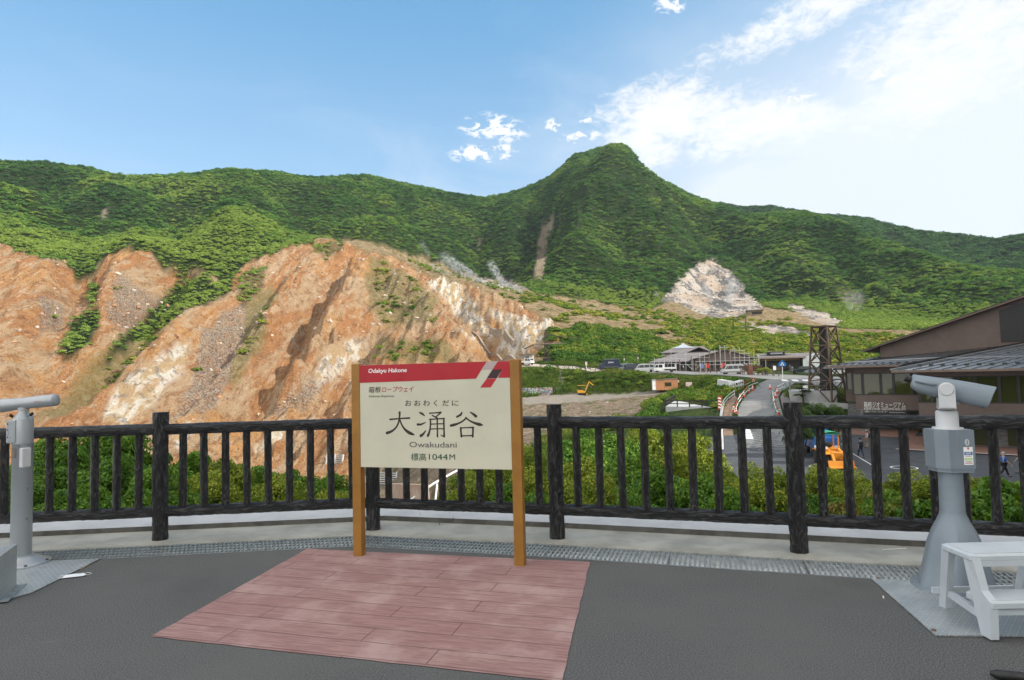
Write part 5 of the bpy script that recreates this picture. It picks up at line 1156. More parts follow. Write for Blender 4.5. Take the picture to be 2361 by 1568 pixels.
# shop block to the right
sh = thing('souvenir_shop', 'long low shop with a dark roof vent right of the scaffolded gable', 'building', VC.o, VC.r)
b4 = 6.0; h0, zh0 = vz(1592, 296, b4-1.2); h1, _ = vz(2100, 296, b4-1.2); h2, zh2 = vz(1600, 250, b4+6); h3, zh3 = vz(2255, 236, b4+6)
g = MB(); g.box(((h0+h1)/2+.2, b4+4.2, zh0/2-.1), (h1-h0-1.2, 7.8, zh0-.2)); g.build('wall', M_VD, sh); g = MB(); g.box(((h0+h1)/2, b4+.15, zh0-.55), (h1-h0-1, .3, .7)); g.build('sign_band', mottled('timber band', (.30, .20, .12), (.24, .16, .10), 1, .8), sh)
text('箱根名物 黒たまご', .62, Matrix.Translation((vz(1645, 330, b4)[0], b4-.06, zh0-.82)) @ Matrix.Rotation(R_(90), 4, 'X'), new_mat('ochre lettering', (.55, .36, .12), .6), 'lettering', sh, .02)
slope('roof', (h0-.6, b4-1.3, zh0), (h1+.6, b4-1.3, zh0), (h3, b4+7, zh3), (h2-1, b4+7, zh2), M_VR, .3, 0, sh); g = MB(); g.box(((h0+h1)/2, b4-1.36, zh0-.18), (h1-h0+1.2, .1, .36)); g.build('fascia', M_VT, sh)
e0, ez0 = vz(2100, 296, b4-.8); e1, ez1 = vz(2255, 236, b4+1); g = MB(); g.prism([(e0, b4-.8, 0), (e1+1, b4+1, 0), (e1+1, b4+1, ez1), (e0, b4-.8, ez0)], (0, 9, 0)); g.build('glazed_end', mottled('pale glazing', (.42, .46, .47), (.30, .34, .35), .9, .4), sh)
d0, dz0 = vz(1684, 264, b4+2); d1, dz1 = vz(1885, 228, b4+2); g = MB(); g.box(((d0+d1)/2, b4+3, (dz0+dz1)/2), (d1-d0, 2, dz1-dz0)); dv = g.build('roof_vent', M_FRAME, sh); g = MB(); g.box(((d0+d1)/2+.6, b4+3, dz1+.08), (d1-d0+2, 2.6, .16)); g.build('vent_cap', M_VR, dv)
for k in range(6): g = MB(); g.box((d0+.9+k*(d1-d0-1.6)/5.2, b4+1.97, (dz0+dz1)/2), (.55, .05, .42)); g.build('vent_opening', M_ZINC, dv)
sc = thing('scaffolding', 'pale steel pipe scaffolding in front of the visitor centre gable', 'scaffolding', VC.o, VC.r); M_PIPE = new_mat('galvanised pipe', (.50, .52, .52), .4, .5); M_WRAP = mottled('wrapped column', (.20, .16, .14), (.15, .12, .11), 2, .9)
def pipe(a, b_, nm, r_=.055, mat=M_PIPE): g = MB(); g.cyl(a, r_, (Vector(b_)-Vector(a)).length, 6, 0, None, Vector(b_)-Vector(a)); return g.build(nm, mat, sc)
for X, Yt in ((345,300),(400,300),(462,300),(540,210),(600,268),(712,240),(800,300),(880,240),(935,240),(1060,200),(1117,150),(1175,155),(1290,178),(1347,170),(1405,212),(1462,235),(1520,240),(1575,270),(1660,330)):
    a_, z_ = vz(X, Yt, -1.9); pipe((a_, -1.9, 0), (a_, -1.9, max(z_, 2.5)), 'upright')
for X0, X1, Y in ((700,960,262),(800,1000,300),(430,600,270),(830,1560,345),(830,1560,385),(1115,1230,178),(1260,1410,215),(1270,1580,300),(1350,1480,250),(340,720,318),(640,830,380),(340,640,372)):
    a_, z_ = vz(X0, Y, -1.9); c_, z2 = vz(X1, Y-4 if X1-X0 > 200 else Y, -1.9); pipe((a_, -2.0, z_), (c_, -2.0, z_), 'ledger', .045)
for X0, Y0, X1, Y1 in ((720,370,800,440),(830,440,930,340),(1230,250,1290,180),(500,400,545,300),(1390,345,1480,420)):
    a_, z_ = vz(X0, Y0, -1.9); c_, z2 = vz(X1, Y1, -1.9); pipe((a_, -2.05, z_), (c_, -2.05, z2), 'diagonal_brace', .04)
for X, Yt in ((783,280),(877,280),(994,225),(1120,160),(1236,190),(1580,300),(645,320)):
    a_, z_ = vz(X, Yt, -1.4); c_ = pipe((a_, -1.4, 0), (a_, -1.4, z_), 'wrapped_column', .16, M_WRAP)
def flagst(X, Y0, Y1, col, lab):
    a_, z_ = vz(X, Y1, -2.6); _, zt_ = vz(X, Y0, -2.6); p = VC.o + VC.u*a_ + VC.v*-2.6; f = thing('shop_banner', lab, 'banner', (p.x, p.y, gz(p.x, p.y)), VC.r)
    g = MB(); g.cyl((0, 0, 0), .03, zt_+.1, 6); g.build('pole', M_WHL, f); g = MB(); n = 5
    g.add([(.04+.72*i/4, .06*math.sin(i*1.4+k), zt_-(zt_-max(z_, .5))*k/6) for k in range(7) for i in range(n)], [(k*n+i, k*n+i+1, (k+1)*n+i+1, (k+1)*n+i) for k in range(6) for i in range(n-1)], 0, True); g.build('cloth', new_mat('banner cloth', col, .8), f)
flagst(958, 358, 412, (.50, .03, .02), 'red upright banner under the middle of the visitor centre gable'); flagst(1143, 352, 405, (.48, .05, .05), 'red upright banner right of the gable centre beside the parked silver van'); flagst(893, 362, 425, (.16, .22, .42), 'blue upright banner at the left end of the visitor centre gable')

# ------------------------------------------------------------------ vehicles
M_TYRE = new_mat('tyre rubber', (.018, .018, .018), .85); M_RIM = new_mat('wheel rim', (.40, .41, .42), .35, .7); M_VGL = new_mat('vehicle glass', (.012, .016, .020), .06, 0, .6); M_HL = new_mat('headlight lens', (.75, .76, .78), .15); M_TAIL = new_mat('tail light', (.45, .02, .02), .3)
def carpaint(n, c, r=.3): return mottled(n, c, tuple(x*.93 for x in c), .9, r, 0, 10, .1, .5, .05)
CP = dict(white=carpaint('white van paint', (.68, .69, .69)), silver=carpaint('silver van paint', (.46, .48, .49)), navy=carpaint('navy paint', (.018, .026, .060)), blue=carpaint('light blue van paint', (.20, .27, .34)), black=carpaint('dark green car paint', (.020, .032, .030)), grey=carpaint('grey blue car paint', (.20, .23, .27)), tblue=carpaint('crane truck blue', (.035, .16, .50)), orange=carpaint('loader orange', (.62, .24, .02), .5), yellow=carpaint('digger yellow', (.70, .36, .02), .45))
def wheel(par, x, y, r, w=.2):
    g = MB(); g.lathe([(r*.62, -w/2), (r*.93, -w/2), (r, -w*.3), (r, w*.3), (r*.93, w/2), (r*.62, w/2)], 18); g.v = [(a, c, b_) for a, b_, c in g.v]; g.f = [f[::-1] for f in g.f]
    o = g.build('wheel', M_TYRE, par, (x, y, r)); g = MB(); g.lathe([(r*.62, -w*.42), (r*.3, -w*.5), (0, -w*.5)], 14); g.lathe([(r*.62, w*.42), (r*.3, w*.5), (0, w*.5)], 14); g.v = [(a, c, b_) for a, b_, c in g.v]; g.build('rim', M_RIM, o); return o
def loftbody(prof, wd, mat, name, par, belt, tumble):
    hw = lambda z: wd/2*(1 if z <= belt else 1-tumble*(z-belt)/max(.01, max(p[1] for p in prof)-belt))
    n = len(prof); g = MB(); L = [(x, hw(z)-.0, z) for x, z in prof]; Rr = [(x, -hw(z), z) for x, z in prof]
    g.add(L+Rr, [tuple(range(n)), tuple(range(2*n-1, n-1, -1))] + [((i+1) % n, i, n+i, n+(i+1) % n) for i in range(n)]); o = g.build(name, mat, par); return o, hw
def sidewin(par, hw, poly, name='side_window', mat=None):
    for s_ in (-1, 1):
        g = MB(); g.prism([(x, s_*(hw(z)+.001), z) for x, z in poly], (0, s_*.012, 0)); g.build(name, mat or M_VGL, par)
def crosswin(par, hw, p, q, name, inset=.08, mat=None, off=.012):
    (x0, z0), (x1, z1) = p, q; d = Vector((x1-x0, 0, z1-z0)).normalized(); n = Vector((d.z, 0, -d.x)); n = n if (n.x > 0) == (name != 'rear_window') else -n
    f = lambda u: (x0+(x1-x0)*u, z0+(z1-z0)*u); a, b_ = f(.08), f(.92); g = MB(); o_ = n*.002
    g.prism([Vector((a[0], -hw(a[1])+inset, a[1]))+o_, Vector((a[0], hw(a[1])-inset, a[1]))+o_, Vector((b_[0], hw(b_[1])-inset, b_[1]))+o_, Vector((b_[0], -hw(b_[1])+inset, b_[1]))+o_], n*off); g.build(name, mat or M_VGL, par)
def lamps(par, xf, xr, w_, zf, zr):
    for s_ in (-1, 1):
        g = MB(); g.box((xf+.005, s_*(w_/2-.22), zf), (.05, .34, .16), 0, None, .02); g.build('headlight', M_HL, par); g = MB(); g.box((xr-.005, s_*(w_/2-.10), zr), (.04, .14, .42), 0, None, .015); g.build('tail_light', M_TAIL, par)
def van(px, face, paint, name, label, L=4.75, H=1.98, group='vehicles parked by the visitor centre', two=None):
    p = ground(*px, 60); v = thing(name, label, 'van', (p.x, p.y, p.z+.06), face, group); h = L/2; W_ = 1.78
    pr_ = [(h, .30), (h+.02, .62), (h-.12, .98), (h-.35, 1.08), (h-.98, H-.16), (h-1.35, H-.02), (0, H), (-h+.25, H-.04), (-h+.06, H-.30), (-h, 1.0), (-h, .32)]
    o, hw = loftbody(pr_, W_, paint, 'body', v, 1.05, .13)
    sidewin(v, hw, [(h-1.02, 1.10), (h-.62, 1.10), (h-1.12, H-.30), (h-1.36, H-.28)]); sidewin(v, hw, [(h-2.25, 1.10), (h-1.12, 1.10), (h-1.42, H-.28), (h-2.25, H-.25)]); sidewin(v, hw, [(-h+1.35, 1.12), (h-2.36, 1.12), (h-2.36, H-.25), (-h+1.35, H-.25)]); sidewin(v, hw, [(-h+.30, 1.14), (-h+1.25, 1.14), (-h+1.25, H-.25), (-h+.34, H-.27)])
    crosswin(v, hw, (h-.37, 1.10), (h-.98, H-.17), 'windscreen'); crosswin(v, hw, (-h+.0, 1.05), (-h+.06, H-.30), 'rear_window'); lamps(v, h-.0, -h, W_, .78, .95)
    g = MB(); g.box((h+.02, 0, .40), (.12, W_-.06, .22), 0, None, .04); g.build('bumper', two or M_TYRE, v)
    if two:
        for s_ in (-1, 1): g = MB(); g.box((0, s_*(W_/2+.004), .46), (L-.2, .012, .30)); g.build('lower_trim', two, v)
    for x in (h-.85, -h+.95):
        for s_ in (-1, 1): wheel(v, x, s_*(W_/2-.10), .32)
    g = MB()
    for s_ in (-1, 1): g = MB(); g.box((h-.85, s_*(W_/2+.10), 1.22), (.10, .14, .22), 0, None, .03); g.build('wing_mirror', M_TYRE, v)
    return v
van((1440,856.5), R_(150), CP['blue'], 'parked_van', 'pale blue van half hidden behind the navy van', 4.6, 1.95); van((1458,857.5), R_(162), CP['navy'], 'parked_van', 'navy van parked between the pale blue and the silver van', 4.7, 1.98); van((1487,858.5), R_(168), CP['silver'], 'parked_van', 'silver van with dark windows parked left of the white flatbed truck', 4.9, 2.05)
van((1689,863), R_(175), CP['silver'], 'parked_van', 'silver and grey van driving in front of the scaffolded gable', 4.7, 2.1, two=mottled('grey lower paint', (.13, .13, .12), (.16, .16, .15), 1, .5))
van((1519,898), R_(75), CP['white'], 'parked_van', 'white van mostly hidden behind the orange site cabins', 4.2, 1.95, 'vehicles of the works site')
def car(px, face, paint, label, L=4.4, H=1.55):
    p = ground(*px, 60); v = thing('parked_car', label, 'car', (p.x, p.y, p.z+.06), face, 'vehicles parked by the visitor centre'); h = L/2; W_ = 1.7
    pr_ = [(h, .28), (h, .60), (h-.10, .80), (h-.95, .95), (h-1.75, H-.08), (h-2.2, H), (-h+.7, H-.04), (-h+.10, .98), (-h, .85), (-h, .30)]
    o, hw = loftbody(pr_, W_, paint, 'body', v, .93, .20); sidewin(v, hw, [(h-2.35, .98), (h-1.15, .98), (h-1.85, H-.14), (h-2.35, H-.10)]); sidewin(v, hw, [(-h+.45, 1.0), (h-2.45, .98), (h-2.45, H-.10), (-h+.80, H-.14)])
    crosswin(v, hw, (h-.97, .96), (h-1.75, H-.09), 'windscreen'); crosswin(v, hw, (-h+.10, .98), (-h+.7, H-.05), 'rear_window'); lamps(v, h, -h, W_, .68, .85)
    for x in (h-.8, -h+.8):
        for s_ in (-1, 1): wheel(v, x, s_*(W_/2-.09), .30)
    return v
car((1850,862), R_(172), CP['black'], 'dark green hatchback parked in front of the shop'); car((1884,864), R_(168), CP['grey'], 'grey blue estate car parked right of the dark hatchback'); car((1925,866), R_(176), CP['silver'], 'pale car behind the lattice tower beside the museum'); 
def truck(px, face, label, kind, paint):
    p = ground(*px, 60); v = thing('flatbed_truck' if kind != 'box' else 'box_truck', label, 'truck', (p.x, p.y, p.z+.06), face, 'vehicles parked by the visitor centre' if kind != 'crew' else None); W_ = 1.72
    cab = 1.35 if kind == 'box' else 2.3; L = 5.2; h = L/2
    pr_ = [(h, .42), (h+.03, .9), (h-.10, 1.15), (h-.42, 1.92), (h-.6, 2.0), (h-cab, 2.0), (h-cab, .42)]
    o, hw = loftbody(pr_, W_, paint, 'cab', v, 1.1, .08)
    sidewin(v, hw, [(h-.95, 1.18), (h-.22, 1.18), (h-.50, 1.82), (h-.95, 1.85)])
    if cab > 2: sidewin(v, hw, [(h-2.0, 1.18), (h-1.12, 1.18), (h-1.12, 1.85), (h-2.0, 1.85)])
    crosswin(v, hw, (h-.10, 1.15), (h-.42, 1.92), 'windscreen')
    for s_ in (-1, 1): g = MB(); g.box((h+.01, s_*.58, .72), (.06, .32, .18), 0, None, .02); g.build('headlight', M_HL, v)
    g = MB(); g.box((h+.02, 0, .48), (.10, W_, .16), 0, None, .03); g.build('bumper', M_TYRE, v); g = MB(); g.box((-.2, 0, .55), (L-.6, .8, .16)); g.build('chassis', M_TYRE, v)
    if kind == 'box':
        g = MB(); bl_ = L-cab-.1; g.box((-h+bl_/2, 0, 1.72), (bl_, 1.9, 2.1), 0, None, .03); bx_ = g.build('cargo_box', paint, v)
        text('EIWA', .55, Matrix.Translation((-h+bl_*.72, .953+.002, 1.7)) @ Matrix.Rotation(R_(180), 4, 'Z') @ Matrix.Rotation(R_(90), 4, 'X'), M_WHL, 'lettering', bx_, .004)
        text('EIWA', .45, Matrix.Translation((-h-.004, .5, 1.75)) @ Matrix.Rotation(R_(-90), 4, 'Z') @ Matrix.Rotation(R_(90), 4, 'X'), M_WHL, 'lettering', bx_, .004)
        for z_ in (.72, 2.72): 
            for s_ in (-1, 1): g = MB(); g.box((-h+bl_/2, s_*.955, z_), (bl_, .02, .06)); g.build('edge_trim', M_RIM, bx_)
    else:
        bl_ = L-cab-.1; g = MB(); g.box((-h+bl_/2, 0, .82), (bl_, 1.75, .12)); 
        bd_ = g.build('bed', paint, v)
        for s_ in (-1, 1): g = MB(); g.box((-h+bl_/2, s_*.86, 1.04), (bl_, .04, .34)); g.build('side_board', paint, bd_)
        g = MB(); g.box((-h+.02, 0, 1.04), (.04, 1.7, .34)); g.build('tail_board', paint, bd_)
        if kind == 'rack':
            for x in (-h+.06, -h+bl_-.1):
                for s_ in (-.8, .8): g = MB(); g.cyl((x, s_, .9), .04, 1.05, 6); g.build('rack_post', M_WHL, bd_)
                g = MB(); g.cyl((x, -.8, 1.93), .04, 1.6, 6, 0, None, (0, 1, 0)); g.build('rack_bar', M_WHL, bd_)
    for x in (h-.75, -h+1.0):
        for s_ in (-1, 1): wheel(v, x, s_*(W_/2-.12), .33)
    return v
truck((1404,853.5), R_(172), 'dark blue box truck with white lettering parked at the left end of the car row', 'box', CP['navy']); truck((1533,858.8), R_(172), 'white crew cab flatbed truck with a pipe rack beside the scaffolding', 'rack', CP['white']); truck((1211,842.5), R_(-38), 'white crew cab truck parked before the small concrete hut', 'crew', CP['white'])
# mini digger
p = ground(1343, 911, 60); dg = thing('mini_digger', 'yellow mini digger with a sunshade and raised arm on the works track', 'excavator', p, R_(-20))
for s_ in (-1, 1):
    g = MB(); g.prism([(-.9, s_*.55-.16, .14), (-.75, s_*.55-.16, .0), (.75, s_*.55-.16, 0), (.9, s_*.55-.16, .14), (.9, s_*.55-.16, .36), (.75, s_*.55-.16, .48), (-.75, s_*.55-.16, .48), (-.9, s_*.55-.16, .36)], (0, .32, 0)); g.build('track', M_TYRE, dg)
g = MB(); g.prism([(-1.0, -.7, .55), (.62, -.7, .55), (.7, -.7, .80), (.2, -.7, 1.0), (-.5, -.7, 1.25), (-1.0, -.7, 1.2), (-1.12, -.7, .9)], (0, 1.4, 0)); g.build('house', CP['yellow'], dg)
g = MB(); g.box((-.35, 0, 1.42), (.5, .6, .4), 0, None, .06); g.build('seat', M_TYRE, dg)
for x, y in ((.35, .5), (.35, -.5), (-.75, .5), (-.75, -.5)): g = MB(); g.cyl((x, y, 1.0), .035, 1.25, 6); g.build('canopy_post', M_TYRE, dg)
g = MB(); g.box((-.2, 0, 2.30), (1.6, 1.35, .09), 0, None, .03); g.build('canopy', CP['yellow'], dg)
def arm(pts, w_, nm, mat=CP['yellow']): 
    g = MB(); [g.beam(a, b_, w_, w_*1.3, 0, (0, 1, 0)) for a, b_ in zip(pts[:-1], pts[1:])]; return g.build(nm, mat, dg)
arm([(.7, .1, .85), (1.15, .1, 2.2), (1.75, .1, 3.15)], .22, 'boom'); arm([(1.6, .1, 3.2), (2.75, .1, 2.25)], .17, 'stick'); arm([(1.0, .1, 1.3), (1.45, .1, 2.5)], .09, 'ram', M_RIM)
g = MB(); g.prism([(2.7, -.15, 2.35), (2.95, -.15, 2.2), (2.85, -.15, 1.75), (2.5, -.15, 1.65), (2.35, -.15, 1.9), (2.6, -.15, 2.0)], (0, .5, 0)); g.build('bucket', M_TYRE, dg); g = MB(); g.box((1.15, 0, .22), (.08, 1.5, .36)); g.build('blade', CP['yellow'], dg)
# orange loader with green canopy and the blue crane truck below the fence
p = ground(1916, 1072, 20); ld = thing('wheel_loader', 'orange wheel loader with a green canopy beside the blue crane truck', 'loader', (p.x, p.y, p.z+.06), R_(-98)); OR = CP['orange']
g = MB(); g.prism([(-1.6, -.55, .75), (.3, -.55, .75), (.3, -.55, 1.25), (-1.5, -.55, 1.45), (-1.7, -.55, 1.3)], (0, 1.1, 0)); g.build('engine_body', OR, ld); g = MB(); g.box((.95, 0, .85), (1.3, .9, .6), 0, None, .04); g.build('front_frame', OR, ld)
for x in (-.95, 1.05):
    for s_ in (-1, 1): wheel(ld, x, s_*.72, .52, .36); g = MB(); g.prism([(x-.62, s_*.72-.22, 1.02), (x-.3, s_*.72-.22, 1.16), (x+.3, s_*.72-.22, 1.16), (x+.62, s_*.72-.22, 1.02), (x+.6, s_*.72-.22, .97), (x+.28, s_*.72-.22, 1.10), (x-.28, s_*.72-.22, 1.10), (x-.6, s_*.72-.22, .97)], (0, .44, 0)); g.build('fender', OR, ld)
for x, y in ((.35, .52), (.35, -.52), (-.75, .52), (-.75, -.52)): g = MB(); g.beam((x, y, 1.2), (x, y, 2.5), .09, .09); g.build('canopy_post', OR, ld)
g = MB(); n = 9; vs = [(-1.0+1.6*i/8, (j/8-.5)*1.35, 2.50+.16*math.cos((j/8-.5)*2.6)) for j in range(n) for i in range(n)]; g.add(vs, [(j*n+i, j*n+i+1, (j+1)*n+i+1, (j+1)*n+i) for j in range(n-1) for i in range(n-1)], 0, True); g.box((-.2, 0, 2.49), (1.62, 1.36, .06)); g.build('canopy', mottled('green canvas', (.03, .27, .16), (.02, .22, .13), 2, .8), ld)
for s_ in (-1, 1):
    g = MB(); g.beam((.5, s_*.42, 1.35), (1.7, s_*.42, .95), .10, .20, 0, (0, 1, 0)); g.beam((1.68, s_*.42, .98), (2.25, s_*.42, .30), .10, .18, 0, (0, 1, 0)); g.build('lift_arm', OR, ld)
    g = MB(); g.beam((1.2, s_*.55, 1.25), (1.2, s_*.68, 1.45), .06, .06); g.build('lamp_bracket', OR, ld); g = MB(); g.cyl((1.22, s_*.70, 1.47), .11, .08, 12, 0, None, (1, 0, 0)); hl_ = g.build('headlight', M_HL, ld)
g = MB(); g.prism([(2.15, -.95, .55), (2.3, -.95, .12), (2.9, -.95, .05), (2.92, -.95, .10), (2.42, -.95, .2), (2.28, -.95, .6)], (0, 1.9, 0)); g.build('bucket', OR, ld); g = MB(); g.tube([(.2, -.05, 1.55), (.38, -.05, 1.75)], .03, 6); g.cyl((.36, -.05, 1.74), .17, .03, 14, 0, None, (.6, 0, .7)); g.build('steering_wheel', M_TYRE, ld); g = MB(); g.box((-.45, 0, 1.55), (.5, .55, .35), 0, None, .06); g.build('seat', M_TYRE, ld)
p = ground(1893, 1050, 20); ct = thing('crane_truck', 'bright blue crane truck with a slanting boom behind the orange loader', 'truck', (p.x, p.y, p.z+.06), R_(76)); BL = CP['tblue']
g = MB(); g.prism([(-2.4, -1.0, .75), (2.2, -1.0, .75), (2.2, -1.0, 1.9), (.9, -1.0, 2.0), (-2.4, -1.0, 1.75)], (0, 2.0, 0)); g.build('body', BL, ct); g = MB(); g.prism([(1.2, -.95, 1.95), (2.2, -.95, 1.95), (2.1, -.95, 2.9), (1.3, -.95, 2.95)], (0, 1.1, 0)); g.build('cab', BL, ct)
g = MB(); g.box((2.19, -.4, 2.45), (.04, .9, .6)); g.build('windscreen', M_VGL, ct); g = MB(); g.beam((-.6, .55, 1.9), (-1.1, .55, 3.5), .34, .40, 0, (0, 1, 0)); bm_ = g.build('boom', BL, ct); g = MB(); g.beam((-1.12, .55, 2.7), (-1.30, .55, 3.4), .10, .42, 0, (0, 1, 0)); g.build('white_stripe', M_WHL, bm_)
g = MB(); g.box((-2.44, 0, .95), (.08, 2.0, .3)); g.build('rear_bumper', M_WHL, ct)
for x in (-1.5, 1.3):
    for s_ in (-1, 1): wheel(ct, x, s_*.85, .48, .3)

# ------------------------------------------------------------------ site cabins, hut, trestle, blocks
M_CAB = mottled('orange cabin cladding', (.52, .25, .12), (.46, .21, .10), 1.5, .7, .1, 20); M_PGR = mottled('pale grey panel', (.52, .55, .58), (.46, .49, .52), 1.5, .6)
CB = Face(ground(1559, 899, 60), R_(-10)); cz = lambda X, Y, b_=0: CB.px((2500+X/2.951)/1.7348, (1330+Y/2.951)/1.7348, b_)
def cabin(X0, X1, Y1, lab, dep, win):
    a0, _ = cz(X0, 690); a1, _ = cz(X1, 690); _, h_ = cz((X0+X1)/2, Y1); p = CB.o + CB.u*a0; c_ = thing('site_cabin', lab, 'cabin', (p.x, p.y, CB.o.z), CB.r, 'site cabins beside the works track'); w_ = a1-a0
    g = MB(); g.box((w_/2, dep/2, h_/2), (w_, dep, h_)); 
    for k in range(int(w_/.35)): g.box((.18+k*.35, -.008, h_/2), (.03, .016, h_-.1))
    g.build('shell', M_CAB, c_); g = MB(); g.box((w_/2, dep/2, h_+.05), (w_+.12, dep+.12, .10)); g.build('roof', mottled('cabin roof', (.18, .15, .13), (.14, .12, .10), 2, .7), c_)
    if win:
        b0, zb = cz(472, 634); b1, zt_ = cz(546, 588); b0 -= a0; b1 -= a0; g = MB(); g.box(((b0+b1)/2, -.02, (zb+zt_)/2), (b1-b0, .05, zt_-zb)); w2 = g.build('window', M_FRAME, c_)
        for s_ in (-1, 1): g = MB(); g.box(((b0+b1)/2+s_*(b1-b0)*.24, -.05, (zb+zt_)/2), ((b1-b0)*.40, .02, (zt_-zb)*.8)); g.build('pane', M_MGL, w2)
        g = MB(); g.box((w_+.16, .8, h_-.5), (.28, .8, .5), 0, None, .03); g.build('air_conditioner', M_PGR, c_); g = MB(); g.beam((w_+.06, 1.2, h_-.8), (w_+.06, 2.2, .1), .06, .06); g.build('drain_pipe', M_WHL, c_)
cabin(368, 462, 566, 'narrow windowless orange site cabin', 3.2, False); cabin(464, 628, 553, 'wider orange site cabin with a two pane window', 4.2, True)
a0, _ = cz(322, 690); a1, h_ = cz(364, 565); p = CB.o + CB.u*a0; tl2 = thing('portable_toilet', 'pale grey portable toilet at the left end of the orange cabins', 'toilet', (p.x, p.y, CB.o.z), CB.r); w_ = a1-a0
g = MB(); g.box((w_/2, .6, h_/2), (w_, 1.2, h_), 0, None, .05); g.build('shell', M_PGR, tl2); g = MB(); g.box((w_/2, -.015, h_*.48), (w_*.75, .03, h_*.86)); dr = g.build('door', M_WHL, tl2); g = MB(); g.box((w_*.75, -.05, h_*.5), (.05, .04, .2)); g.build('handle', M_FRAME, dr); g = MB(); g.box((w_/2, .6, h_+.06), (w_*1.05, 1.25, .12), 0, None, .04); g.build('roof', M_PGR, tl2)
a0, _ = cz(742, 655); p = ground((2500+757/2.951)/1.7348, (1330+660/2.951)/1.7348, 60); g = MB(); g.box((0, 0, .9), (1.3, .06, .9)); 
bd_ = thing('notice_board', 'small pale notice board right of the orange cabins', 'notice board', p, R_(-8)); g.build('board', mottled('pale pink board', (.62, .50, .48), (.56, .45, .43), 2, .7), bd_); 
for x in (-.55, .55): g = MB(); g.box((x, .06, .55), (.07, .06, 1.3)); g.build('post', M_RUST, bd_)
p = ground(1213, 838.5, 60); hu = thing('concrete_hut', 'small flat roofed concrete hut behind the white truck', 'hut', p, R_(-12)); g = MB(); g.box((0, 1.5, 1.3), (3.7, 3, 2.6)); g.build('wall', mottled('stained concrete', (.33, .30, .25), (.25, .22, .18), .8, .9), hu); g = MB(); g.box((0, 1.4, 2.68), (4.3, 3.7, .16)); g.build('roof', M_VR, hu); g = MB(); g.box((.35, -.01, 1.1), (1.0, .05, 1.9)); g.build('door', M_FRAME, hu)
# rusty cable trestle
tp = ground(1261, 836, 60); D_ = math.hypot(tp.x, tp.y); tr2 = thing('cable_trestle', 'rusty steel cable trestle with a platform and boom above the parking track', 'trestle', tp, R_(-8)); k_ = D_/FPX; hp = (836-793)*k_; ht_ = (836-771)*k_; M_RU2 = mottled('dark rusty steel', (.06, .045, .036), (.095, .065, .045), 2, .85)
for sx_ in (-1, 1):
    for sy_ in (-1, 1): g = MB(); g.beam((sx_*.75, sy_*.75, -.5), (sx_*.5, sy_*.5, ht_), .14, .14); g.build('leg', M_RU2, tr2)
for j in range(6):
    for sy_ in (-1, 1): z_ = j*ht_/6; g = MB(); g.beam((-.7, sy_*.62, z_), (.65, sy_*.62, z_+ht_/6), .08, .08); g.build('brace', M_RU2, tr2); g = MB(); g.beam((.7, sy_*.62, z_), (-.65, sy_*.62, z_+ht_/6), .08, .08); g.build('brace', M_RU2, tr2)
g = MB(); g.box(((1304+1231-2*1261)/2*k_, 0, hp), (73*k_, 1.6, .28)); g.build('platform', mottled('grey deck', (.24, .20, .18), (.16, .13, .11), 1, .8), tr2)
for s_ in (-.35, .35): g = MB(); g.beam((0, s_, ht_-.1), (77*k_, s_, ht_-1.7), .14, .16); g.build('boom', M_RU2, tr2)
for j in range(6): x0_ = 77*k_*j/6; g = MB(); g.beam((x0_, -.35, ht_-.1-1.6*j/6), (x0_+77*k_/6, .35, ht_-.1-1.6*(j+1)/6+.5), .07, .07); g.build('boom_lacing', M_RU2, tr2)
g = MB(); g.beam((-30*k_, 0, hp-.1), (-52*k_, 0, hp-1.4), .25, .35); g.build('hanging_arm', M_RU2, tr2); g = MB(); g.box((0, 0, ht_+.3), (1.1, .9, .7)); g.build('winch_head', M_RU2, tr2); g = MB(); g.box((0, 0, .5), (2.3, 2.0, 1.5)); g.build('footing', M_CORE, tr2)
# concrete culvert blocks and kerb blocks
cb0 = None; M_BLK2 = mottled('white concrete block', (.58, .60, .61), (.50, .52, .53), 1.2, .85)
for i in range(7):
    f = i/6; x = 1736+ (1816-1736)*0 + 0; X = 1262+f*122; Y = 706-f*38
    p = ground((2500+X/2.951)/1.7348, (1330+Y/2.951)/1.7348, 40); p.z += .05
    if cb0 is None:
        cb0 = thing('culvert_block', 'pale concrete block with two round holes, nearest of the row by the road', 'block', p, R_(-8), 'two hole concrete blocks beside the road'); sz = 62/2.951/1.7348*math.hypot(p.x, p.y)/FPX*1.6
        g = MB(); g.box((0, .6, sz/2), (.56, 1.2, sz), 0, None, .03); bk = g.build('body', M_BLK2, cb0)
        for z_ in (.28, .72): g = MB(); g.cyl((0, -.012, sz*z_), .17, .014, 14, 0, None, (0, 1, 0)); g.build('hole', M_DARK, cb0)  # dark discs on the face, painted in for the shaded holes
    else: dup(cb0, p, None, 'pale concrete block with two round holes, %s from the near end of its row' % ('second', 'third', 'fourth', 'fifth', 'sixth', 'seventh')[i-1], None)
pa, pb = ground((2500+1118/2.951)/1.7348, (1330+655/2.951)/1.7348, 40), ground((2500+1258/2.951)/1.7348, (1330+690/2.951)/1.7348, 40); g = MB(); g.beam(pa+Vector((0, 0, .8)), pb+Vector((0, 0, .8)), .8, 1.6); tag(g.build('concrete_beam', M_BLK2), 'long pale concrete beam left of the two hole blocks', 'beam')
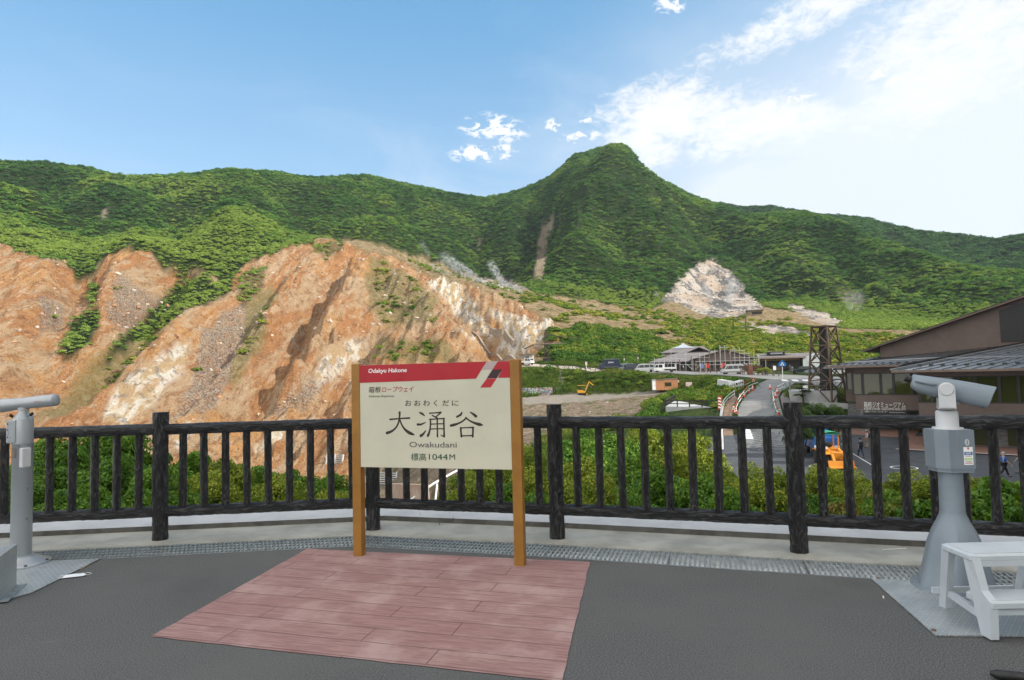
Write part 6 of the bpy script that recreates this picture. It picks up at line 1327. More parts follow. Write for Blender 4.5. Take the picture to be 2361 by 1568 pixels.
for i in range(5):
    p = ground(1716+2.2*i, 990+7*i, 20); q = ground(1717+2.2*i, 996.2+7*i, 20); w2 = (q-p); d = w2.normalized(); s_ = Vector((d.y, -d.x, 0)); g = MB(); g.beam(p+Vector((0, 0, .3)), q+Vector((0, 0, .3)), 1.0, .5)
    tag(g.build('kerb_block', M_BLK2), 'grey white kerb block beside the trench, number %d counted from the far end of its row' % (i+1) if False else 'pale kerb block beside the trench, %s from the far end of its row' % ('first', 'second', 'third', 'fourth', 'fifth')[i], 'block', 'kerb blocks laid beside the trench')
# works pad with black rail fence, wooden roadside fences
M_BLKS = mottled('black painted timber', (.020, .018, .017), (.03, .027, .025), 2, .7); M_WOODF = mottled('weathered brown timber', (.13, .095, .07), (.09, .065, .05), 2, .9)
pf = lambda X, Y: ((2500+X/2.951)/1.7348, (1330+Y/2.951)/1.7348)
PADZ = ground(*pf(780, 872), 40).z+.1; pad = [at(*pf(X, Y), 0) if False else None for X, Y in ()]
def lev(X, Y, z): q_ = on_z(*pf(X, Y), z); return q_
pc = [lev(478, 878, PADZ), lev(1062, 888, PADZ), lev(1105, 800, PADZ), lev(600, 800, PADZ)]
g = MB(); g.prism([q_ - Vector((0, 0, 1.2)) for q_ in pc], (0, 0, 1.25)); tag(g.build('concrete_pad', M_CW), 'pale concrete pad enclosed by the low black rail fence', 'pad')
def dens(P, st):
    out = []
    for a, b_ in zip(P[:-1], P[1:]):
        n = max(1, round((b_-a).length/st)); out += [a.lerp(b_, k/n) for k in range(n)]
    return out+[P[-1]]
poleline('rail_fence', 'black two rail fence around the concrete pad', 'fence', [q_+Vector((0, 0, .05)) for q_ in dens([pc[3], pc[0], pc[1], pc[2], pc[3]+Vector((.4, 0, 0))], 2.2)], 1.0, (.45, .92), M_BLKS, .07, .06)
poleline('rail_fence', 'brown timber fence between the grass slope and the visitor car park', 'fence', gpts([pf(850, 466), pf(1000, 482), pf(1160, 486)], 8), 1.1, (.55, 1.0), M_WOODF, .07, .055); poleline('rail_fence', 'brown timber fence running right of the silver and grey van to the road corner', 'fence', gpts([pf(1370, 496), pf(1550, 506), pf(1740, 512)], 9), 1.2, (.55, 1.05), M_WOODF, .07, .055)
poleline('rail_fence', 'dark low rail fence along the track left of the box truck', 'fence', gpts([(1245,848),(1300,851),(1350,853),(1395,855)], 14), .95, (.5, .88), M_BLKS, .05, .04)
poleline('guard_rail', 'pale pipe handrail beside the trench left of the road', 'rail', gpts([(1662,1020),(1660,985),(1664,950),(1672,932),(1694,915)], 9), 1.0, (.5, .95), M_PIPE, .04, .035)
# road signs and boards
p = ground(1805, 876, 40); rs = thing('road_sign', 'blue pentagon crossing sign on a white pole at the road corner', 'road sign', p, R_(-16)); k_ = math.hypot(p.x, p.y)/FPX; H_ = 32*k_
g = MB(); g.cyl((0, 0, 0), .055, H_, 8); g.build('pole', M_WHL, rs); s_ = 8*k_; g = MB(); g.prism([(-s_*.95, -.08, H_-s_*.4), (s_*.95, -.08, H_-s_*.4), (s_*.95, -.08, H_+s_*.35), (0, -.08, H_+s_*1.25), (-s_*.95, -.08, H_+s_*.35)], (0, -.03, 0)); pl_ = g.build('plate', mottled('sign blue', (.02, .17, .48), (.018, .15, .44), 1, .4), rs)
g = MB(); g.prism([(-s_*.5, -.112, H_-s_*.2), (s_*.5, -.112, H_-s_*.2), (0, -.112, H_+s_*.75)], (0, -.008, 0)); sb = g.build('white_triangle', M_WHL, pl_); g = MB(); g.tube([(0, -.125, H_+.35*s_), (0, -.125, H_+.05*s_), (-.12*s_, -.125, H_-.14*s_)], .05*s_+.02, 5); g.tube([(0, -.125, H_+.05*s_), (.14*s_, -.125, H_-.14*s_)], .05*s_+.02, 5); g.build('pictogram', M_FRAME, pl_)
for X0, X1, Y0, Y1, lab in ((1380, 1450, 392, 500, 'left brown notice board by the car park entrance'), (1500, 1618, 390, 500, 'right, wider brown notice board by the car park entrance')):
    p = ground(*pf((X0+X1)/2, Y1), 40); F = Face(p, R_(-12)); a0, zt_ = F.px(*pf(X0, Y0)); a1, _ = F.px(*pf(X1, Y0)); zb = F.px(*pf(X0, 442))[1]; nb_ = thing('notice_board', lab, 'notice board', p, F.r, None); g = MB(); g.box(((a0+a1)/2, 0, (zt_+zb)/2), (a1-a0, .12, zt_-zb)); g.build('board', mottled('brown board', (.085, .045, .026), (.07, .036, .02), 1, .7), nb_)
    for x in (a0+.1, a1-.1): g = MB(); g.box((x, .1, zt_/2), (.14, .1, zt_)); g.build('post', M_RUST, nb_)
p = ground(*pf(1480, 502), 40); g = MB(); k_ = math.hypot(p.x, p.y)/FPX; g.box((0, 0, 112/2.951/1.7348*k_/2), (8*k_, .9, 112/2.951/1.7348*k_), 0, None, .03); tag(g.build('timber_pillar', mottled('red brown timber', (.17, .075, .045), (.12, .055, .035), 1.5, .8), None, p), 'red brown timber pillar between the two brown notice boards', 'pillar')
p = ground(*pf(1757, 520), 40); ps = thing('sign_post', 'grey post carrying small boards at the road corner by the shop', 'sign post', p, R_(-14)); k_ = math.hypot(p.x, p.y)/FPX
for x, h_ in ((0, 26), (10, 20)): g = MB(); g.box((x*k_, 0, h_*k_/2), (.16, .16, h_*k_)); g.build('post', M_WOODF, ps)
g = MB(); g.box((2*k_, -.12, 18*k_), (6*k_, .06, 9*k_)); g.build('board', M_WHL, ps); g = MB(); g.box((10*k_, -.12, 16*k_), (8*k_, .06, 7*k_)); g.build('board', M_RUST, ps)
g = MB(); p = ground(1352, 852, 60); bs = thing('post_sign', 'short white post with a pinkish plate left of the box truck', 'sign', p, R_(-8)); g.cyl((0, 0, 0), .07, 1.3, 8); g.build('post', M_WHL, bs); g = MB(); g.box((0, -.08, 1.6), (.55, .05, .9)); g.build('plate', mottled('faded plate', (.68, .55, .52), (.62, .5, .47), 2, .6), bs)
for (x, y, ht, lab) in ((1437, 850, 30, 'leaning utility pole behind the pale blue van'), (1469, 849, 34, 'upright utility pole behind the silver van'), (1515, 852, 26, 'thin utility pole at the left end of the visitor centre roof')):
    p = ground(x, y, 60); k_ = math.hypot(p.x, p.y)/FPX; up_ = thing('utility_pole', lab, 'pole', p, .2); g = MB(); g.cyl((0, 0, 0), .14, ht*k_, 8, 0, .10, (.06 if ht == 30 else .01, 0, 1)); g.build('pole', M_WOODF, up_); g = MB(); g.box((.05, 0, ht*k_*.93), (1.3, .1, .1)); g.build('crossarm', M_WOODF, up_); g = MB(); g.cyl((.3, 0, ht*k_*.6), .16, .6, 8); g.build('transformer', M_PGR, up_)
p = ground((2500+1112/2.146)/1.7348 if False else 1706, 768, 150); k_ = math.hypot(p.x, p.y)/FPX; gt = thing('steel_gantry', 'dark steel gantry frame standing in scrub above the shop', 'gantry', p, R_(-15))
for x in (-13, 13): g = MB(); g.box((x*k_, 0, 17*k_), (.35, .35, 36*k_)); g.build('post', M_RU2, gt)
g = MB(); g.box((0, 0, 35*k_), (28*k_, .3, .3)); g.build('beam', M_RU2, gt)
p = ground(1740, 727, 200); k_ = math.hypot(p.x, p.y)/FPX; fh = thing('hillside_hut', 'small flat roofed hut on the hillside beside the fumarole', 'hut', p, R_(-20)); g = MB(); g.box((0, 3, 5*k_), (46*k_*.55, 5, 11*k_)); g.build('wall', mottled('hut wall', (.34, .26, .17), (.28, .21, .14), .4, .9), fh); g = MB(); g.box((0, 3, 11*k_), (58*k_*.62, 8, 1.6*k_)); g.build('roof', M_VR, fh); g = MB(); g.box((1.2, .45, 5*k_), (5, .1, 5*k_)); g.build('opening', M_VD, fh)
# stairs and stone wall on the slope, gorge works
st_ = thing('log_stairs', 'narrow flight of log steps climbing the grass slope', 'stairs', ground(1283, 905, 60)); o0 = st_.location.copy(); n = 19
for i in range(n):
    f = i/(n-1); x = 1282+ (1290-1282)*f*1.2 + 8*math.sin(f*2.4); p = ground(x, 905-f*51, 60)-o0; g = MB(); g.beam(p+Vector((-.8, 0, .12)), p+Vector((.8, 0, .12)), .28, .24); g.build('step', mottled('bleached log', (.30, .28, .24), (.16, .15, .12), 2, .9), st_) if i == 0 else g.build('step', COL.objects['step'].data.materials[0], st_)
a, b_ = ground(1150, 915, 60), ground(1262, 913, 60); hgt = (916-897)*math.hypot(b_.x, b_.y)/FPX; g = MB(); d = (b_-a)
g.add([a, b_, b_+Vector((1.4, 1.6, hgt)), a+Vector((0, 1.6, hgt)), a+Vector((0, 2.2, hgt)), b_+Vector((1.4, 2.2, hgt)), a+Vector((0, 2.2, -.5)), b_+Vector((1.4, 2.2, -.5))], [(0, 1, 2, 3), (3, 2, 5, 4), (4, 5, 7, 6), (1, 7, 5, 2)]); 
M_RUB = new_mat('rubble masonry', rough=.95); t, b = nodes(M_RUB); vr = t.n('ShaderNodeTexVoronoi', {'Vector': t.n('ShaderNodeTexCoord').outputs['Object'], 'Scale': 2.2}); t.put(b.inputs['Base Color'], t.mix(t.mr(vr.outputs[0], .3, .55), t.mix(.6, (.30, .29, .28), vr.outputs[1], 'OVERLAY'), (.08, .08, .075))); 
tag(g.build('rubble_wall', M_RUB), 'low grey rubble retaining wall on the works track right of the sign', 'wall')
p = ground(880, 1128, 50)
for (x, y, lab, cells) in ((880, 1118, 'grey slatted steel crib wall in the gorge seen under the sign', 3), (772, 1072, 'pale steel crib wall in the gorge left of the sign post', 2)):
    p = ground(x, y, 50); cw_ = thing('crib_wall', lab, 'crib wall', p, R_(-18)); w_ = 3.6*cells/3
    for i in range(cells+1): g = MB(); g.box((-w_+2*w_*i/cells, 0, 1.3), (.22, .5, 2.9), 0, Matrix.Rotation(R_(-14), 3, 'X')); g.build('upright', M_PGR, cw_)
    for j in range(6): g = MB(); g.box((0, -.15+.12*j, .25+.45*j), (2*w_, .3, .16), 0, Matrix.Rotation(R_(-14), 3, 'X')); g.build('beam', M_GALV, cw_)
a, b_ = ground(1055, 1092, 40)+Vector((0, 0, .5)), ground(945, 1162, 40)+Vector((0, 0, .5)); g = MB(); g.tube([a, a.lerp(b_, .5)+Vector((0, 0, .3)), b_], .16, 8); tag(g.build('drain_pipe', M_WHL), 'long pale pipe running down the gorge bank seen under the sign', 'pipe')
a, b_ = ground(1008, 1120, 40)+Vector((0, 0, .4)), ground(1003, 1166, 40)+Vector((0, 0, .2)); g = MB(); g.tube([a, b_], .14, 8); tag(g.build('drain_pipe', M_WHL), 'short pale pipe branching off the long gorge pipe', 'pipe')
a, b_ = ground(905, 1150, 50), ground(985, 1158, 50); g = MB(); g.beam(a+Vector((0, 0, .3)), b_+Vector((0, 0, .3)), .8, 4.4); tag(g.build('check_dam', mottled('stained dam concrete', (.30, .20, .15), (.38, .32, .27), .5, .9, .3, 6)), 'stained concrete check dam at the bottom of the gorge', 'dam')
a, b_ = ground(1194, 795, 100), ground(1214, 822, 100)
for (P0, P1, lab, w_, h_) in (((1163, 772), (1184, 800), 'dark slanting concrete wall in the orange scarp', .9, 5), ((1130, 768), (1160, 772), 'short pale concrete wall at the head of the scarp', 1.0, 4.5), ((1090, 768), (1228, 826), 'long dark drainage flume down the orange scarp', .7, 1.6)):
    P = gpts([P0, P1], 10) if h_ < 3 else gpts([P0, P1], 3); g = MB()
    for a, b_ in zip(P[:-1], P[1:]): g.beam(a, b_, w_, h_)
    tag(g.build('concrete_wall' if h_ > 2 else 'drain_flume', mottled('grey brown concrete', (.22, .18, .14), (.30, .26, .21), .3, .9)), lab, 'wall' if h_ > 2 else 'flume')

# cones and pipe barricades
M_CONE = mottled('cone red', (.55, .05, .025), (.48, .04, .02), 3, .6); M_BGRN = mottled('barrier green', (.02, .22, .10), (.018, .18, .08), 3, .5)
cone0 = thing('traffic_cone', 'red cone with white bands standing in the middle of the road', 'cone', (0, 0, 0), 0, 'traffic cones along the road works')
g = MB(); g.box((0, 0, .02), (.40, .40, .04), 0, None, .01); g.lathe([(.15, .04), (.045, .70), (.035, .71), (0, .71)], 14); g.build('cone_body', M_CONE, cone0)
for z_ in (.26, .48): g = MB(); r_ = lambda z: .15-.105*(z-.04)/.66+.004; g.lathe([(r_(z_), z_), (r_(z_+.11), z_+.11)], 14); g.build('white_band', M_WHL, cone0)
cones = [(1710,672,'x'), (1505,960-4,''), (0,0,'')]
CL = [((1713, 674), None), ((1312, 962), 'red cone with white bands at the near end of the left barricade'), ((1360, 790), 'red banded cone half way along the left barricade'), ((1405, 765), 'red banded cone beside the third left barrier stand from the far end'), ((1465, 715), 'leaning red banded cone near the far part of the left barricade'), ((1508, 690), 'red banded cone near the far end of the left barricade'), ((1820, 978), 'red banded cone at the near end of the right barricade'), ((1777, 775), 'red banded cone half way along the right barricade'), ((1800, 725), 'red banded cone near the far end of the right barricade'), ((1170, 604), 'tall red banded cone on the grass behind the concrete beam, left of two'), ((1197, 606), 'red banded cone on the grass behind the concrete beam, right of two'), ((1100, 648), 'red banded cone at the left end of the long concrete beam'), ((1520, 604), 'red banded cone at the corner of the short barrier by the grass'), ((1285, 945), 'red banded cone behind the nearest left barrier stand')]
for i, (q_, lab) in enumerate(CL):
    p = ground(*pf(*q_), 30); p.z += .06
    if i == 0: cone0.location = p; cone0.scale = (1.25,)*3
    else: dup(cone0, p, .3*i, lab, None, 1.25)
p = ground((3100+690/2.3705)/1.7348, (1600+605/2.3705)/1.7348, 20); dup(cone0, p+Vector((0, 0, .06)), .5, 'red banded cone on the parking lot right of the orange loader', None, 1.0)
def barricade(px, label, col=M_BGRN, h=.95):
    P = [ground(*pf(*q_), 30)+Vector((0, 0, .06)) for q_ in px]; bc = thing('pipe_barricade', label, 'barricade', P[0], 0, 'pipe barricades at the road works'); L = [p-P[0] for p in P]
    for i, p in enumerate(L):
        d = (L[min(i+1, len(L)-1)]-L[max(i-1, 0)]); d.z = 0; d.normalize(); s_ = Vector((d.y, -d.x, 0)); g = MB()
        for k in (-1, 1): g.beam(p+s_*.36*k, p+Vector((0, 0, h+.08)), .06, .07)
        g.beam(p+s_*.22+Vector((0, 0, .38)), p-s_*.22+Vector((0, 0, .38)), .05, .05); g.build('stand', col, bc)
    for i, (a, b_) in enumerate(zip(L[:-1], L[1:])):
        for z_ in (h, h*.45): g = MB(); g.cyl(a+Vector((0, 0, z_)), .035, (b_-a).length, 6, 0, None, b_-a); g.build('pipe', M_WHL if (i+int(z_*10)) % 3 else M_CONE, bc)
barricade([(1296, 985), (1330, 885), (1372, 820), (1412, 765), (1452, 716), (1500, 690), (1572, 664)], 'green and white pipe barricade curving along the left edge of the road'); barricade([(1800, 985), (1768, 900), (1750, 832), (1748, 770), (1790, 720), (1888, 670)], 'green and white pipe barricade along the right edge of the road'); barricade([(1412, 655), (1525, 602)], 'short orange barrier with one white pipe beside the grass', M_CONE)
for (X, Y, lab) in ((1125, 915, 'red and white banded post pair at the trench end of the pad'),):
    p = ground(*pf(X, Y), 30); bp = thing('marker_board', 'red and white striped marker board at the corner of the concrete pad', 'marker', p, -.3); g = MB(); g.box((0, 0, 1.0), (.55, .08, 1.9)); g.build('board', M_CONE, bp)
    for j in range(4): g = MB(); g.box((-.05, -.045, .35+.42*j), (.42, .02, .2), 0, Matrix.Rotation(R_(18), 3, 'Y')); g.build('stripe', M_WHL, bp)
# rope line on the parking lot
a, b_ = ground((3100+590/2.3705)/1.7348, (1600+470/2.3705)/1.7348, 20), ground((3100+960/2.3705)/1.7348, (1600+760/2.3705)/1.7348, 15); g = MB(); g.tube([a+Vector((0, 0, .9)), a.lerp(b_, .5)+Vector((0, 0, .7)), b_+Vector((0, 0, .9))], .025, 6); tag(g.build('barrier_rope', M_WHL), 'white rope line crossing the dark parking lot beside the loader', 'rope')

# ------------------------------------------------------------------ grass, rocks, dead trees (uncountable)
def tuft_proto(seed, n=34):
    rg = np.random.RandomState(seed); V = []; F = []
    for k in range(n):
        a = rg.rand()*6.283; r = rg.rand()**.7*.9; x, y = r*math.cos(a), r*math.sin(a); h = .5+.6*rg.rand(); lean = rg.normal(size=2)*.30; w_ = .05+.05*rg.rand(); b_ = rg.rand()*3.14; c, s = math.cos(b_)*w_, math.sin(b_)*w_
        o = len(V); V += [(x-c, y-s, 0), (x+c, y+s, 0), (x+lean[0]*.5+c*.7, y+lean[1]*.5+s*.7, h*.6), (x+lean[0]*.5-c*.7, y+lean[1]*.5-s*.7, h*.6), (x+lean[0]*1.3, y+lean[1]*1.3, h)]
        F += [(o, o+1, o+2, o+3), (o+3, o+2, o+4)]
    me = bpy.data.meshes.new('tuft'); me.from_pydata(V, [], F); return me
def rock_proto(seed):
    rg = np.random.RandomState(seed); V = []; n, m_ = 7, 5
    for j in range(m_):
        for i in range(n):
            th = math.pi*(j+.5)/m_; ph = 6.283*i/n; r = .7+.5*rg.rand(); V.append((r*math.sin(th)*math.cos(ph), r*math.sin(th)*math.sin(ph)*.8, r*math.cos(th)*.7))
    F = [(j*n+i, j*n+(i+1) % n, (j+1)*n+(i+1) % n, (j+1)*n+i) for j in range(m_-1) for i in range(n)] + [tuple(range(n-1, -1, -1)), tuple(range((m_-1)*n, m_*n))]
    me = bpy.data.meshes.new('rock'); me.from_pydata(V, [], F); return me
def snag_proto(seed):
    rg = random.Random(seed); g = MB(); g.tube([(0, 0, -.2), (rg.uniform(-.1, .1), rg.uniform(-.1, .1), .6), (rg.uniform(-.2, .2), rg.uniform(-.2, .2), 1.1)], [.05, .035, .012], 5)
    for k in range(5):
        z_ = .3+.15*k; a = rg.uniform(0, 6.28); L = rg.uniform(.25, .6); g.tube([(0, 0, z_), (L*.5*math.cos(a), L*.5*math.sin(a), z_+L*.5), (L*math.cos(a+.4), L*math.sin(a+.4), z_+L*.75)], [.028, .018, .008], 4)
    me = bpy.data.meshes.new('snag'); me.from_pydata(g.v, [], g.f); return me
def pcoll(name, mat, fn, seeds):
    c = bpy.data.collections.new(name)
    for s in seeds: me_ = fn(s); me_.materials.append(mat); c.objects.link(bpy.data.objects.new(name, me_))
    return c
M_GRASS = leafmat('grass blades', (.045, .085, .012), (.095, .150, .022), (.21, .22, .055), scale=.09, transl=.3); M_BUSHF = leafmat('terrace shrub leaves', (.035, .085, .012), (.075, .150, .018), (.19, .24, .035), scale=.12)
M_ROCK = new_mat('loose rock', rough=.95); t, b = nodes(M_ROCK); rn = t.n('ShaderNodeObjectInfo').outputs['Random']; t.put(b.inputs['Base Color'], t.ramp(rn, [(.0, (.17, .085, .045)), (.35, (.40, .22, .11)), (.6, (.30, .24, .20)), (.85, (.50, .42, .34)), (1., (.12, .10, .09))]))
M_FROCK = new_mat('pale vent rock', rough=.95); t, b = nodes(M_FROCK); rn = t.n('ShaderNodeObjectInfo').outputs['Random']; t.put(b.inputs['Base Color'], t.ramp(rn, [(.0, (.10, .11, .12)), (.45, (.32, .31, .30)), (.8, (.62, .57, .52)), (1., (.5, .38, .28))]))
M_SNAG = mottled('bleached dead wood', (.42, .38, .33), (.28, .24, .20), 1, .9)
PC_GRASS = pcoll('tuft', M_GRASS, tuft_proto, range(6)); PC_ROCK = pcoll('rock', M_ROCK, rock_proto, range(6)); PC_FROCK = pcoll('rock', M_FROCK, rock_proto, range(8, 14)); PC_SNAG = pcoll('snag', M_SNAG, snag_proto, range(6)); PC_BUSH = proto_collection('terrace_bush', M_BUSHF, range(21, 27), lobes=9, per=40, leaf=.17)
notroad = 1-np.maximum.reduce([inside([(1640,870),(1790,872),(1850,880),(1842,895),(1812,906),(1806,930),(1815,960),(1835,1060),(1650,1060),(1655,950),(1690,905),(1745,885)], warp=0), inside([(1480,852),(2100,850),(2100,905),(1830,892),(1700,872),(1480,866)], warp=0), inside([(1515,925),(1650,925),(1650,965),(1515,965)], warp=0)])
lot = ((XX > 8.5) & (YY > 24) & (YY < 90)) & (XX > 8.5+(YY-26)*.05)
open_ = notroad*(1-lot)*(1-np.clip(dirt, 0, 1)*.93)*(1-inside([(1195,834),(1400,848),(1400,858),(1195,849)], warp=0))
o = wood('grass', -40, 85, 50, 196, .85, 58, 192, open_*(AA > -.25)*(1-ORANGE)*((DD < 186) | (AA < .22)), lambda d, r: .42+.45*r, PC_GRASS, lambda x, y, d, rg: .5+.35*(fbm(x/6, y/6, 3, 8)-.5)*2, 201, .05); tag(o, 'rough green grass on the banks between the works track and the car park', 'grass', kind='stuff')
o = wood('grass', -26, 16, 5, 60, .42, 6.6, 60, (1-lot)*np.ones_like(DD), lambda d, r: .16+.20*r+.004*d, PC_GRASS, lambda x, y, d, rg: .5+.3*(rg.rand(x.size)-.5), 202, .05); tag(o, 'green grass and weeds on the steep bank just below the fence', 'grass', kind='stuff')
mid = inside([(1340,1000),(1420,965),(1500,938),(1480,930),(1560,905),(1640,905),(1660,880),(1700,878),(1700,905),(1665,930),(1658,1000),(1640,1050),(1380,1060)], warp=8)*.9 + inside([(1480,852),(1600,872),(1700,874),(1660,900),(1560,890),(1490,880),(1380,885),(1350,870)], warp=8)*.30 + inside([(1210,850),(1480,862),(1500,885),(1300,900),(1210,890)], warp=8)*.22
o = wood('bank_shrubs', -20, 75, 50, 190, 1.15, 50, 182, np.clip(mid, 0, 1)*notroad*(1-lot)*(1-dirt), lambda d, r: .55+.95*r, PC_BUSH, lambda x, y, d, rg: .5+.4*(fbm(x/5, y/5, 3, 9)-.5)*2, 203, .1); tag(o, 'bright green shrubs crowding the bank left of the road', 'shrubs', kind='stuff')
ph = inside([(1272,770),(1330,755),(1400,757),(1480,772),(1545,800),(1560,830),(1500,845),(1400,847),(1300,838),(1250,828)], warp=9)*(DD > 184)*(DD < 300)
o = wood('knoll_trees', 0, 80, 170, 300, 2.0, 186, 300, ph, lambda d, r: 1.3+1.3*r, PC_BUSH, lambda x, y, d, rg: .42+.5*(fbm(x/9, y/9, 3, 4)-.5)*2, 204, .1); tag(o, 'dense green trees covering the knoll behind the parked cars', 'trees', kind='stuff')
o = wood('loose_rocks', -260, 70, 100, 380, 2.6, 112, 372, ORANGE*np.clip(.30+.5*grey+.25*(fbm(XX/18, YY/18, 3, 66)-.4), 0, 1)+dirt*.8*(1-track), lambda d, r: (.16+.75*r**3.2)*np.clip((d-90)/120, .3, 1.3), PC_ROCK, lambda x, y, d, rg: .5+0*x, 205, 0.1); tag(o, 'loose rocks strewn over the bare orange slope and the dirt bank', 'rocks', kind='stuff')
o = wood('fumarole_rocks', 40, 330, 260, 560, 3.0, 255, 560, np.clip(fum+fum2+scar, 0, 1)*.4, lambda d, r: .3+.9*r**2.5, PC_FROCK, lambda x, y, d, rg: .5+0*x, 206, 0.1); tag(o, 'pale boulders in the fumarole scars on the mountain foot', 'rocks', kind='stuff')
o = wood('dead_trees', -260, 140, 230, 420, 6.5, 250, 420, np.clip(g_dry*(.25+.75*(AA < .02))+.25*grey*ORANGE+.2*olive*ORANGE, 0, 1)*.42, lambda d, r: 1.2+2.0*r, PC_SNAG, lambda x, y, d, rg: .5+0*x, 207, 0.0); tag(o, 'bleached dead trees standing along the dry ridge above the scarp', 'dead trees', kind='stuff')

# ------------------------------------------------------------------ shrubs just beyond the fence, one by one
def leafpal(name, stops, rough=.5):
    mt = new_mat(name, stops[1][1], rough, 0, .3); t, b = nodes(mt); tv = t.n('ShaderNodeAttribute', attribute_name='tint').outputs['Fac']; rn = t.n('ShaderNodeObjectInfo').outputs['Random']
    c = t.ramp(t.math('ADD', tv, t.math('MULTIPLY', t.math('SUBTRACT', rn, .5), .16)), stops); t.put(b.inputs['Base Color'], c)
    tr = t.n('ShaderNodeBsdfTranslucent', {'Color': t.mix(.5, c, (.20, .30, .02))}); mx = t.n('ShaderNodeMixShader', {0: .30, 1: b.outputs[0], 2: tr.outputs[0]}); t.nt.links.new(mx.outputs[0], t.nt.nodes['Material Output'].inputs[0]); return mt
LP = {'green': leafpal('green shrub leaves', [(.05, (.025, .080, .010)), (.5, (.105, .235, .020)), (.95, (.28, .40, .045))]), 'yellow': leafpal('yellow green shrub leaves', [(.05, (.050, .100, .010)), (.5, (.225, .295, .025)), (.8, (.44, .45, .045)), (1., (.46, .34, .07))]),
      'red': leafpal('reddish young leaves', [(.05, (.05, .11, .015)), (.5, (.17, .24, .03)), (.8, (.42, .24, .08)), (1., (.48, .08, .10))]), 'broad': leafpal('broad glossy leaves', [(.05, (.03, .09, .012)), (.5, (.085, .20, .022)), (.9, (.20, .30, .04)), (1., (.40, .20, .04))], .35), 'pine': leafpal('pine needles', [(.1, (.012, .035, .010)), (.6, (.030, .072, .016)), (1., (.075, .120, .025))])}
def shrub_mesh(seed, n, leaf, clumps=26, flat=.55, pine=False, fill=.15, asp=1.0):
    rg = np.random.RandomState(seed); C = []
    for k in range(clumps):
        a = rg.rand()*6.283; u = rg.rand(); r = math.sqrt(u)*.80; z = (.20+(asp-.30)*math.sqrt(max(0, 1-r*r)))*(.25+.75*rg.rand()**.5) if asp > 1.2 else (.20+.66*math.sqrt(max(0, 1-r*r)))*(.45+.55*rg.rand()**.5); C.append((r*math.cos(a), r*math.sin(a), z, .20+.15*rg.rand()))
    C = np.array(C); ci = rg.randint(0, clumps, n); nn = rg.normal(size=(n, 3)); nn[:, 2] = nn[:, 2]*.8+.35; nn /= np.linalg.norm(nn, axis=1)[:, None]
    rad = C[ci, 3]*(1-fill*3*rg.rand(n)**3); p = C[ci, :3] + nn*rad[:, None]*np.array([1, 1, flat+.2]); p[:, 2] = np.clip(p[:, 2], .02, None)
    up = nn*.7 + rg.normal(size=(n, 3))*.55 + np.array([0, 0, .45]); up /= np.linalg.norm(up, axis=1)[:, None]
    d = np.cross(up, rg.normal(size=(n, 3))); d /= np.linalg.norm(d, axis=1)[:, None]; s = np.cross(up, d); L = leaf*(.6+.8*rg.rand(n))[:, None]; wd = .30 if not pine else .16
    droop = up*-.12*L
    V = np.stack([p-d*L*.5+droop, p+s*L*wd, p+d*L*.5+droop, p-s*L*wd], 1).reshape(-1, 3); F = np.arange(4*n).reshape(-1, 4)
    me_ = bpy.data.meshes.new('foliage'); me_.vertices.add(4*n); me_.vertices.foreach_set('co', V.astype(np.float32).reshape(-1)); me_.loops.add(4*n); me_.loops.foreach_set('vertex_index', F.reshape(-1).astype(np.int32)); me_.polygons.add(n); me_.polygons.foreach_set('loop_start', (np.arange(n)*4).astype(np.int32)); me_.update(calc_edges=True)
    tint = np.clip(.45 + .22*rg.normal(size=n)*.8 + .5*(C[ci, 3]-.27) + .25*(rg.rand(clumps)[ci]-.5), 0, 1); a_ = me_.attributes.new('tint', 'FLOAT', 'FACE'); a_.data.foreach_set('value', tint.astype(np.float32)); return me_, C
M_STEM = mottled('shrub stems', (.10, .075, .05), (.06, .045, .03), 8, .9)
PROTO = {}
def proto(kind, v, asp=1.0):
    key = (kind, v, asp)
    if key not in PROTO:
        spec = {'green': (9000, .075), 'yellow': (10000, .066), 'red': (2600, .14), 'broad': (1200, .28), 'pine': (9000, .085)}[kind]; me_, C = shrub_mesh(v*13+len(kind)*7+v, int(spec[0]*(1+.75*(asp-1))), spec[1], int((26 if kind != 'broad' else 16)*(1+.8*(asp-1))), .55, kind == 'pine', .15, asp); me_.materials.append(LP[kind])
        g = MB(); rg = random.Random(v)
        for c in C[::4]: g.tube([(rg.uniform(-.06, .06), rg.uniform(-.06, .06), -.15), (c[0]*.4, c[1]*.4, c[2]*.4), (c[0]*.9, c[1]*.9, c[2]*.92)], [.030, .018, .008], 5)
        ms = bpy.data.meshes.new('stems'); ms.from_pydata(g.v, [], g.f); ms.materials.append(M_STEM); PROTO[key] = (me_, ms)
    return PROTO[key]
def shrub(px, ytop, d, wpx, kind, v, label, group, name='shrub'):
    p = at(px, ytop, d); z0 = gz(p.x, p.y)-.08; H = max(.35, p.z-z0); Rr = wpx/2*d/FPX; th = thing(name, label, 'shrub', (p.x, p.y, z0), (v*1.7+px*.01) % 6.28, group); asp = 1.0 if H < 1.35*Rr else 2.0; Hf = min(H, 2.5*Rr); fm, sm = proto(kind, v, asp)
    for nm, me_ in (('foliage', fm), ('stems', sm)): o = bpy.data.objects.new(nm, me_); COL.objects.link(o); o.parent = th; o.scale = (Rr*1.12, Rr*1.12, Hf*1.06/asp if nm == 'foliage' else H*1.02/asp); o.location = (0, 0, (H-Hf) if nm == 'foliage' else 0)
    return th
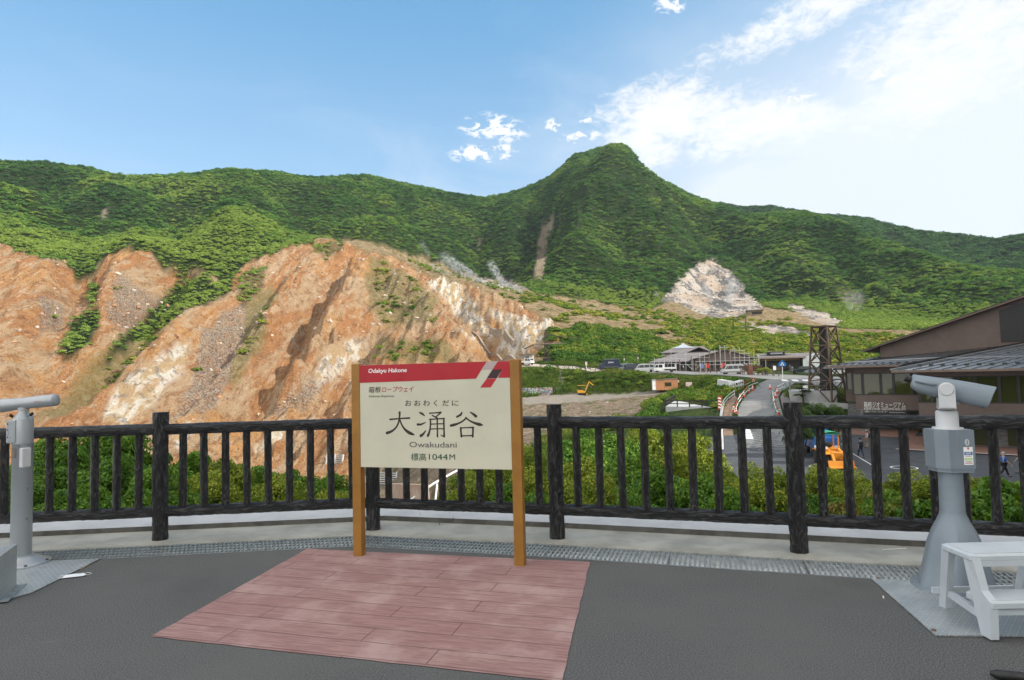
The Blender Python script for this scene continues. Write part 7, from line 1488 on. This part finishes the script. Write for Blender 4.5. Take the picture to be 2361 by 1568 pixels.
SH = [(130,1012,17,150,'green'),(215,1002,18,165,'green'),(300,1018,17,150,'green'),(270,1052,12,160,'green'),(80,1062,13,140,'green'),(430,1056,17,170,'green'),(520,1064,17,150,'yellow'),(600,1076,18,150,'green'),(470,1104,12,170,'yellow'),(690,1092,18,140,'green'),(770,1104,17,120,'green'),(640,1122,12,170,'yellow'),(775,1138,12,130,'yellow'),(20,1092,11,120,'green'),(365,1092,11,150,'green'),(180,1122,10,160,'green'),
 (1070,1098,20,110,'yellow'),(1130,1068,22,140,'yellow'),(1120,1108,14,150,'yellow'),(1205,1040,24,120,'yellow'),(1232,1092,13,150,'yellow'),(1190,1122,11,140,'green'),(1035,1140,13,90,'yellow'),
 (1330,1014,30,150,'green'),(1410,1006,33,160,'green'),(1500,990,37,170,'yellow'),(1590,1000,36,150,'yellow'),(1560,1042,24,180,'yellow'),(1440,1054,22,180,'green'),(1340,1074,18,150,'yellow'),(1640,1072,21,140,'yellow'),(1715,1082,19,120,'yellow'),(1785,1090,18,120,'yellow'),(1500,1102,14,190,'green'),(1620,1112,13,180,'green'),(1390,1114,13,170,'yellow'),(1740,1122,11,170,'yellow'),(1290,1122,12,120,'yellow'),(1680,1140,9.5,130,'green'),(1450,1142,9.5,150,'green'),
 (1905,1082,13,110,'yellow'),(1960,1096,12,100,'yellow'),(2005,1118,10.5,80,'yellow'),(2100,1096,10.5,110,'yellow'),(2155,1104,10,100,'yellow'),(2235,1104,9.6,90,'yellow'),(2050,1140,9,90,'green'),(1890,1140,9,110,'green')]
bays = [(0, 'the leftmost bay'), (370, 'the bay left of the sign'), (860, 'the bay behind the sign'), (1286, 'the bay right of the sign'), (1843, 'the bay by the grey telescope')]; used = {}
for i, (px_, yt, d_, w_, kd) in enumerate(SH):
    bay = [b_ for x_, b_ in bays if x_ <= px_][-1]; st0 = [x_ for x_, b_ in bays if x_ <= px_][-1]; wdt = {0: 46, 370: 47, 860: 44, 1286: 54, 1843: 60}[st0]; gap = min(10, max(1, int((px_-st0)/wdt)+1)); nth = ['first', 'second', 'third', 'fourth', 'fifth', 'sixth', 'seventh', 'eighth', 'ninth', 'tenth'][gap-1]; depth = 'close by' if d_ < 11.5 else 'below' if d_ < 15.5 else 'farther down' if d_ < 27 else 'far down'
    lb_s = '%s shrub %s, %s gap of %s' % ('deep green' if kd == 'green' else 'yellowish', depth, nth, bay)
    if lb_s in used: lb_s = lb_s.replace('shrub', 'bushy shrub')
    used[lb_s] = 1; shrub(px_, yt, d_, w_, kd, i % 4, lb_s, 'shrubs on the bank beyond the fence')
for j, (px_, yt, d_, w_, lb_s) in enumerate([(2020,1128,9.2,60,'shrub with red and pink young leaves left of the grey telescope'),(2075,1150,8.4,70,'low shrub with orange tinted young leaves left of the grey telescope'),(1945,1152,8.4,60,'small shrub with a few reddish leaves right of the last fence post')]): shrub(px_, yt, d_, w_, 'red', j, lb_s, 'shrubs on the bank beyond the fence')
for j, (px_, yt, d_, w_, lb_s) in enumerate([(2300,1112,8.6,130,'broad leaved green shrub at the right edge beyond the fence'),(2345,1150,7.9,90,'low broad leaved shrub nearest the fence at the right edge'),(2120,1158,8.0,90,'low broad leaved plant just left of the grey telescope pedestal'),(2255,1150,8.2,80,'low broad leaved plant just right of the grey telescope pedestal')]): shrub(px_, yt, d_, w_, 'broad', j % 2, lb_s, 'shrubs on the bank beyond the fence', 'broadleaf_shrub')
for j, (px_, yt, d_, w_, lb_s) in enumerate([(1845,948,62,70,'dark clipped shrub behind the tall fence post below the tower'),(1880,934,66,60,'dark rounded shrub at the left foot of the lattice tower'),(1925,940,66,50,'dark rounded shrub at the right foot of the lattice tower'),(1770-8,849,140,34,'brown green shrub on the grass by the timber fence')]): shrub(px_, yt, d_, w_, 'pine' if j < 3 else 'yellow', j % 2, lb_s, 'clipped shrubs near the lattice tower')
# clipped pine in layered pads
p = ground(1852, 930, 40); pt = thing('pine_tree', 'small layered garden pine between the terrace and the lattice tower', 'tree', p, .4); k_ = math.hypot(p.x, p.y)/FPX; g = MB(); g.tube([(0, 0, -.2), (.15, .1, 12*k_), (-.1, 0, 22*k_), (.05, .1, 36*k_)], [.14, .11, .08, .04], 7); g.build('trunk', M_STEM, pt)
for j, (x, z_, r_) in enumerate(((-10, 16, 13), (9, 24, 12), (-7, 30, 10), (3, 38, 9))): 
    fm, sm = proto('pine', j % 2); o = bpy.data.objects.new('foliage_pad', fm); COL.objects.link(o); o.parent = pt; o.location = (x*k_, 0, z_*k_-2*k_); o.scale = (r_*k_, r_*k_, 6*k_); g = MB(); g.tube([(0, 0, z_*k_-5*k_), (x*k_*.7, 0, z_*k_)], [.06, .03], 5); g.build('limb', M_STEM, pt)

# ------------------------------------------------------------------ people
def skinmesh(V, E, Rr, root, name, mat, parent, sub=1):
    me_ = bpy.data.meshes.new(name); me_.from_pydata(V, E, []); o = bpy.data.objects.new(name, me_); COL.objects.link(o); o.modifiers.new('skin', 'SKIN'); 
    for i, sv in enumerate(me_.skin_vertices[0].data): sv.radius = (Rr[i], Rr[i]) if not hasattr(Rr[i], '__len__') else Rr[i]; sv.use_root = (i == root)
    o.modifiers.new('sub', 'SUBSURF').levels = sub; bpy.context.view_layer.update()
    nm = bpy.data.meshes.new_from_object(o.evaluated_get(bpy.context.evaluated_depsgraph_get())); COL.objects.unlink(o); bpy.data.objects.remove(o)
    nm.materials.clear(); nm.materials.append(mat); nm.polygons.foreach_set('use_smooth', [True]*len(nm.polygons)); o = bpy.data.objects.new(name, nm); COL.objects.link(o); o.parent = parent; return o
PM = {}
def pmat(c, r=.8):
    k = tuple(c)
    if k not in PM: PM[k] = mottled('cloth', c, tuple(x*.85 for x in c), 6, r)
    return PM[k]
SKIN = mottled('skin', (.50, .31, .22), (.46, .28, .20), 6, .6)
def person(p, face, label, shirt, trousers, hair=(.02, .017, .015), pose='stand', shorts=False, pack=None, hat=None, h=1.66, near=True, bag=None, group=None):
    th = thing('person', label, 'person', p, face, group); s = h/1.70                       # faces local +X
    st = {'stand': (.0, .04, .0, .05), 'walk': (.30, -.26, -.28, .30), 'photo': (.05, -.04, 0, 0)}[pose]; a1, a2, sw1, sw2 = st
    J = {}; J['pel'] = (0, 0, .93); J['waist'] = (0, 0, 1.06); J['chest'] = (.01, 0, 1.28); J['neck'] = (.0, 0, 1.45); J['jaw'] = (.02, 0, 1.53); J['head'] = (.015, 0, 1.61)
    for sd, ys, a, sw in (('L', 1, a1, sw1), ('R', -1, a2, sw2)):
        J['hip'+sd] = (0, .09*ys, .90); bend = .10 if (pose == 'walk' and a < 0) else .02
        J['knee'+sd] = (a*.55+bend*.5, .095*ys, .50); J['ank'+sd] = (a*1.05-bend*.8, .10*ys, .09+(.05 if bend > .05 else 0)); J['toe'+sd] = (a*1.05+.15, .11*ys, .04+(.02 if bend > .05 else 0)); J['sho'+sd] = (0, .175*ys, 1.40)
        if pose == 'photo': J['elb'+sd] = (.16, .22*ys, 1.20); J['wri'+sd] = (.34, .10*ys, 1.44); J['hand'+sd] = (.40, .07*ys, 1.50)
        else: J['elb'+sd] = (sw*.35-.02, .225*ys, 1.13); J['wri'+sd] = (sw*.8+.06, .23*ys, .90); J['hand'+sd] = (sw*.9+.09, .225*ys, .81)
    nm = list(J); ix = {n: i for i, n in enumerate(nm)}; V = [tuple(c*s for c in J[n]) for n in nm]
    Ed = [('pel', 'waist'), ('waist', 'chest'), ('chest', 'neck'), ('neck', 'jaw'), ('jaw', 'head')] + [e for sd in 'LR' for e in (('pel', 'hip'+sd), ('hip'+sd, 'knee'+sd), ('knee'+sd, 'ank'+sd), ('ank'+sd, 'toe'+sd), ('chest', 'sho'+sd), ('sho'+sd, 'elb'+sd), ('elb'+sd, 'wri'+sd), ('wri'+sd, 'hand'+sd))]
    rr = dict(pel=.125, waist=.115, chest=.125, neck=.052, jaw=.072, head=.094); rk = dict(hip=.085, knee=.056, ank=.038, toe=.034, sho=.055, elb=.038, wri=.026, hand=.030)
    R0 = [rr[n] if n in rr else rk[n[:-1]] for n in nm]
    body = skinmesh(V, [(ix[a], ix[b_]) for a, b_ in Ed], [r*s for r in R0], 0, 'body', SKIN, th)
    def sub(names, edges, grow, name, mat, root=0):
        i2 = {n: k for k, n in enumerate(names)}; skinmesh([V[ix[n]] for n in names], [(i2[a], i2[b_]) for a, b_ in edges], [(R0[ix[n]]+grow)*s for n in names], root, name, mat, th)
    sub(['pel', 'waist', 'chest', 'neck0', 'shoL', 'elbL', 'shoR', 'elbR'] if False else ['pel', 'waist', 'chest', 'shoL', 'elbL', 'shoR', 'elbR'], [('pel', 'waist'), ('waist', 'chest'), ('chest', 'shoL'), ('shoL', 'elbL'), ('chest', 'shoR'), ('shoR', 'elbR')], .018, 'shirt', pmat(shirt))
    leg = ['pel', 'hipL', 'kneeL', 'hipR', 'kneeR'] + ([] if shorts else ['ankL', 'ankR']); le = [('pel', 'hipL'), ('hipL', 'kneeL'), ('pel', 'hipR'), ('hipR', 'kneeR')] + ([] if shorts else [('kneeL', 'ankL'), ('kneeR', 'ankR')])
    sub(leg, le, .022, 'shorts' if shorts else 'trousers', pmat(trousers))
    hc = Vector(V[ix['head']]); g = MB(); n = 12; vs = []
    for j in range(6):
        ph = math.pi*.62*j/5
        for i in range(n): a = 6.2832*i/n; front = max(0, math.cos(a)); ph2 = ph*(1-.42*front); vs.append(hc+Vector((.112*math.sin(ph2)*math.cos(a)-.012, .104*math.sin(ph2)*math.sin(a), .118*math.cos(ph2)+.012))*s)
    g.add(vs, [(j*n+i, (j+1)*n+i, (j+1)*n+(i+1) % n, j*n+(i+1) % n) for j in range(5) for i in range(n)], 0, True); g.build('hair', pmat(hair), th)
    if near:
        for ys in (-1, 1): g = MB(); g.lathe([(.0, -.008), (.012, 0), (0, .008)], 8, 0, hc+Vector((.088, .034*ys, .0))*s); g.build('eye', M_FRAME, body); 
        g = MB(); g.prism([hc+Vector((.09, -.014, -.045))*s, hc+Vector((.09, .014, -.045))*s, hc+Vector((.092, 0, .0))*s], (.022*s, 0, -.006)); g.build('nose', SKIN, body); g = MB(); g.box(hc+Vector((.084, 0, -.072))*s, (.012, .045, .008)); g.build('mouth', pmat((.30, .10, .08)), body)
        for sd, ys in (('L', 1), ('R', -1)):
            a, b_ = Vector(V[ix['wri'+sd]]), Vector(V[ix['hand'+sd]]); d = (b_-a).normalized(); x_ = Vector((1, 0, 0)); x_ = (x_-d*x_.dot(d)).normalized(); y_ = d.cross(x_)
            for k in range(4): L = (.065, .078, .074, .058)[k]; f0 = b_+x_*(.030-.019*k)+d*.012; g = MB(); g.tube([f0, f0+d*L*.5-y_*ys*.006, f0+d*L-y_*ys*.022], [.009, .008, .006], 6); g.build('finger', SKIN, body)
            g = MB(); f0 = b_+x_*.026-d*.03; g.tube([f0, f0+x_*.024+d*.025, f0+x_*.026+d*.055], [.010, .009, .007], 6); g.build('thumb', SKIN, body)
            t_ = Vector(V[ix['toe'+sd]]); k_ = Vector(V[ix['ank'+sd]]); g = MB(); g.box((t_+k_)/2+Vector((.01, 0, -.015)), (.27*s, .10*s, .085*s), 0, None, .03); g.build('shoe', pmat((.10, .09, .09)), th)
    if pack: g = MB(); g.box(Vector((-.22, 0, 1.20))*s, (.20*s, .30*s, .46*s), 0, None, .06); pk = g.build('backpack', pmat(pack), th); g = MB(); g.box(Vector((-.335, 0, 1.10))*s, (.06*s, .22*s, .20*s), 0, None, .03); g.build('front_pocket', pmat(tuple(c*.7 for c in pack)), pk)
    if hat: g = MB(); g.lathe([(.17*s, .02), (.17*s, .03), (.11*s, .04), (.10*s, .12), (.06*s, .15), (0, .15)], 16, 0, hc+Vector((-.01, 0, .02))); g.build('hat', pmat(hat), th)
    if pose == 'photo': g = MB(); g.box(Vector((.42, 0, 1.53))*s, (.02, .15, .08)); g.build('camera', M_FRAME, th)
    return th
zz = lambda X, Y: ground((3100+X/2.3705)/1.7348, (1600+Y/2.3705)/1.7348, 15)+Vector((0, 0, .09))
person(zz(668, 505), R_(80), 'person with a blue backpack and white shirt walking towards the museum', (.62, .62, .62), (.10, .10, .08), pose='walk', pack=(.02, .15, .42), h=1.72)
person(zz(592, 480), R_(25), 'person in dark clothes holding up a camera behind the loader canopy', (.05, .08, .09), (.03, .035, .05), pose='photo')
person(zz(815, 555), R_(85), 'person with a black backpack walking away over the parking lot', (.06, .10, .16), (.03, .05, .09), pose='walk', pack=(.02, .022, .028))
person(zz(876, 462), R_(170), 'woman in a brown hat, shorts and navy backpack by the museum entrance', (.62, .55, .52), (.26, .20, .14), pose='stand', shorts=True, pack=(.03, .06, .17), hat=(.32, .20, .16), h=1.62)
person(zz(2178, 742), R_(-12), 'grey haired man in a blue polo shirt and black trousers walking right', (.02, .13, .45), (.012, .012, .014), hair=(.38, .37, .36), pose='walk', h=1.70)
person(zz(2352, 705), R_(165), 'person in a pale shirt and grey trousers at the right edge', (.55, .58, .60), (.20, .18, .16), pose='walk', h=1.68)
fc = [(1650,446,(.55,.30,.10)),(1668,452,(.25,.16,.10)),(1692,440,(.60,.58,.55)),(1722,446,(.10,.10,.12)),(1748,438,(.45,.35,.25)),(1776,436,(.70,.70,.70)),(1806,444,(.20,.22,.30)),(1835,440,(.42,.10,.08)),(1884,438,(.08,.08,.10)),(1925,446,(.65,.65,.66)),(1948,452,(.10,.16,.32)),(1975,482,(.12,.22,.40)),(1996,446,(.45,.60,.25)),(2030,436,(.55,.50,.42)),(690,462,(.45,.60,.62)),(713,452,(.10,.50,.30)),(905,455,(.16,.16,.2)),(1135,470,(.5,.2,.16)),(1625,446,(.72,.72,.72))]
names = ['leftmost by the shop sign, in an orange top', 'second from the left under the shop sign, in a brown top', 'in an off white top left of the shop entrance', 'in a black top below the shop sign', 'in a tan top below the shop sign', 'in a white top left of the white sign pole', 'in a slate blue top beside the sign pole', 'in a dark red top right of the sign pole', 'in a black top at the shop doors', 'in a white top at the shop doors', 'in a navy top at the shop doors', 'in a blue dress nearest the road in front of the shop', 'in a pale green top right of the shop doors', 'in a beige top at the right end of the shop', 'in a pale blue top beside the scaffold wing', 'in a green top beside the scaffold wing', 'in a dark top behind the scaffolding pipes', 'in a reddish top behind the silver and grey van', 'in a white top right of the wide notice board']
for (X, Y, c), lb_s in zip(fc, names): person(ground(*pf(X, Y), 60)+Vector((0, 0, .05)), random.uniform(0, 6.28), 'distant person ' + lb_s, c, random.choice([(.04, .05, .08), (.10, .09, .08), (.03, .03, .03)]), pose=random.choice(['stand', 'walk']), h=random.uniform(1.55, 1.75), near=False, group='visitors in front of the shop')

# ------------------------------------------------------------------ steam from the vents
def steam(P0, P1, w0, w1, d, dens, label, seed):
    a, b_ = at(*P0, d), at(*P1, d); ax = b_-a; L = ax.length; k_ = d/FPX; r0, r1 = w0*k_/2, w1*k_/2; rg = random.Random(seed); g = MB(); pts = [(rg.uniform(-.18, .18)*r1*math.sin(i), rg.uniform(-.18, .18)*r1*math.sin(i*1.3), L*(i/8*1.16-.08)) for i in range(9)]
    g.tube(pts, [max(.3, (r0+(r1-r0)*i/8)*(.25 if i in (0, 8) else 1)) for i in range(9)], 14, 0, True, True); mt = bpy.data.materials.new('steam'); mt.use_nodes = True; t = NT(mt.node_tree); t.nt.nodes.remove(t.nt.nodes['Principled BSDF'])
    oc = t.n('ShaderNodeTexCoord').outputs['Object']; sp = t.n('ShaderNodeSeparateXYZ', {0: oc}); rad = t.math('SQRT', t.math('ADD', t.math('POWER', sp.outputs[0], 2), t.math('POWER', sp.outputs[1], 2))); rz_ = t.math('ADD', r0, t.math('MULTIPLY', sp.outputs[2], (r1-r0)/L))
    f = t.mr(t.math('DIVIDE', rad, rz_), .15, .95, 1, 0); n_ = t.mr(t.noise(t.vec('ADD', oc, (seed*9.1, 0, 0)), 4.2/max(r0+r1, .5), 6, .62, dist=.6), .46, .68); en = t.math('MULTIPLY', t.mr(sp.outputs[2], -L*.05, L*.1), t.mr(sp.outputs[2], L*1.05, L*.55))
    den = t.math('MULTIPLY', t.math('MULTIPLY', t.math('MULTIPLY', f, n_), en), dens)
    v = t.n('ShaderNodeVolumePrincipled', {'Color': (.97, .98, 1, 1), 'Density': den, 'Anisotropy': .2}); t.nt.links.new(v.outputs[0], t.nt.nodes['Material Output'].inputs['Volume'])
    o = g.build('steam', mt); o.rotation_euler = ax.to_track_quat('Z', 'X').to_euler(); o.location = a; tag(o, label, 'steam', None, 'stuff')
steam((1118, 655), (1012, 588), 22, 46, 352, 1.25, 'white steam drifting left behind the crest of the orange scarp', 1); steam((1162, 660), (1126, 600), 20, 34, 348, 1.23, 'narrow white steam plume at the vent behind the crest', 2); steam((1205, 672), (1140, 640), 14, 26, 346, 1.02, 'low white steam along the pale patch behind the crest', 3)
steam((990, 590), (968, 552), 14, 24, 378, 0.358, 'faint puff of steam above the ridge left of the vents', 4); steam((1040, 640), (990, 606), 18, 26, 318, 0.288, 'thin steam on the crest of the scarp', 5)
steam((1672, 730), (1690, 640), 12, 50, 425, 0.96, 'steam rising in the large fumarole on the mountain foot', 6); steam((1640, 700), (1625, 650), 18, 40, 440, 0.666, 'faint steam in the left of the large fumarole', 7); steam((1528, 695), (1508, 672), 8, 16, 420, 1.28, 'small steam puff left of the large fumarole', 8); steam((1972, 722), (1965, 668), 34, 66, 405, .13, 'bluish steam veil on the slope above the museum', 9)

# ------------------------------------------------------------------ the air between here and the far ridges
g = MB(); g.box((0, 640, 230), (3600, 1800, 620)); mt = bpy.data.materials.new('haze'); mt.use_nodes = True; t = NT(mt.node_tree); t.nt.nodes.remove(t.nt.nodes['Principled BSDF'])
v = t.n('ShaderNodeVolumePrincipled', {'Color': (.72, .88, 1, 1), 'Density': .00006, 'Anisotropy': 0.0}); t.nt.links.new(v.outputs[0], t.nt.nodes['Material Output'].inputs['Volume'])
hz_ = g.build('haze', mt); hz_['kind'] = 'stuff'; hz_['label'] = 'thin pale haze in the air towards the far ridges'
